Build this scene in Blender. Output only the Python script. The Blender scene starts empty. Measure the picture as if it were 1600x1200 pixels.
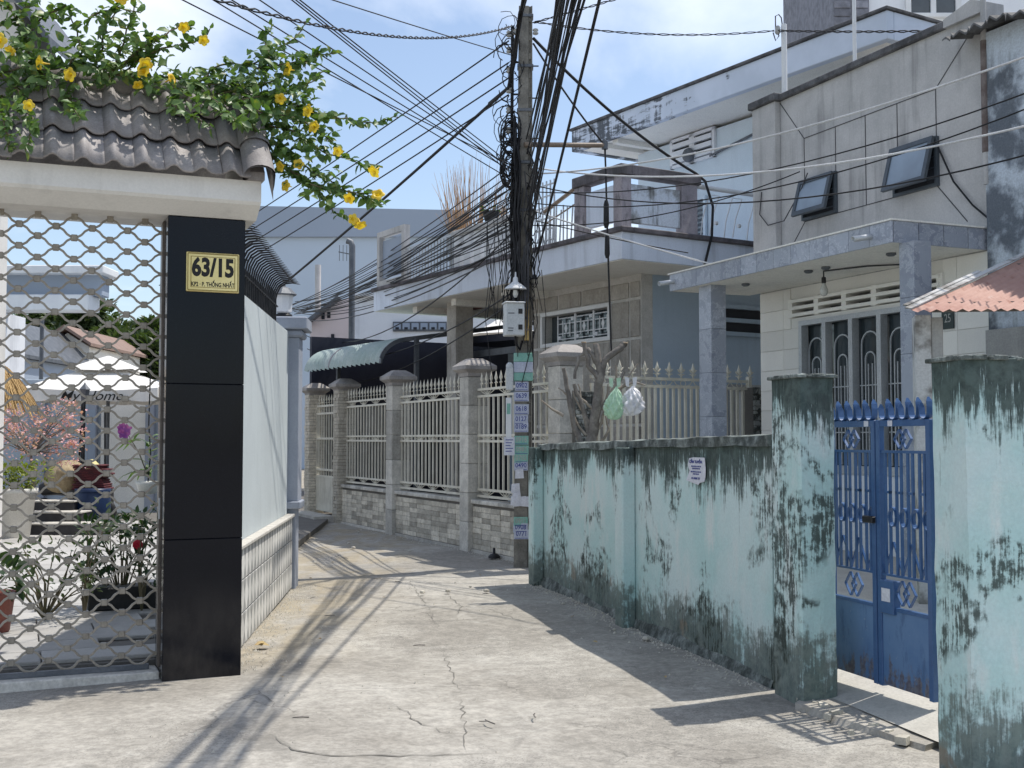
import bpy, math, random
from mathutils import Vector, Matrix
R = math.radians
rng = random.Random(7)
U = rng.uniform
scene = bpy.context.scene
COL = scene.collection

# ------------------------------------------------------------------ camera, sky, sun, exposure
F_PX, EYE, V_H = 1850.0, 1.55, 686.0
PITCH = math.atan((V_H - 600.0) / F_PX)
cam_data = bpy.data.cameras.new('camera')
cam_data.sensor_width = 36.0
cam_data.lens = 36.0 * F_PX / 1600.0
cam_data.clip_start, cam_data.clip_end = 0.05, 600.0
cam = bpy.data.objects.new('camera', cam_data)
COL.objects.link(cam)
cam.location = (0, 0, EYE)
cam.rotation_euler = (math.pi / 2 + PITCH, 0, 0)
scene.camera = cam

SUN_EL, SUN_AZ = R(66), math.atan2(.90, .43)          # towards the right and beyond
sun_vec = Vector((math.sin(SUN_AZ) * math.cos(SUN_EL), math.cos(SUN_AZ) * math.cos(SUN_EL), math.sin(SUN_EL)))
sd = bpy.data.lights.new('sun', 'SUN')
sd.energy, sd.angle, sd.color = 2.9, R(.53), (1.0, .95, .87)
so = bpy.data.objects.new('sun', sd)
COL.objects.link(so)
so.location = sun_vec * 60
so.rotation_euler = sun_vec.to_track_quat('Z', 'Y').to_euler()

world = bpy.data.worlds.new('World')
scene.world = world
world.use_nodes = True
wt = world.node_tree
wt.nodes.clear()
w_out = wt.nodes.new('ShaderNodeOutputWorld')
w_bg = wt.nodes.new('ShaderNodeBackground')
w_sky = wt.nodes.new('ShaderNodeTexSky')
w_sky.sky_type = 'NISHITA'
w_sky.sun_disc = False
w_sky.sun_elevation, w_sky.sun_rotation = SUN_EL, SUN_AZ
w_sky.air_density, w_sky.dust_density, w_sky.ozone_density = 1.0, 1.0, 1.4
w_bg.inputs['Strength'].default_value = .115
w_tc = wt.nodes.new('ShaderNodeTexCoord')
w_sep = wt.nodes.new('ShaderNodeSeparateXYZ')
wt.links.new(w_tc.outputs['Generated'], w_sep.inputs[0])
def w_math(op, a, b):
    n = wt.nodes.new('ShaderNodeMath'); n.operation = op
    for i, x in enumerate((a, b)):
        if isinstance(x, (int, float)): n.inputs[i].default_value = x
        else: wt.links.new(x, n.inputs[i])
    return n.outputs[0]
zz = w_math('ADD', w_math('MAXIMUM', w_sep.outputs[2], 0.0), .22)
w_cmb = wt.nodes.new('ShaderNodeCombineXYZ')
wt.links.new(w_math('DIVIDE', w_sep.outputs[0], zz), w_cmb.inputs[0])
wt.links.new(w_math('DIVIDE', w_sep.outputs[1], zz), w_cmb.inputs[1])
w_cmb.inputs[2].default_value = 3.7
w_n = wt.nodes.new('ShaderNodeTexNoise')
w_n.inputs['Scale'].default_value = 1.15
w_n.inputs['Detail'].default_value = 8
w_n.inputs['Roughness'].default_value = .55
w_n.inputs['Distortion'].default_value = .35
wt.links.new(w_cmb.outputs[0], w_n.inputs['Vector'])
w_r = wt.nodes.new('ShaderNodeValToRGB')
w_r.color_ramp.elements[0].position, w_r.color_ramp.elements[1].position = .45, .78
w_r.color_ramp.elements[0].color = (.06, .06, .06, 1)
w_r.color_ramp.elements[1].color = (.92, .92, .92, 1)
wt.links.new(w_n.outputs['Fac'], w_r.inputs[0])
w_mix = wt.nodes.new('ShaderNodeMix'); w_mix.data_type = 'RGBA'
wt.links.new(w_r.outputs[0], w_mix.inputs[0])
wt.links.new(w_sky.outputs[0], w_mix.inputs[6])
w_mix.inputs[7].default_value = (8.6, 8.8, 9.1, 1)
wt.links.new(w_mix.outputs[2], w_bg.inputs['Color'])
wt.links.new(w_bg.outputs[0], w_out.inputs[0])

scene.view_settings.view_transform = 'Standard'
scene.view_settings.look = 'None'
scene.view_settings.exposure = 0.60
scene.view_settings.gamma = 1.0
scene.view_settings.use_curve_mapping = False
scene.cycles.max_bounces = 8
scene.cycles.diffuse_bounces = 4
scene.cycles.transparent_max_bounces = 12
scene.cycles.use_denoising = True

# ------------------------------------------------------------------ geometry helpers
def ray(u, v):
    x, y = (u - 800) / F_PX, (600 - v) / F_PX
    d = Vector((x, math.cos(PITCH) - y * math.sin(PITCH), math.sin(PITCH) + y * math.cos(PITCH)))
    return d
def at(u, v, Y):
    d = ray(u, v)
    return Vector((0, 0, EYE)) + d * (Y / d.y)
def gp(u, v, z=0.0):
    d = ray(u, v)
    return Vector((0, 0, EYE)) + d * ((z - EYE) / d.z)

class Frame:
    """a wall line on plan: local x runs along it, local -y faces the viewer's side, z is up"""
    def __init__(s, p0, d):
        s.p = Vector((p0[0], p0[1])); s.d = Vector((d[0], d[1])).normalized()
        s.b = Vector((-s.d.y, s.d.x)); s.rot = math.atan2(s.d.y, s.d.x)
        s.loc = (s.p.x, s.p.y, 0)
    def px(s, u, v, y=0.0):
        d = ray(u, v); q = s.p + s.b * y
        n = s.b; t = n.dot(q) / n.dot(Vector((d.x, d.y)))
        w = d * t
        return (Vector((w.x, w.y)) - s.p).dot(s.d), EYE + w.z
    def pys(s, u, v, x):
        d = ray(u, v); q = s.p + s.d * x
        n = s.d; t = n.dot(q) / n.dot(Vector((d.x, d.y)))
        w = d * t
        return (Vector((w.x, w.y)) - s.p).dot(s.b), EYE + w.z
    def s(s, u, y=0.0, v=686): return s.px(u, v, y)[0]
    def z(s, u, v, y=0.0): return s.px(u, v, y)[1]
    def w(s, x, y, z):
        q = s.p + s.d * x + s.b * y
        return Vector((q.x, q.y, z))

class MB:
    def __init__(s): s.v = []; s.f = []; s.sm = []
    def add(s, vs, fs, smooth=False):
        o = len(s.v); s.v += [tuple(p) for p in vs]
        s.f += [tuple(i + o for i in f) for f in fs]; s.sm += [smooth] * len(fs)
        return s
    def box(s, x0, y0, z0, x1, y1, z1, bev=0.0, M=None):
        if bev <= 0:
            vs = [(x, y, z) for x in (x0, x1) for y in (y0, y1) for z in (z0, z1)]
            fs = [(0, 1, 3, 2), (4, 6, 7, 5), (0, 4, 5, 1), (2, 3, 7, 6), (0, 2, 6, 4), (1, 5, 7, 3)]
        else:
            b = min(bev, .49 * min(abs(x1 - x0), abs(y1 - y0), abs(z1 - z0)))
            vs = []; idx = {}
            for i, x in enumerate((x0, x1)):
                for j, y in enumerate((y0, y1)):
                    for k, z in enumerate((z0, z1)):
                        ix, iy, iz = (b, -b)[i], (b, -b)[j], (b, -b)[k]
                        idx[i, j, k] = len(vs)
                        vs += [(x, y + iy, z + iz), (x + ix, y, z + iz), (x + ix, y + iy, z)]
            I = lambda i, j, k, a: idx[i, j, k] + a
            fs = []
            for i in (0, 1):
                q = [I(i, 0, 0, 0), I(i, 1, 0, 0), I(i, 1, 1, 0), I(i, 0, 1, 0)]; fs.append(q if i else q[::-1])
                q = [I(0, i, 0, 1), I(0, i, 1, 1), I(1, i, 1, 1), I(1, i, 0, 1)]; fs.append(q if i else q[::-1])
                q = [I(0, 0, i, 2), I(1, 0, i, 2), I(1, 1, i, 2), I(0, 1, i, 2)]; fs.append(q if i else q[::-1])
            for i in (0, 1):
                for j in (0, 1):
                    q = [I(i, j, 0, 0), I(i, j, 1, 0), I(i, j, 1, 1), I(i, j, 0, 1)]; fs.append(q if i == j else q[::-1])
                    q = [I(i, 0, j, 0), I(i, 0, j, 2), I(i, 1, j, 2), I(i, 1, j, 0)]; fs.append(q if i == j else q[::-1])
                    q = [I(0, i, j, 1), I(1, i, j, 1), I(1, i, j, 2), I(0, i, j, 2)]; fs.append(q if i == j else q[::-1])
                    for k in (0, 1):
                        t = [I(i, j, k, 0), I(i, j, k, 1), I(i, j, k, 2)]
                        fs.append(t if (i + j + k) % 2 else t[::-1])
        if M is not None: vs = [M @ Vector(p) for p in vs]
        return s.add(vs, fs)
    def bar(s, a, b, w, h, up=(0, 0, 1)):
        a, b = Vector(a), Vector(b); t = (b - a); L = t.length
        if L < 1e-6: return s
        t.normalize(); u = Vector(up)
        if abs(t.dot(u)) > .97: u = Vector((1, 0, 0))
        x = t.cross(u).normalized(); y = x.cross(t).normalized()
        vs = [p + x * (i * w / 2) + y * (j * h / 2) for p in (a, b) for i, j in ((-1, -1), (1, -1), (1, 1), (-1, 1))]
        return s.add(vs, [(0, 1, 2, 3)[::-1], (4, 5, 6, 7), (0, 1, 5, 4), (1, 2, 6, 5), (2, 3, 7, 6), (3, 0, 4, 7)])
    def tube(s, pts, r, n=6, smooth=True, caps=True):
        pts = [Vector(p) for p in pts]; m = len(pts)
        rr = r if isinstance(r, (list, tuple)) else [r] * m
        vs = []; ref = None
        for i, p in enumerate(pts):
            t = (pts[min(i + 1, m - 1)] - pts[max(i - 1, 0)])
            if t.length < 1e-9: t = Vector((0, 0, 1))
            t.normalize()
            if ref is None: ref = Vector((1, 0, 0)) if abs(t.x) < .8 else Vector((0, 1, 0))
            x = (ref - t * ref.dot(t))
            if x.length < 1e-6: x = t.orthogonal()
            x.normalize(); y = t.cross(x); ref = x
            for k in range(n):
                a = 2 * math.pi * k / n
                vs.append(p + (x * math.cos(a) + y * math.sin(a)) * rr[i])
        fs = [(i * n + k, i * n + (k + 1) % n, (i + 1) * n + (k + 1) % n, (i + 1) * n + k) for i in range(m - 1) for k in range(n)]
        s.add(vs, fs, smooth)
        if caps: s.add(vs[:n], [tuple(range(n))[::-1]]); s.add(vs[-n:], [tuple(range(n))])
        return s
    def lathe(s, prof, n=16, c=(0, 0, 0), smooth=True, caps=True):
        vs = [(c[0] + r * math.cos(2 * math.pi * k / n), c[1] + r * math.sin(2 * math.pi * k / n), c[2] + z) for r, z in prof for k in range(n)]
        m = len(prof)
        s.add(vs, [(i * n + k, i * n + (k + 1) % n, (i + 1) * n + (k + 1) % n, (i + 1) * n + k) for i in range(m - 1) for k in range(n)], smooth)
        if caps:
            if prof[0][0] > 1e-4: s.add(vs[:n], [tuple(range(n))[::-1]])
            if prof[-1][0] > 1e-4: s.add(vs[-n:], [tuple(range(n))])
        return s
    def prism(s, poly, a, b, axis='y'):
        """poly in the plane across axis, from a to b along it"""
        P = {'y': lambda p, t: (p[0], t, p[1]), 'x': lambda p, t: (t, p[0], p[1]), 'z': lambda p, t: (p[0], p[1], t)}[axis]
        n = len(poly)
        vs = [P(p, a) for p in poly] + [P(p, b) for p in poly]
        return s.add(vs, [tuple(range(n)), tuple(range(n, 2 * n))[::-1]] + [(i, i + n, (i + 1) % n + n, (i + 1) % n) for i in range(n)])
    def quad(s, a, b, c, d): return s.add([a, b, c, d], [(0, 1, 2, 3)])
    def leaf(s, p, d, nrm, L, W, fold=.18):
        d = Vector(d).normalized(); x = d.cross(Vector(nrm))
        if x.length < 1e-5: x = d.orthogonal()
        x.normalize(); nn = x.cross(d)
        p = Vector(p)
        vs = [p, p + d * L * .35 + x * W * .5 + nn * W * fold, p + d * L * .72 + x * W * .36 + nn * W * fold * .6, p + d * L - nn * L * .12,
              p + d * L * .72 - x * W * .36 + nn * W * fold * .6, p + d * L * .35 - x * W * .5 + nn * W * fold, p + d * L * .38, p + d * L * .74 - nn * L * .03]
        return s.add(vs, [(0, 1, 6), (1, 2, 7, 6), (2, 3, 7), (3, 4, 7), (4, 5, 6, 7), (5, 0, 6)], True)
    def mesh(s, name):
        me = bpy.data.meshes.new(name)
        me.from_pydata(s.v, [], s.f)
        me.polygons.foreach_set('use_smooth', s.sm)
        me.validate(); me.update()
        return me
    def fixn(s, me):
        import bmesh
        bm = bmesh.new(); bm.from_mesh(me); bmesh.ops.recalc_face_normals(bm, faces=bm.faces); bm.to_mesh(me); bm.free()
        return me
    def build(s, name, m, parent=None, loc=None, rotz=0.0, fix=True, label=None):
        me = s.mesh(name)
        if fix and len(s.v) < 60000: s.fixn(me)
        return inst(name, me, m, parent, loc, rotz, label)

def inst(name, me, m=None, parent=None, loc=None, rotz=0.0, label=None, scale=None, rot=None):
    if m is not None and not me.materials: me.materials.append(m)
    o = bpy.data.objects.new(name, me); COL.objects.link(o)
    if parent is not None: o.parent = parent
    if loc is not None: o.location = loc
    if rot is not None: o.rotation_euler = rot
    elif rotz: o.rotation_euler = (0, 0, rotz)
    if scale is not None: o.scale = scale if isinstance(scale, (tuple, list)) else (scale,) * 3
    if label: o['label'] = label
    return o

def T(name, label, cat, loc=(0, 0, 0), rotz=0.0, group=None):
    o = bpy.data.objects.new(name, None); COL.objects.link(o)
    o.empty_display_size = .1
    if isinstance(loc, Frame): o.location = loc.loc; o.rotation_euler = (0, 0, loc.rot)
    else: o.location = loc; o.rotation_euler = (0, 0, rotz)
    return tag(o, label, cat, group)
def tag(o, label, cat, group=None):
    o['label'] = label; o['category'] = cat
    if group: o['group'] = group
    return o
def structure(o): o['kind'] = 'structure'; return o
def stuff(o): o['kind'] = 'stuff'; return o

def text_mesh(body, size, m, name='lettering', shear=0.0, bold=0.0, sx=1.0):
    cu = bpy.data.curves.new(name, 'FONT'); cu.body = body; cu.size = size
    cu.align_x = 'CENTER'; cu.align_y = 'CENTER'; cu.shear = shear; cu.offset = bold; cu.extrude = .0008
    cu.resolution_u = 3
    o = bpy.data.objects.new(name, cu); COL.objects.link(o)
    me = bpy.data.meshes.new_from_object(o.evaluated_get(bpy.context.evaluated_depsgraph_get()))
    bpy.data.objects.remove(o); bpy.data.curves.remove(cu)
    me.transform(Matrix.Scale(sx, 4, (1, 0, 0)))
    me.transform(Matrix.Rotation(math.pi / 2, 4, 'X'))       # stands up, reads from -y
    me.materials.clear(); me.materials.append(m); me.name = name
    return me

# ------------------------------------------------------------------ materials
class NT:
    def __init__(s, name):
        s.m = bpy.data.materials.new(name); s.m.use_nodes = True; s.t = s.m.node_tree; s.t.nodes.clear()
        s.o = s.t.nodes.new('ShaderNodeOutputMaterial'); s.b = s.t.nodes.new('ShaderNodeBsdfPrincipled')
        s.t.links.new(s.b.outputs[0], s.o.inputs[0])
        s.pos = s.t.nodes.new('ShaderNodeNewGeometry').outputs['Position']
    def set(s, n, k, x):
        if x is None: return
        if hasattr(x, 'links'): s.t.links.new(x, n.inputs[k])
        else:
            if isinstance(x, (tuple, list)) and len(x) == 3 and len(n.inputs[k].default_value) == 4: x = (*x, 1)
            n.inputs[k].default_value = x
    def noise(s, scale, vec=None, detail=5, rough=.6, dist=0, out='Fac'):
        n = s.t.nodes.new('ShaderNodeTexNoise')
        s.set(n, 'Scale', scale); s.set(n, 'Detail', detail); s.set(n, 'Roughness', rough); s.set(n, 'Distortion', dist)
        s.set(n, 'Vector', vec if vec is not None else s.pos)
        return n.outputs[out]
    def math(s, op, a, b=0.0, clamp=False):
        n = s.t.nodes.new('ShaderNodeMath'); n.operation = op; n.use_clamp = clamp
        s.set(n, 0, a); s.set(n, 1, b); return n.outputs[0]
    def vmul(s, v, k):
        n = s.t.nodes.new('ShaderNodeVectorMath'); n.operation = 'MULTIPLY'; s.set(n, 0, v); n.inputs[1].default_value = k; return n.outputs[0]
    def vadd(s, v, w):
        n = s.t.nodes.new('ShaderNodeVectorMath'); n.operation = 'ADD'; s.set(n, 0, v); s.set(n, 1, w); return n.outputs[0]
    def ss(s, x, a, b, lo=0.0, hi=1.0):
        n = s.t.nodes.new('ShaderNodeMapRange'); n.interpolation_type = 'SMOOTHSTEP'
        s.set(n, 0, x); n.inputs[1].default_value = a; n.inputs[2].default_value = b; n.inputs[3].default_value = lo; n.inputs[4].default_value = hi
        return n.outputs[0]
    def mix(s, f, a, b, mode='MIX'):
        n = s.t.nodes.new('ShaderNodeMix'); n.data_type = 'RGBA'; n.blend_type = mode
        s.set(n, 0, f); s.set(n, 6, a); s.set(n, 7, b); return n.outputs[2]
    def sep(s, v):
        n = s.t.nodes.new('ShaderNodeSeparateXYZ'); s.set(n, 0, v); return n.outputs
    def rand(s): return s.t.nodes.new('ShaderNodeObjectInfo').outputs['Random']
    def obj(s): return s.t.nodes.new('ShaderNodeTexCoord').outputs['Object']
    def val(s, c, k):
        n = s.t.nodes.new('ShaderNodeHueSaturation'); s.set(n, 'Color', c); s.set(n, 'Value', k); return n.outputs[0]
    def bump(s, h, strength=.3, dist=.02):
        n = s.t.nodes.new('ShaderNodeBump'); s.set(n, 'Height', h); n.inputs['Strength'].default_value = strength
        n.inputs['Distance'].default_value = dist; s.t.links.new(n.outputs[0], s.b.inputs['Normal'])
    def fin(s, col, rough=.8, metal=0.0, spec=.4):
        s.set(s.b, 'Base Color', col); s.set(s.b, 'Roughness', rough); s.set(s.b, 'Metallic', metal); s.set(s.b, 'Specular IOR Level', spec)
        return s.m

def mat(name, c, c2=None, ns=2.0, rough=.8, bump=.15, bs=60.0, metal=0.0, rnd=0.0, streak=0.0, sc=(.035, .037, .035), ss=7.0, spec=.35, lo=.35, hi=.68, fine=.12, stretch=.08):
    N = NT(name)
    c2 = c2 or tuple(x * .8 for x in c)
    col = N.mix(N.ss(N.noise(ns, detail=7), lo, hi), c, c2)
    fn = N.noise(bs, detail=4)
    col = N.val(col, N.ss(fn, .25, .75, 1 - fine, 1 + fine))
    if rnd: col = N.val(col, N.ss(N.rand(), 0, 1, 1 - rnd, 1 + rnd))
    if streak:
        v = N.vmul(N.pos, (1, 1, stretch))
        a = N.math('ADD', N.math('MULTIPLY', N.noise(ss, v, 6, .65), .6), N.math('MULTIPLY', N.noise(1.1, detail=4), .4))
        col = N.mix(N.math('MULTIPLY', N.ss(a, .5, .66), streak), col, sc)
    if bump: N.bump(fn, bump, .01)
    return N.fin(col, rough, metal, spec)

def mint_mat(name, top, seed, amt=0.0):
    """old mint lime-wash: pale where worn, black mould running down from the coping and rising from the foot"""
    N = NT(name); P = N.vadd(N.pos, (seed, seed * .7, 0)); z = N.sep(N.pos)[2]
    base = N.mix(N.ss(N.noise(1.6, P, 6), .35, .65), (.465, .655, .64), (.585, .705, .695))
    base = N.mix(N.ss(N.noise(4.5, N.vmul(P, (1, 1, .35)), 7, .65), .5, .72), base, (.66, .72, .70))
    base = N.val(base, N.ss(N.noise(55, P, 4), .2, .8, .93, 1.06))
    st = N.noise(10, N.vmul(P, (1, 1, .10)), 7, .62, .3)
    st2 = N.noise(30, N.vmul(P, (1, 1, .16)), 5, .65)
    big = N.noise(1.7, P, 5, .55, .5)
    mott = N.noise(14, P, 6, .68)
    dtop = N.math('DIVIDE', N.math('SUBTRACT', top, z), N.ss(N.noise(1.9, N.vmul(P, (1, 1, 0)), 4, .6), .30, .70, .28, 1.25))
    topm = N.ss(dtop, 0.0, .95, .17, -.20)
    foot = N.ss(z, .02, .80, .18, -.10)
    lines = N.ss(N.noise(2.6, N.vmul(P, (1, 1, .02)), 2, .4), .62, .70, 0, .13)
    st3 = N.noise(58, N.vmul(P, (1, 1, .07)), 5, .7)
    s1 = N.math('ADD', N.math('MULTIPLY', st, .30), N.math('ADD', N.math('MULTIPLY', st3, .46), N.math('MULTIPLY', mott, .24)))
    a = N.math('MAXIMUM', N.ss(N.math('ADD', s1, topm), .525 - amt, .625 - amt), N.ss(N.math('ADD', N.math('SUBTRACT', top, z), N.math('MULTIPLY', N.noise(20, P, 4), .09)), .10, .05))
    s2 = N.math('ADD', N.math('MULTIPLY', big, .36), N.math('ADD', N.math('MULTIPLY', mott, .38), N.math('MULTIPLY', st3, .28)))
    b = N.ss(N.math('ADD', s2, foot), .54 - amt * .6, .65 - amt * .6)
    c = N.math('MULTIPLY', N.ss(big, .535 - amt * .5, .59 - amt * .5), N.ss(N.math('ADD', N.math('MULTIPLY', mott, .55), N.math('MULTIPLY', st3, .5)), .49 - amt * .3, .58 - amt * .3))
    d = N.ss(N.math('ADD', st, lines), .66, .72)
    col = N.mix(N.math('MULTIPLY', d, .55), base, (.07, .09, .08))
    col = N.mix(N.math('MULTIPLY', b, .82), col, N.mix(N.ss(mott, .35, .65), (.030, .038, .030), (.14, .16, .135)))
    col = N.mix(N.math('MULTIPLY', c, .88), col, (.035, .045, .038))
    col = N.mix(N.math('MULTIPLY', a, .92), col, N.mix(N.ss(mott, .35, .65), (.014, .022, .019), (.065, .09, .08)))
    brown = N.math('MULTIPLY', N.ss(N.noise(2.3, P, 4), .60, .66), N.ss(z, .75, .1))
    col = N.mix(N.math('MULTIPLY', brown, .6), col, (.27, .21, .15))
    N.bump(N.math('ADD', N.math('MULTIPLY', mott, .7), N.math('MULTIPLY', N.noise(70, P, 4), .5)), .4, .012)
    return N.fin(col, .88, 0, .2)

def road_mat():
    N = NT('worn_concrete'); P = N.pos
    big = N.noise(.55, P, 6, .6, .4)
    col = N.mix(N.ss(big, .38, .62), (.30, .280, .245), (.41, .388, .345))
    pale = N.ss(N.noise(1.1, N.vadd(P, (9, 3, 0)), 6, .6, .8), .55, .70)
    col = N.mix(N.math('MULTIPLY', pale, .55), col, (.48, .46, .415))
    agg = N.noise(24, P, 4, .75); fine = N.noise(85, P, 3, .65)
    rough_zone = N.ss(N.noise(.5, N.vadd(P, (4, 8, 0)), 4), .44, .56)
    col = N.val(col, N.ss(agg, .3, .7, .80, 1.13))
    sp = N.math('MULTIPLY', N.ss(fine, .50, .66), rough_zone)
    col = N.mix(N.math('MULTIPLY', sp, .70), col, (.15, .145, .135))
    x = N.sep(P)[0]
    sand = N.math('MULTIPLY', N.math('MULTIPLY', N.ss(x, -.9, -1.9), N.ss(N.sep(P)[1], 7.6, 9.0)), N.ss(N.noise(3.2, N.vmul(P, (1.0, .35, 1)), 6), .36, .62))
    col = N.mix(N.math('MULTIPLY', sand, .75), col, (.34, .29, .205))
    dk = N.ss(N.noise(2.4, N.vadd(P, (1, 7, 0)), 7, .65, .6), .60, .74)
    col = N.mix(N.math('MULTIPLY', dk, .5), col, (.17, .16, .145))
    m1 = N.noise(6.5, N.vadd(P, (5, 2, 0)), 7, .7, .5)
    col = N.val(col, N.ss(m1, .32, .68, .84, 1.12))
    blot = N.ss(N.noise(1.6, N.vadd(P, (13, 5, 0)), 5, .6, 1.2), .63, .68)
    col = N.mix(N.math('MULTIPLY', blot, .30), col, (.12, .115, .105))
    v = N.t.nodes.new('ShaderNodeTexVoronoi'); v.feature = 'DISTANCE_TO_EDGE'
    N.set(v, 'Scale', .75); N.set(v, 'Vector', N.vadd(P, N.vmul(N.noise(2.2, P, 6, .65, 0, 'Color'), (.55, .55, 0))))
    crack = N.math('MULTIPLY', N.ss(v.outputs[0], .0085, .002), N.ss(N.noise(.9, N.vadd(P, (2, 2, 0)), 3), .50, .58))
    col = N.mix(N.math('MULTIPLY', crack, .35), col, (.07, .065, .06))
    h = N.math('SUBTRACT', N.math('ADD', N.math('MULTIPLY', agg, .5), N.math('MULTIPLY', fine, .5)), crack)
    N.bump(h, .5, .006)
    return N.fin(col, .9, 0, .25)

def granite_mat():
    N = NT('polished_black_granite')
    sp = N.noise(150, None, 3, .7)
    col = N.mix(N.ss(sp, .52, .75), (.004, .005, .009), (.012, .015, .022))
    sm = N.noise(3, N.vmul(N.pos, (1, 1, .5)), 6)
    z = N.sep(N.pos)[2]
    dust = N.math('MULTIPLY', N.ss(z, .75, .0), N.ss(sm, .3, .7))
    col = N.mix(N.math('MULTIPLY', dust, .35), col, (.16, .14, .12))
    return N.fin(col, N.ss(sm, .3, .7, .08, .18), 0, .22)

def leaf_mat(name, c, c2, rnd=.25, tr=.33):
    N = NT(name)
    col = N.mix(N.ss(N.noise(9, None, 3), .35, .65), c, c2)
    if name == 'glossy_vine_leaf':
        col = N.mix(N.math('MULTIPLY', N.ss(N.noise(16, None, 2), .58, .68), .75), col, (.26, .27, .06))
        col = N.mix(N.math('MULTIPLY', N.ss(N.noise(11, N.vadd(N.pos, (7, 7, 7)), 2), .56, .66), .7), col, (.035, .075, .03))
    N.fin(col, .42, 0, .45)
    t = N.t.nodes.new('ShaderNodeBsdfTranslucent'); N.set(t, 0, N.mix(1.0, col, (1.0, 1.15, .35), 'MULTIPLY'))
    m = N.t.nodes.new('ShaderNodeMixShader'); m.inputs[0].default_value = tr
    N.t.links.new(N.b.outputs[0], m.inputs[1]); N.t.links.new(t.outputs[0], m.inputs[2]); N.t.links.new(m.outputs[0], N.o.inputs[0])
    return N.m

def hex_tile_mat():
    """pressed tile face: pale raised waisted shapes on grey ground, drawn from the tile's own coordinates"""
    N = NT('pressed_dado_tile'); o = N.obj(); x, y, z = N.sep(o)[0], N.sep(o)[1], N.sep(o)[2]
    w = N.math('ABSOLUTE', x)
    edge = N.math('ADD', .050, N.math('MULTIPLY', N.math('COSINE', N.math('MULTIPLY', z, 26.0)), .034))
    f = N.ss(N.math('SUBTRACT', w, edge), -.008, .008)
    gr = N.noise(14, None, 6)
    col = N.mix(f, N.mix(N.ss(gr, .3, .7), (.70, .69, .65), (.60, .59, .56)), N.mix(N.ss(gr, .3, .7), (.30, .30, .29), (.39, .39, .375)))
    col = N.val(col, N.ss(N.rand(), 0, 1, .88, 1.1))
    N.bump(f, .35, .01)
    return N.fin(col, .55, 0, .4)

def glass_mat(name, c, rough=.05):
    N = NT(name); n = N.noise(1.5, None, 4)
    return N.fin(N.mix(N.ss(n, .3, .7), c, tuple(x * .7 for x in c)), rough, 0, .8)

def marble_mat():
    N = NT('grey_marble_tile')
    P = N.vadd(N.pos, N.vmul(N.noise(4, None, 6, .6, 0, 'Color'), (.5, .5, .5)))
    n = N.noise(6, P, 7, .6, 1.0)
    col = N.mix(N.ss(n, .35, .65), (.265, .29, .35), (.35, .38, .44))
    col = N.mix(N.ss(N.math('ABSOLUTE', N.math('SUBTRACT', n, .5)), .03, .005), col, (.45, .475, .53))
    col = N.val(col, N.ss(N.rand(), 0, 1, .90, 1.12))
    return N.fin(col, .32, 0, .5)

def rust_mat():
    N = NT('rusted_sheet'); P = N.pos
    n = N.noise(2.2, P, 7, .65, .4)
    col = N.mix(N.ss(n, .3, .7), (.39, .225, .185), (.49, .315, .26))
    col = N.mix(N.math('MULTIPLY', N.ss(N.noise(9, P, 6), .55, .75), .6), col, (.24, .085, .05))
    col = N.mix(N.math('MULTIPLY', N.ss(N.noise(5, N.vadd(P, (3, 3, 3)), 6), .58, .74), .6), col, (.55, .42, .36))
    N.bump(N.noise(60, P), .2, .004)
    return N.fin(col, .8, .1, .25)

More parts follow.
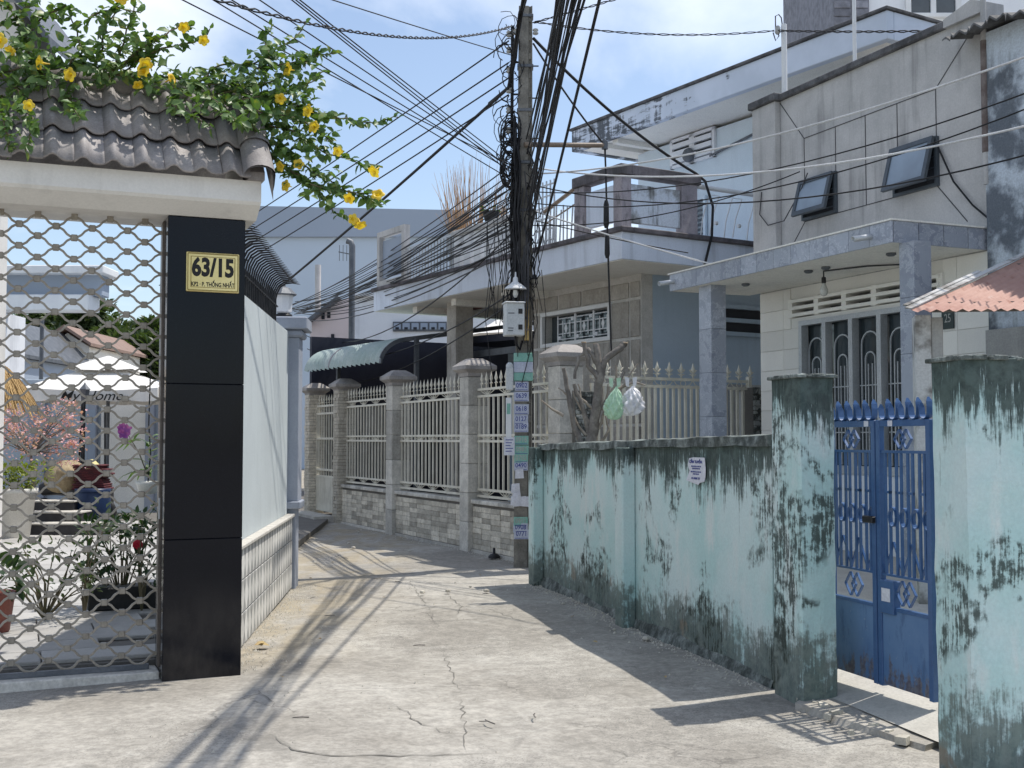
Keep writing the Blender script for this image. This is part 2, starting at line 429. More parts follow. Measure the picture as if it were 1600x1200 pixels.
M = {}
def mk():
    M['road'] = road_mat()
    M['mint'] = mint_mat('mouldy_mint_limewash', 1.50, 0.0)
    M['mint_post'] = mint_mat('mouldy_mint_limewash_post', 1.93, 5.3, .012)
    M['mint_dark'] = mint_mat('blackened_mint_limewash_post', 1.93, 11.9, .055)
    M['mould'] = mat('mouldy_coping', (.05, .06, .055), (.24, .27, .255), ns=7, bump=.5, bs=50, fine=.3)
    M['granite'] = granite_mat()
    M['beam'] = mat('cream_render', (.76, .745, .71), (.70, .685, .65), ns=1.2, bump=.05, fine=.04, streak=.18, sc=(.30, .29, .27))
    M['rooftile'] = mat('grey_roof_tile', (.25, .232, .23), (.35, .325, .315), ns=5, rough=.62, rnd=.16, bump=.2, bs=80, streak=.25, sc=(.09, .08, .075))
    M['bronze'] = mat('bronze_steel', (.25, .225, .19), (.33, .30, .255), ns=14, rough=.5, metal=.35, bump=.05)
    M['brownpost'] = mat('brown_gate_post', (.10, .085, .075), (.15, .13, .115), ns=6, rough=.45, metal=.3, bump=.05)
    M['brass'] = mat('brushed_brass', (.62, .50, .22), (.72, .60, .30), ns=3, rough=.28, metal=.85, bump=.0, fine=.04)
    M['ink'] = mat('black_ink', (.012, .012, .012), rough=.5, bump=0)
    M['wallpale'] = mat('pale_blue_grey_render', (.52, .57, .585), (.47, .515, .53), ns=1.0, bump=.08, fine=.05, streak=.22, sc=(.33, .36, .37))
    M['greypaint'] = mat('slate_grey_paint', (.30, .33, .39), (.34, .37, .43), ns=2, bump=.06, fine=.05, rough=.7)
    M['dado'] = hex_tile_mat()
    M['dadoback'] = mat('tile_grout', (.42, .41, .38), bump=.2)
    M['capstone'] = mat('pale_cap_stone', (.56, .54, .49), (.44, .42, .38), ns=9, bump=.2)
    M['iron'] = mat('black_iron', (.012, .013, .015), (.03, .03, .032), ns=9, rough=.5, metal=.3, bump=.1)
    M['cream'] = mat('cream_steel_paint', (.72, .69, .59), (.60, .57, .48), ns=4, rough=.5, bump=.05, fine=.06, streak=.25, sc=(.25, .19, .12))
    M['ftile'] = mat('split_stone_tile', (.58, .535, .45), (.42, .385, .32), ns=9, rnd=.30, bump=.6, bs=45, fine=.16)
    M['fstone'] = mat('stone_tile_post', (.56, .535, .48), (.42, .40, .36), ns=6, rnd=.2, bump=.4, bs=40, fine=.15, streak=.2)
    M['fcap'] = mat('mauve_cap_stone', (.37, .345, .325), (.27, .255, .245), ns=4, bump=.2, streak=.3)
    M['grout'] = mat('dark_mortar', (.16, .15, .135), bump=.3)
    M['h2'] = mat('pale_blue_limewash', (.70, .76, .86), (.65, .71, .81), ns=.8, bump=.08, fine=.05, streak=.28, sc=(.13, .14, .16), ss=5)
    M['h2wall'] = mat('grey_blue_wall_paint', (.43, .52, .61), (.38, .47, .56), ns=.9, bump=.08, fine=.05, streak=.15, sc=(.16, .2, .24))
    M['h2up'] = mat('pale_sky_blue_wall', (.62, .70, .755), (.57, .65, .71), ns=.8, bump=.06, fine=.05, streak=.14, sc=(.28, .33, .37))
    M['soffit'] = mat('cream_soffit', (.84, .82, .76), (.77, .75, .70), ns=1.2, bump=.06, streak=.15, sc=(.3, .28, .24), stretch=1)
    M['mauve'] = mat('mauve_trim', (.39, .355, .38), (.26, .24, .26), ns=3, bump=.25, streak=.75, sc=(.05, .05, .05), ss=9, stretch=.5)
    N = NT('flaking_fascia_black_end'); P = N.pos; y_ = N.sep(P)[1]
    hz = N.noise(4.2, N.vmul(P, (.55, .55, 3.2)), 6, .65, .6); vt_ = N.noise(7, N.vmul(P, (1, 1, .15)), 5, .65)
    g_ = N.ss(y_, 15.5, 19.6, -.12, .10)
    k_ = N.ss(N.math('ADD', N.math('ADD', N.math('MULTIPLY', hz, .55), N.math('MULTIPLY', vt_, .45)), g_), .53, .62)
    c_ = N.mix(N.ss(N.noise(1.5, P, 6), .35, .65), (.62, .68, .78), (.54, .60, .69))
    N.bump(N.noise(40), .2, .006); M['fascia_old'] = N.fin(N.mix(N.math('MULTIPLY', k_, .88), c_, (.045, .05, .055)), .85, 0, .25)
    M['mouldpanel'] = mat('mould_blotched_panel', (.66, .72, .80), (.30, .31, .31), ns=2.6, lo=.45, hi=.60, bump=.2, streak=.95, ss=9, sc=(.055, .055, .05), stretch=.14)
    M['stain'] = mat('grubby_stone_panel', (.40, .375, .34), (.30, .28, .25), ns=2.2, rnd=.12, bump=.3, bs=30, fine=.14, streak=.45, sc=(.085, .075, .065))
    M['joint'] = mat('filled_joint', (.56, .545, .52), (.46, .45, .42), ns=5, bump=.4)
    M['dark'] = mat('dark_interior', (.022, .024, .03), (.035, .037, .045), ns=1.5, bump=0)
    M['shade_tarp'] = mat('navy_shade_tarpaulin', (.016, .019, .034), (.03, .033, .05), ns=1.5, bump=.1, rough=.6)  # assumed tarpaulin; the carport's shade is put into its near-black colour
    M['greencorr'] = mat('faded_green_sheet', (.33, .41, .385), (.43, .49, .47), ns=2.5, rough=.55, bump=.05, streak=.3, sc=(.17, .2, .18), stretch=.4)
    M['gutter'] = mat('dull_steel', (.10, .11, .125), (.15, .16, .175), ns=5, rough=.5, metal=.3)
    M['white'] = mat('white_paint', (.74, .75, .75), (.66, .67, .68), ns=2, rough=.6, bump=.05, fine=.04, streak=.12, sc=(.4, .4, .4))
    M['whitewall'] = mat('weathered_white_wall', (.78, .80, .83), (.71, .73, .765), ns=.5, bump=.05, fine=.05, streak=.35, sc=(.34, .35, .38), ss=2)
    M['pinkwall'] = mat('pinkish_wall', (.78, .66, .63), (.71, .60, .58), ns=.5, bump=.05, fine=.05, streak=.2, sc=(.35, .3, .3), ss=2)
    M['farblue'] = mat('far_grey_cladding', (.50, .58, .68), (.465, .545, .64), ns=.15, bump=0, fine=.03)
    M['farband'] = mat('far_grey_band', (.33, .385, .47), (.305, .36, .44), ns=.15, bump=0, fine=.03)
    M['concrete'] = mat('grey_cement_render', (.525, .515, .50), (.415, .41, .40), ns=1.6, bump=.12, fine=.08, streak=.75, sc=(.235, .23, .225), ss=6, stretch=.06)
    M['groove'] = mat('dark_groove', (.09, .09, .095), bump=0)
    M['dirtyblue'] = mat('patched_blue_render', (.52, .58, .64), (.13, .15, .175), ns=1.7, lo=.42, hi=.56, bump=.35, fine=.15, streak=.6, ss=6)
    M['shadegrey'] = mat('grey_plaster', (.40, .40, .385), (.34, .34, .33), ns=1.5, bump=.1, streak=.2)
    M['marble'] = marble_mat()
    M['wtile'] = mat('cream_wall_tile', (.84, .82, .775), (.79, .77, .725), ns=1.5, rough=.35, rnd=.06, bump=.02, fine=.03)
    M['alu'] = mat('grey_aluminium', (.50, .52, .54), (.44, .46, .48), ns=3, rough=.4, metal=.35, bump=0)
    M['darkalu'] = mat('dark_window_frame', (.065, .08, .095), (.09, .105, .12), ns=4, rough=.4, metal=.2, bump=0)
    M['glassdark'] = glass_mat('dark_window_glass', (.055, .07, .08))
    M['glasspale'] = glass_mat('frosted_glass', (.27, .34, .42), .35)
    M['rust'] = rust_mat()
    M['oldpost'] = mat('flaking_white_post', (.52, .52, .51), (.20, .19, .175), ns=3.2, lo=.45, hi=.6, bump=.3, streak=.5)
    M['bluegate'] = mat('blue_enamel_paint', (.045, .105, .24), (.065, .135, .285), ns=4, rough=.30, bump=.05, fine=.06, streak=.28, sc=(.035, .07, .15), ss=8)
    M['bluepanel'] = mat('weathered_blue_panel', (.075, .16, .325), (.12, .215, .38), ns=3, rough=.5, bump=.08, fine=.06, streak=.3, sc=(.04, .08, .16), ss=6, stretch=.25)
    N = NT('rust_bled_blue_panel'); P = N.pos; z_ = N.sep(P)[2]
    c_ = N.mix(N.ss(N.noise(3, P, 6), .35, .65), (.075, .16, .325), (.12, .215, .38))
    sc2 = N.noise(9, N.vmul(P, (1, 1, .3)), 6, .7)
    c_ = N.mix(N.math('MULTIPLY', N.ss(sc2, .54, .66), .45), c_, (.035, .07, .15))
    rs = N.ss(N.math('ADD', N.noise(16, N.vmul(P, (1, 1, .45)), 6, .7), N.ss(z_, .14, .40, .16, -.10)), .56, .68)
    c_ = N.mix(N.math('MULTIPLY', rs, .75), c_, N.mix(N.ss(N.noise(40), .4, .6), (.10, .06, .045), (.17, .145, .13)))
    c_ = N.mix(N.math('MULTIPLY', N.ss(N.noise(28, N.vadd(P, (3, 1, 2)), 4, .7), .66, .72), .7), c_, (.33, .37, .43))
    N.bump(N.noise(5, P, 3), .25, .02); M['bluepanel'] = N.fin(c_, N.ss(sc2, .3, .7, .4, .6), 0, .4)
    M['pole'] = mat('pole_concrete', (.155, .145, .125), (.25, .235, .205), ns=5, bump=.4, bs=50, fine=.15, streak=.3)
    M['cable'] = mat('black_cable', (.010, .010, .012), (.02, .02, .022), ns=3, rough=.6, bump=0)
    M['cablegrey'] = mat('faded_cable', (.05, .05, .055), (.08, .08, .085), ns=3, rough=.6, bump=0)
    M['cablewhite'] = mat('white_cable', (.66, .67, .68), rough=.5, bump=0)
    M['porcelain'] = mat('porcelain', (.42, .42, .40), rough=.25, bump=0)
    M['boxgrey'] = mat('pale_meter_box', (.56, .58, .58), (.50, .52, .52), ns=4, rough=.5, bump=.03, streak=.2, sc=(.3, .3, .28))
    M['yellowpost'] = mat('ochre_duct', (.46, .335, .13), (.38, .27, .11), ns=6, bump=.1, streak=.3, sc=(.2, .14, .07))
    M['brownpipe'] = mat('brown_pipe', (.26, .20, .15), (.19, .145, .11), ns=5, rough=.5, bump=.05)
    M['paper'] = mat('aged_paper', (.66, .67, .72), (.58, .59, .65), ns=9, bump=.05)
    M['stickb'] = mat('white_blue_sticker', (.50, .53, .62), (.42, .45, .55), ns=12, bump=.05)
    M['stickg'] = mat('green_sticker', (.20, .42, .35), (.27, .48, .41), ns=12, bump=.05)
    M['inkblue'] = mat('blue_print', (.06, .08, .30), rough=.6, bump=0)
    M['bark'] = mat('grey_bark', (.15, .135, .12), (.24, .22, .195), ns=11, bump=.7, bs=35, fine=.2, streak=.3)
    M['cutwood'] = mat('cut_wood', (.36, .28, .19), (.28, .21, .14), ns=9, bump=.2)
    M['twig'] = mat('pale_twig', (.24, .205, .165), (.33, .29, .24), ns=9, bump=.3)
    M['dry'] = mat('dry_orange_stems', (.46, .29, .16), (.36, .24, .15), ns=9, bump=0)
    M['leafvine'] = leaf_mat('glossy_vine_leaf', (.095, .175, .055), (.165, .26, .085))
    M['leafdark'] = leaf_mat('dark_leaf', (.025, .055, .022), (.045, .085, .03))
    M['leaflime'] = leaf_mat('lime_leaf', (.17, .22, .035), (.26, .29, .05))
    M['leaftree'] = leaf_mat('tree_leaf', (.045, .075, .03), (.085, .115, .05))
    M['stem'] = mat('green_brown_stem', (.11, .10, .055), (.16, .13, .08), ns=8, bump=.2)
    M['yellow'] = leaf_mat('yellow_petal', (.80, .53, .03), (.85, .62, .08), tr=.3)
    M['pink'] = leaf_mat('pink_blossom', (.62, .30, .36), (.72, .46, .50), tr=.3)
    M['purple'] = leaf_mat('purple_orchid_petal', (.33, .07, .40), (.42, .12, .48), tr=.3)
    M['red'] = leaf_mat('red_petal', (.62, .03, .07), (.7, .06, .12), tr=.2)
    M['straw'] = mat('straw_thatch', (.50, .34, .15), (.38, .25, .11), ns=16, bump=.4)
    M['canvas'] = mat('white_canvas', (.78, .76, .72), (.72, .70, .66), ns=2, bump=.05, fine=.03)
    M['pot'] = mat('white_plastic_pot', (.66, .65, .61), (.6, .59, .55), ns=4, rough=.45, bump=.02)
    M['clay'] = mat('dark_red_pot', (.18, .055, .045), (.24, .08, .06), ns=4, rough=.5)
    M['paving'] = mat('grey_paving', (.44, .43, .41), (.36, .35, .335), ns=2.5, bump=.15, rnd=.1, fine=.06)
    M['blackstone'] = mat('black_step_stone', (.022, .022, .026), (.04, .04, .045), ns=6, rough=.3, bump=.03)
    M['yardwall'] = mat('courtyard_blue_wall', (.42, .48, .54), (.38, .44, .50), ns=.8, bump=.05)
    M['brownroof'] = mat('brown_far_roof', (.27, .19, .155), (.22, .15, .125), ns=3, bump=.1)
    M['bluebarrel'] = mat('blue_plastic', (.008, .022, .065), (.014, .03, .08), ns=3, rough=.4, bump=0)
    M['redcloth'] = mat('dark_red_cloth', (.06, .02, .025), (.13, .03, .035), ns=6, bump=.2)
    M['rubber'] = mat('black_plastic', (.015, .015, .016), (.03, .03, .03), ns=5, rough=.5)
    M['yellowhelmet'] = mat('pale_yellow_shell', (.62, .55, .25), rough=.35, bump=0)
    M['greybasket'] = mat('wicker_tan', (.36, .29, .18), (.28, .22, .13), ns=20, bump=.4)
    M['debris'] = mat('pale_rubble', (.52, .49, .42), (.42, .39, .33), ns=9, bump=.3, rnd=.15)
    M['deadleaf'] = mat('dead_leaf', (.40, .30, .14), (.28, .2, .1), ns=12, bump=.1)
    M['corrold'] = mat('old_fibre_cement', (.16, .16, .16), (.05, .05, .05), ns=4, bump=.3, streak=.4)
    M['stonewall'] = mat('grey_stone_cladding', (.23, .235, .27), (.15, .155, .18), ns=6, rnd=.25, bump=.3)
    M['plate'] = mat('dark_green_plate', (.03, .05, .05), rough=.4, bump=0)
    M['bulb'] = mat('clear_bulb_glass', (.62, .62, .58), rough=.1, bump=0, spec=.7)
    M['crack'] = mat('crack_dirt', (.19, .18, .16), bump=0)
    M['darkcoping'] = mat('blackened_coping', (.055, .055, .058), (.14, .14, .145), ns=6, bump=.4, fine=.25)
    M['balcoping'] = mat('blackened_balcony_coping', (.17, .155, .17), (.075, .07, .075), ns=4, bump=.35, streak=.6)
    M['stalk'] = M['stem']
    M['rustpipe'] = mat('rust_stained_pipe', (.13, .10, .09), (.22, .19, .18), ns=8, bump=.2)
    N = NT('thin_plastic_green'); N.fin(N.mix(N.ss(N.noise(30), .4, .6), (.42, .68, .45), (.55, .78, .58)), .35, 0, .5); N.set(N.b, 'Alpha', .82); N.set(N.b, 'Transmission Weight', .15); M['baggreen'] = N.m
    N = NT('thin_plastic_white'); N.fin(N.mix(N.ss(N.noise(30), .4, .6), (.70, .71, .74), (.80, .80, .82)), .35, 0, .5); N.set(N.b, 'Alpha', .85); N.set(N.b, 'Transmission Weight', .15); M['bagwhite'] = N.m
mk()
# ------------------------------------------------------------------ plan: the wall lines of the lane
GW = Frame(gp(372, 1053), (.922, .388))                    # left gateway, origin at its pillar's right foot
LW = Frame(gp(375, 1002), gp(451, 915) - gp(375, 1002))    # grey garden wall, origin at its visible near end
FN = Frame((-3.27, 22.4), (.428, -.904))                   # tiled boundary fence
FS = Frame((.684, 14.06), (.859, .512))                    # spiked fence, turns away from the lane
MW = Frame((.30, 12.87), (.238, -.971))                     # mint wall
HB = Frame((1.42, 15.2), (.528, -.849))                    # balcony house, origin under its slab corner
RH = Frame((4.43, 10.94), (.393, -.92))                    # tiled house, origin at the facade's right end

def poly_slab(name, pts, z, m, t=.0):
    b = MB(); n = len(pts)
    b.add([(p[0], p[1], z) for p in pts], [tuple(range(n))])
    if t:
        b.add([(p[0], p[1], z) for p in pts] + [(p[0], p[1], z - t) for p in pts], [(i, i + n, (i + 1) % n + n, (i + 1) % n) for i in range(n)])
    return structure(b.build(name, m))

# ground sheet, gently uneven near the lane
b = MB()
nx, ny = 60, 90
xs = [-150, -60, -30] + [-12 + 24 * i / nx for i in range(nx + 1)] + [30, 60, 150]
ys = [-60, -20, -6] + [-2 + 34 * i / ny for i in range(ny + 1)] + [50, 90, 300]
b.add([(x, y, (.010 * math.sin(x * 1.7 + y * .6) + .008 * math.sin(y * 1.9 - x)) * (1 if abs(x) < 12 and -2 < y < 32 else 0) - .012) for y in ys for x in xs],
      [(j * len(xs) + i, j * len(xs) + i + 1, (j + 1) * len(xs) + i + 1, (j + 1) * len(xs) + i) for j in range(len(ys) - 1) for i in range(len(xs) - 1)], True)
road = structure(b.build('road', M['road'], fix=False))

# cracks in the lane: thin jagged dirt-filled slits
def crack(pts, w=.012, name='crack'):
    b = MB(); L = []; Rr = []
    full = []
    for a, c in zip(pts, pts[1:]):
        a, c = Vector(a[:2]), Vector(c[:2]); n = max(2, int((c - a).length / .07))
        for k in range(n): full.append(a.lerp(c, k / n) + Vector((U(-.018, .018), U(-.018, .018))))
    full.append(Vector(pts[-1][:2]))
    for i, p in enumerate(full):
        t = (full[min(i + 1, len(full) - 1)] - full[max(i - 1, 0)]).normalized(); n = Vector((-t.y, t.x))
        ww = .6 * w * U(.2, 1.0) * min(1, i / 4, (len(full) - 1 - i) / 4)
        zz = .010 * math.sin(p.x * 1.7 + p.y * .6) + .008 * math.sin(p.y * 1.9 - p.x) - .012 + .0045
        L.append((*(p + n * ww), zz)); Rr.append((*(p - n * ww), zz))
    m = len(full); b.add(L + Rr, [(i, i + 1, m + i + 1, m + i) for i in range(m - 1)])
    return structure(b.build(name, M['crack'], parent=road, fix=False))
def gpp(*uv): return [gp(u, v) for u, v in uv]
crack(gpp((640, 905), (668, 945), (686, 980)), .006)
crack(gpp((694, 1010), (700, 1035), (718, 1080)), .006)
crack(gpp((720, 1090), (724, 1120), (730, 1172)), .008)
crack(gpp((430, 1150), (455, 1172), (520, 1180), (620, 1178), (700, 1174), (800, 1170)), .013)
crack(gpp((610, 1095), (650, 1125), (690, 1140), (724, 1145)), .008)
crack(gpp((700, 925), (720, 945), (714, 960)), .010)
crack(gpp((690, 940), (760, 950), (830, 975)), .007)
crack(gpp((900, 1172), (960, 1165), (985, 1172), (960, 1185)), .008)
crack(gpp((400, 1075), (425, 1100), (432, 1110)), .009)
crack(gpp((560, 900), (620, 905), (690, 902)), .009)

# paving of the left courtyard, joints open between the slabs
CY = .10
base = poly_slab('courtyard_ground', [GW.w(.0, .35, 0), GW.w(-9, .35, 0), (-14, 34, 0), (-4.2, 34, 0), (-2.75, 12, 0), (-2.3, 8.6, 0)], CY - .03, M['grout'], .1)
sl = MB(); sl.box(-.395, -.195, -.03, .395, .195, 0, .006); slm = sl.fixn(sl.mesh('paving_slab'))
k = 0
for i in range(-2, 9):
    for j in range(0, 34):
        p = GW.w(-.8 - i * .8 - (.4 if j % 2 else 0), .62 + j * .4, CY)
        if p.x > -2.75 - (p.y - 8) * .09 or k > 290: continue
        o = inst('paving_slab', slm, M['paving'], base, (p.x, p.y, CY + U(-.003, .003)), rot=(0, 0, GW.rot)); k += 1

# right-hand yard, rising towards the house
yard = MB()
A0, A1 = MW.w(-.2, .14, 0), MW.w(9.5, .14, 0)
B0, B1 = RH.w(-4.2, .3, 0), RH.w(3.5, .3, 0)
mid0, mid1 = A0.lerp(B0, .35), A1.lerp(B1, .35)
C0 = Vector((.7, 14.3, 0)); C1 = Vector((3.4, 16.2, 0))
yard.add([(*A0.xy, .0), (*A1.xy, .05), (*mid0.xy, .34), (*mid1.xy, .34), (*B0.xy, .36), (*B1.xy, .36), (*C0.xy, .08), (*C1.xy, .34)],
         [(0, 1, 3, 2), (2, 3, 5, 4), (0, 2, 7, 6), (2, 4, 7)])
structure(yard.build('yard_ground', mat('yard_concrete', (.52, .50, .45), (.45, .43, .385), ns=2, bump=.3, fine=.1, streak=.2, stretch=1)))

# ------------------------------------------------------------------ left gateway: black pillar, rendered beam, tiled roof
gw = T('gateway', 'roofed gateway with a polished black granite pillar, cream beam and wavy grey roof tiles', 'gateway', GW)
sl_, sr_ = GW.s(258, 0, 690), GW.s(380, 0, 690)
PW = sr_ - sl_
zb = GW.z(330, 341)
za_ = -.05
for zb_ in (GW.z(320, 842), GW.z(320, 600), zb):
    MB().box(sl_, 0, za_ + .0005, sr_, .42, zb_ - .0005, .004).build('granite_slab', M['granite'], gw); za_ = zb_
MB().box(sl_ + .01, .01, -.05, sr_ - .01, .41, zb - .01).build('pillar_core', M['ink'], gw)
MB().box(-9.0, .10, -.05, sl_ - .002, .40, .035, .008).build('threshold', M['fstone'], gw)
yb = -.17
z0 = GW.z(100, 297, yb); z1 = GW.z(100, 258, yb)
bx1 = GW.s(408, yb, 320)
bm_ = MB()
prof = [(yb, z0 + .02), (yb + .02, z0), (.0, zb + .004), (.5, zb + .004), (.55, z0 + .02), (.55, z1), (yb, z1)]
bm_.prism(prof, -9, bx1 - .0, 'x')
bm_.build('beam', M['beam'], gw)
# roof: three courses of wavy tiles climbing to a ridge
ye, ze = yb - .10, z1 + .02
SL = math.atan2(.62, .56)
def wave_tile(W=.180, L=.36, th=.016):
    b = MB(); n = 10
    def prof(x):                     # roll and pan
        t = x / W
        sn = math.sin(2 * math.pi * (t - .05)); return .036 * sn if sn > 0 else .010 * sn
    top = [(W * i / n, prof(W * i / n)) for i in range(n + 1)]
    vs = [(x, 0, z) for x, z in top] + [(x, L, z + .0) for x, z in top] + [(x, 0, z - th) for x, z in top] + [(x, L, z - th) for x, z in top]
    m = n + 1; fs = []
    for i in range(n):
        fs += [(i, i + 1, m + i + 1, m + i), (2 * m + i, 3 * m + i, 3 * m + i + 1, 2 * m + i + 1), (i, 2 * m + i, 2 * m + i + 1, i + 1), (m + i, m + i + 1, 3 * m + i + 1, 3 * m + i)]
    fs += [(0, m, 3 * m, 2 * m), (n, 2 * m + n, 3 * m + n, m + n)]
    b.add(vs, fs, True)
    return b
wt_ = wave_tile(); wtm = wt_.fixn(wt_.mesh('roof_tile'))
xr = GW.s(392, ye, 290)
step = .285
for row in range(3):
    for cidx in range(22):
        x = xr - .180 * (cidx + 1)
        y = ye + math.cos(SL) * step * row; z = ze + math.sin(SL) * step * row + .02 * row
        inst('roof_tile', wtm, M['rooftile'], gw, (x + U(-.004, .004), y, z + U(-.004, .004)), rot=(SL - .05 + U(-.012, .012), U(-.01, .01), U(-.012, .012)))
yt, zt = ye + math.cos(SL) * step * 3.1, ze + math.sin(SL) * step * 3.1
rid = MB()
for cidx in range(11):
    x1 = xr + .05 - .37 * cidx
    rid.tube([(x1, yt, zt), (x1 - .02, yt, zt + .005), (x1 - .37, yt, zt - .004)], [.095, .10, .082], 10)
stuff(rid.build('ridge_tiles', M['rooftile'], gw))
MB().quad((-9, yt, zt), (xr, yt, zt), (xr, yt + .62, z1), (-9, yt + .62, z1)).build('rear_slope', M['rooftile'], gw)
vg = MB()                            # verge tile wrapping the right end, ending in a drooped tip
for k in range(3):
    a = Vector((xr + .055, ye - .03 + math.cos(SL) * step * k, ze + .0 + math.sin(SL) * step * k + .012 * k))
    c = a + Vector((0, math.cos(SL) * (step + .05), math.sin(SL) * (step + .05)))
    nrm = Vector((0, -math.sin(SL), math.cos(SL)))
    arc = [Vector((math.cos(t) * .10, 0, 0)) + nrm * math.sin(t) * .075 for t in [math.pi - i * math.pi / 8 for i in range(9)]] + [Vector((.105, 0, 0)) - nrm * .08, Vector((.104, 0, 0)) - nrm * .13]
    vs = [a + q for q in arc] + [c + q * .9 for q in arc]
    m = len(arc)
    vg.add(vs, [(i, i + 1, m + i + 1, m + i) for i in range(m - 1)], True)
    vg.add([p - nrm * .016 - Vector((.006, 0, 0)) for p in vs], [(i, m + i, m + i + 1, i + 1) for i in range(m - 1)], True)
vg.add([a_ for a_ in [(xr + .14, ye - .03, ze - .02), (xr + .14, ye - .03, ze - .17), (xr + .14, yt, zt - .17), (xr + .14, yt, zt)]], [(0, 1, 2, 3)])
vg.prism([(ye + .05, z1), (.45, z1), (yt, zt - .03), (ye + .05, ze + .03)], xr - .005, xr + .10, 'x')
vg.build('verge_tile', M['rooftile'], gw, fix=False)
MB().prism([(yb + .06, z1), (.55, z1), (yt + .05, zt - .08)], xr - .04, xr - .02, 'x').build('gable_end', M['beam'], gw)

# brass number sign on the pillar
s0, zt0 = GW.px(291, 393); s1, zb0 = GW.px(373, 459)
pw, ph = s1 - s0, zt0 - zb0
sign = T('house_number_sign', 'brass plate reading 63/15 on the black granite pillar', 'sign', GW.w((s0 + s1) / 2, -.012, (zt0 + zb0) / 2), GW.rot)
MB().box(-pw / 2, -.004, -ph / 2, pw / 2, .010, ph / 2, .004).build('plate', M['brass'], sign)
fr = MB()
for d, w in ((.010, .007), (.030, .003)):
    x, z = pw / 2 - d, ph / 2 - d
    for a, c in (((-x, z), (x, z)), ((-x, -z), (x, -z)), ((-x, -z), (-x, z)), ((x, -z), (x, z))):
        fr.bar((a[0], -.0055, a[1]), (c[0], -.0055, c[1]), w if a[0] == c[0] else .005, .005 if a[0] == c[0] else w)
fr.build('border', M['brass'] if False else mat('dark_brass_line', (.30, .22, .07), rough=.4, metal=.6, bump=0), sign)
inst('lettering', text_mesh('63/15', ph * .62, M['ink'], bold=.007, sx=.74), None, sign, (0, -.006, ph * .10))
inst('lettering', text_mesh('KP2 · P. THỐNG NHẤT', ph * .15, M['ink'], bold=.0010, sx=.70), None, sign, (0, -.006, -ph * .315))

# folding lattice gate behind the pillar line
lg = T('lattice_gate', 'bronze folding lattice gate of wavy bars beside the black pillar', 'gate', GW)
yg = .22
gx1 = GW.s(249, yg, 690)
PER, DZ, AMP = .222, .0700, .0310
x_left = gx1 - PER * 15
def wavy(ph_):
    b = MB(); n = 10 * 15
    pts = []
    for i in range(n + 1):
        x = PER * 15 * i / n; c = math.cos(2 * math.pi * x / PER + ph_)
        c = math.copysign(abs(c) ** .72, c)
        pts.append(Vector((x, 0, AMP * c)))
    for i in range(0, n):
        b.bar(pts[i], pts[i + 1] + (pts[i + 1] - pts[i]).normalized() * .001, .018, .0125, up=(0, 1, 0)) if False else None
    w, t = .013, .010
    vs = []
    for i, p in enumerate(pts):
        tg = (pts[min(i + 1, n)] - pts[max(i - 1, 0)]).normalized(); nz = Vector((-tg.z, 0, tg.x))
        vs += [p + Vector((0, -t, 0)) + nz * w / 2, p + Vector((0, t, 0)) + nz * w / 2, p + Vector((0, t, 0)) - nz * w / 2, p + Vector((0, -t, 0)) - nz * w / 2]
    b.add(vs, [(4 * i + k, 4 * i + (k + 1) % 4, 4 * i + 4 + (k + 1) % 4, 4 * i + 4 + k) for i in range(n) for k in range(4)])
    for j in range(15):              # the clamp that ties the crest to the bar above
        xc = PER * j + (0 if ph_ == 0 else PER / 2)
        b.box(xc - .020, -.016, DZ / 2 - .021, xc + .020, .016, DZ / 2 + .021, .004)
    me = b.fixn(b.mesh('wavy_bar')); me.materials.append(M['bronze']); return me
wv = [wavy(0), wavy(math.pi)]
zk, k = .10, 0
while zk < zb - .03:
    inst('wavy_bar', wv[k % 2], None, lg, (x_left, yg, zk)); zk += DZ; k += 1
MB().box(gx1, yg - .03, .05, gx1 + .05, yg + .03, zb - .01, .004).build('end_post', M['brownpost'], lg)
MB().box(gx1 + .056, yg - .055, .05, sl_ - .004, yg + .05, zb - .01, .004).build('jamb_post', M['brownpost'], lg)
MB().box(gx1 - .004, yg - .04, 1.02, gx1 + .055, yg - .03, 1.16, .002).build('lock_plate', M['alu'], lg)
MB().box(-9, yg - .02, .036, sl_ - .06, yg + .02, .07, .002).build('floor_track', M['gutter'], lg)

# ------------------------------------------------------------------ grey garden wall with tile dado, curved spikes and end pillar
lw = T('garden_wall', 'pale grey garden wall with tiled foot and black curved spikes, behind the black pillar', 'wall', LW)
send = LW.s(449, 0, 800)
zw = 2.68
MB().box(-1.1, 0, -.05, send, .2, zw, .008).build('rendered_wall', M['wallpale'], lw)
zd = LW.z(415, 827, -.05)
MB().box(-1.1, -.035, -.04, send - .02, .0 - .001, zd - .03, 0).build('dado_backing', M['dadoback'], lw)
TW, TH = .19, (zd - .03) / 3
dt = MB(); dt.box(-TW / 2 + .003, -.02, -TH / 2 + .003, TW / 2 - .003, 0, TH / 2 - .003, .005); dtm = dt.fixn(dt.mesh('dado_tile'))
for i in range(int((send + .9) / TW)):
    for j in range(3):
        inst('dado_tile', dtm, M['dado'], lw, (send - .12 - TW * i, -.036, TH * (j + .5) + .005))
MB().box(-1.1, -.085, zd - .03, send - .01, .0 - .001, zd, .006).build('dado_cap', M['capstone'], lw)
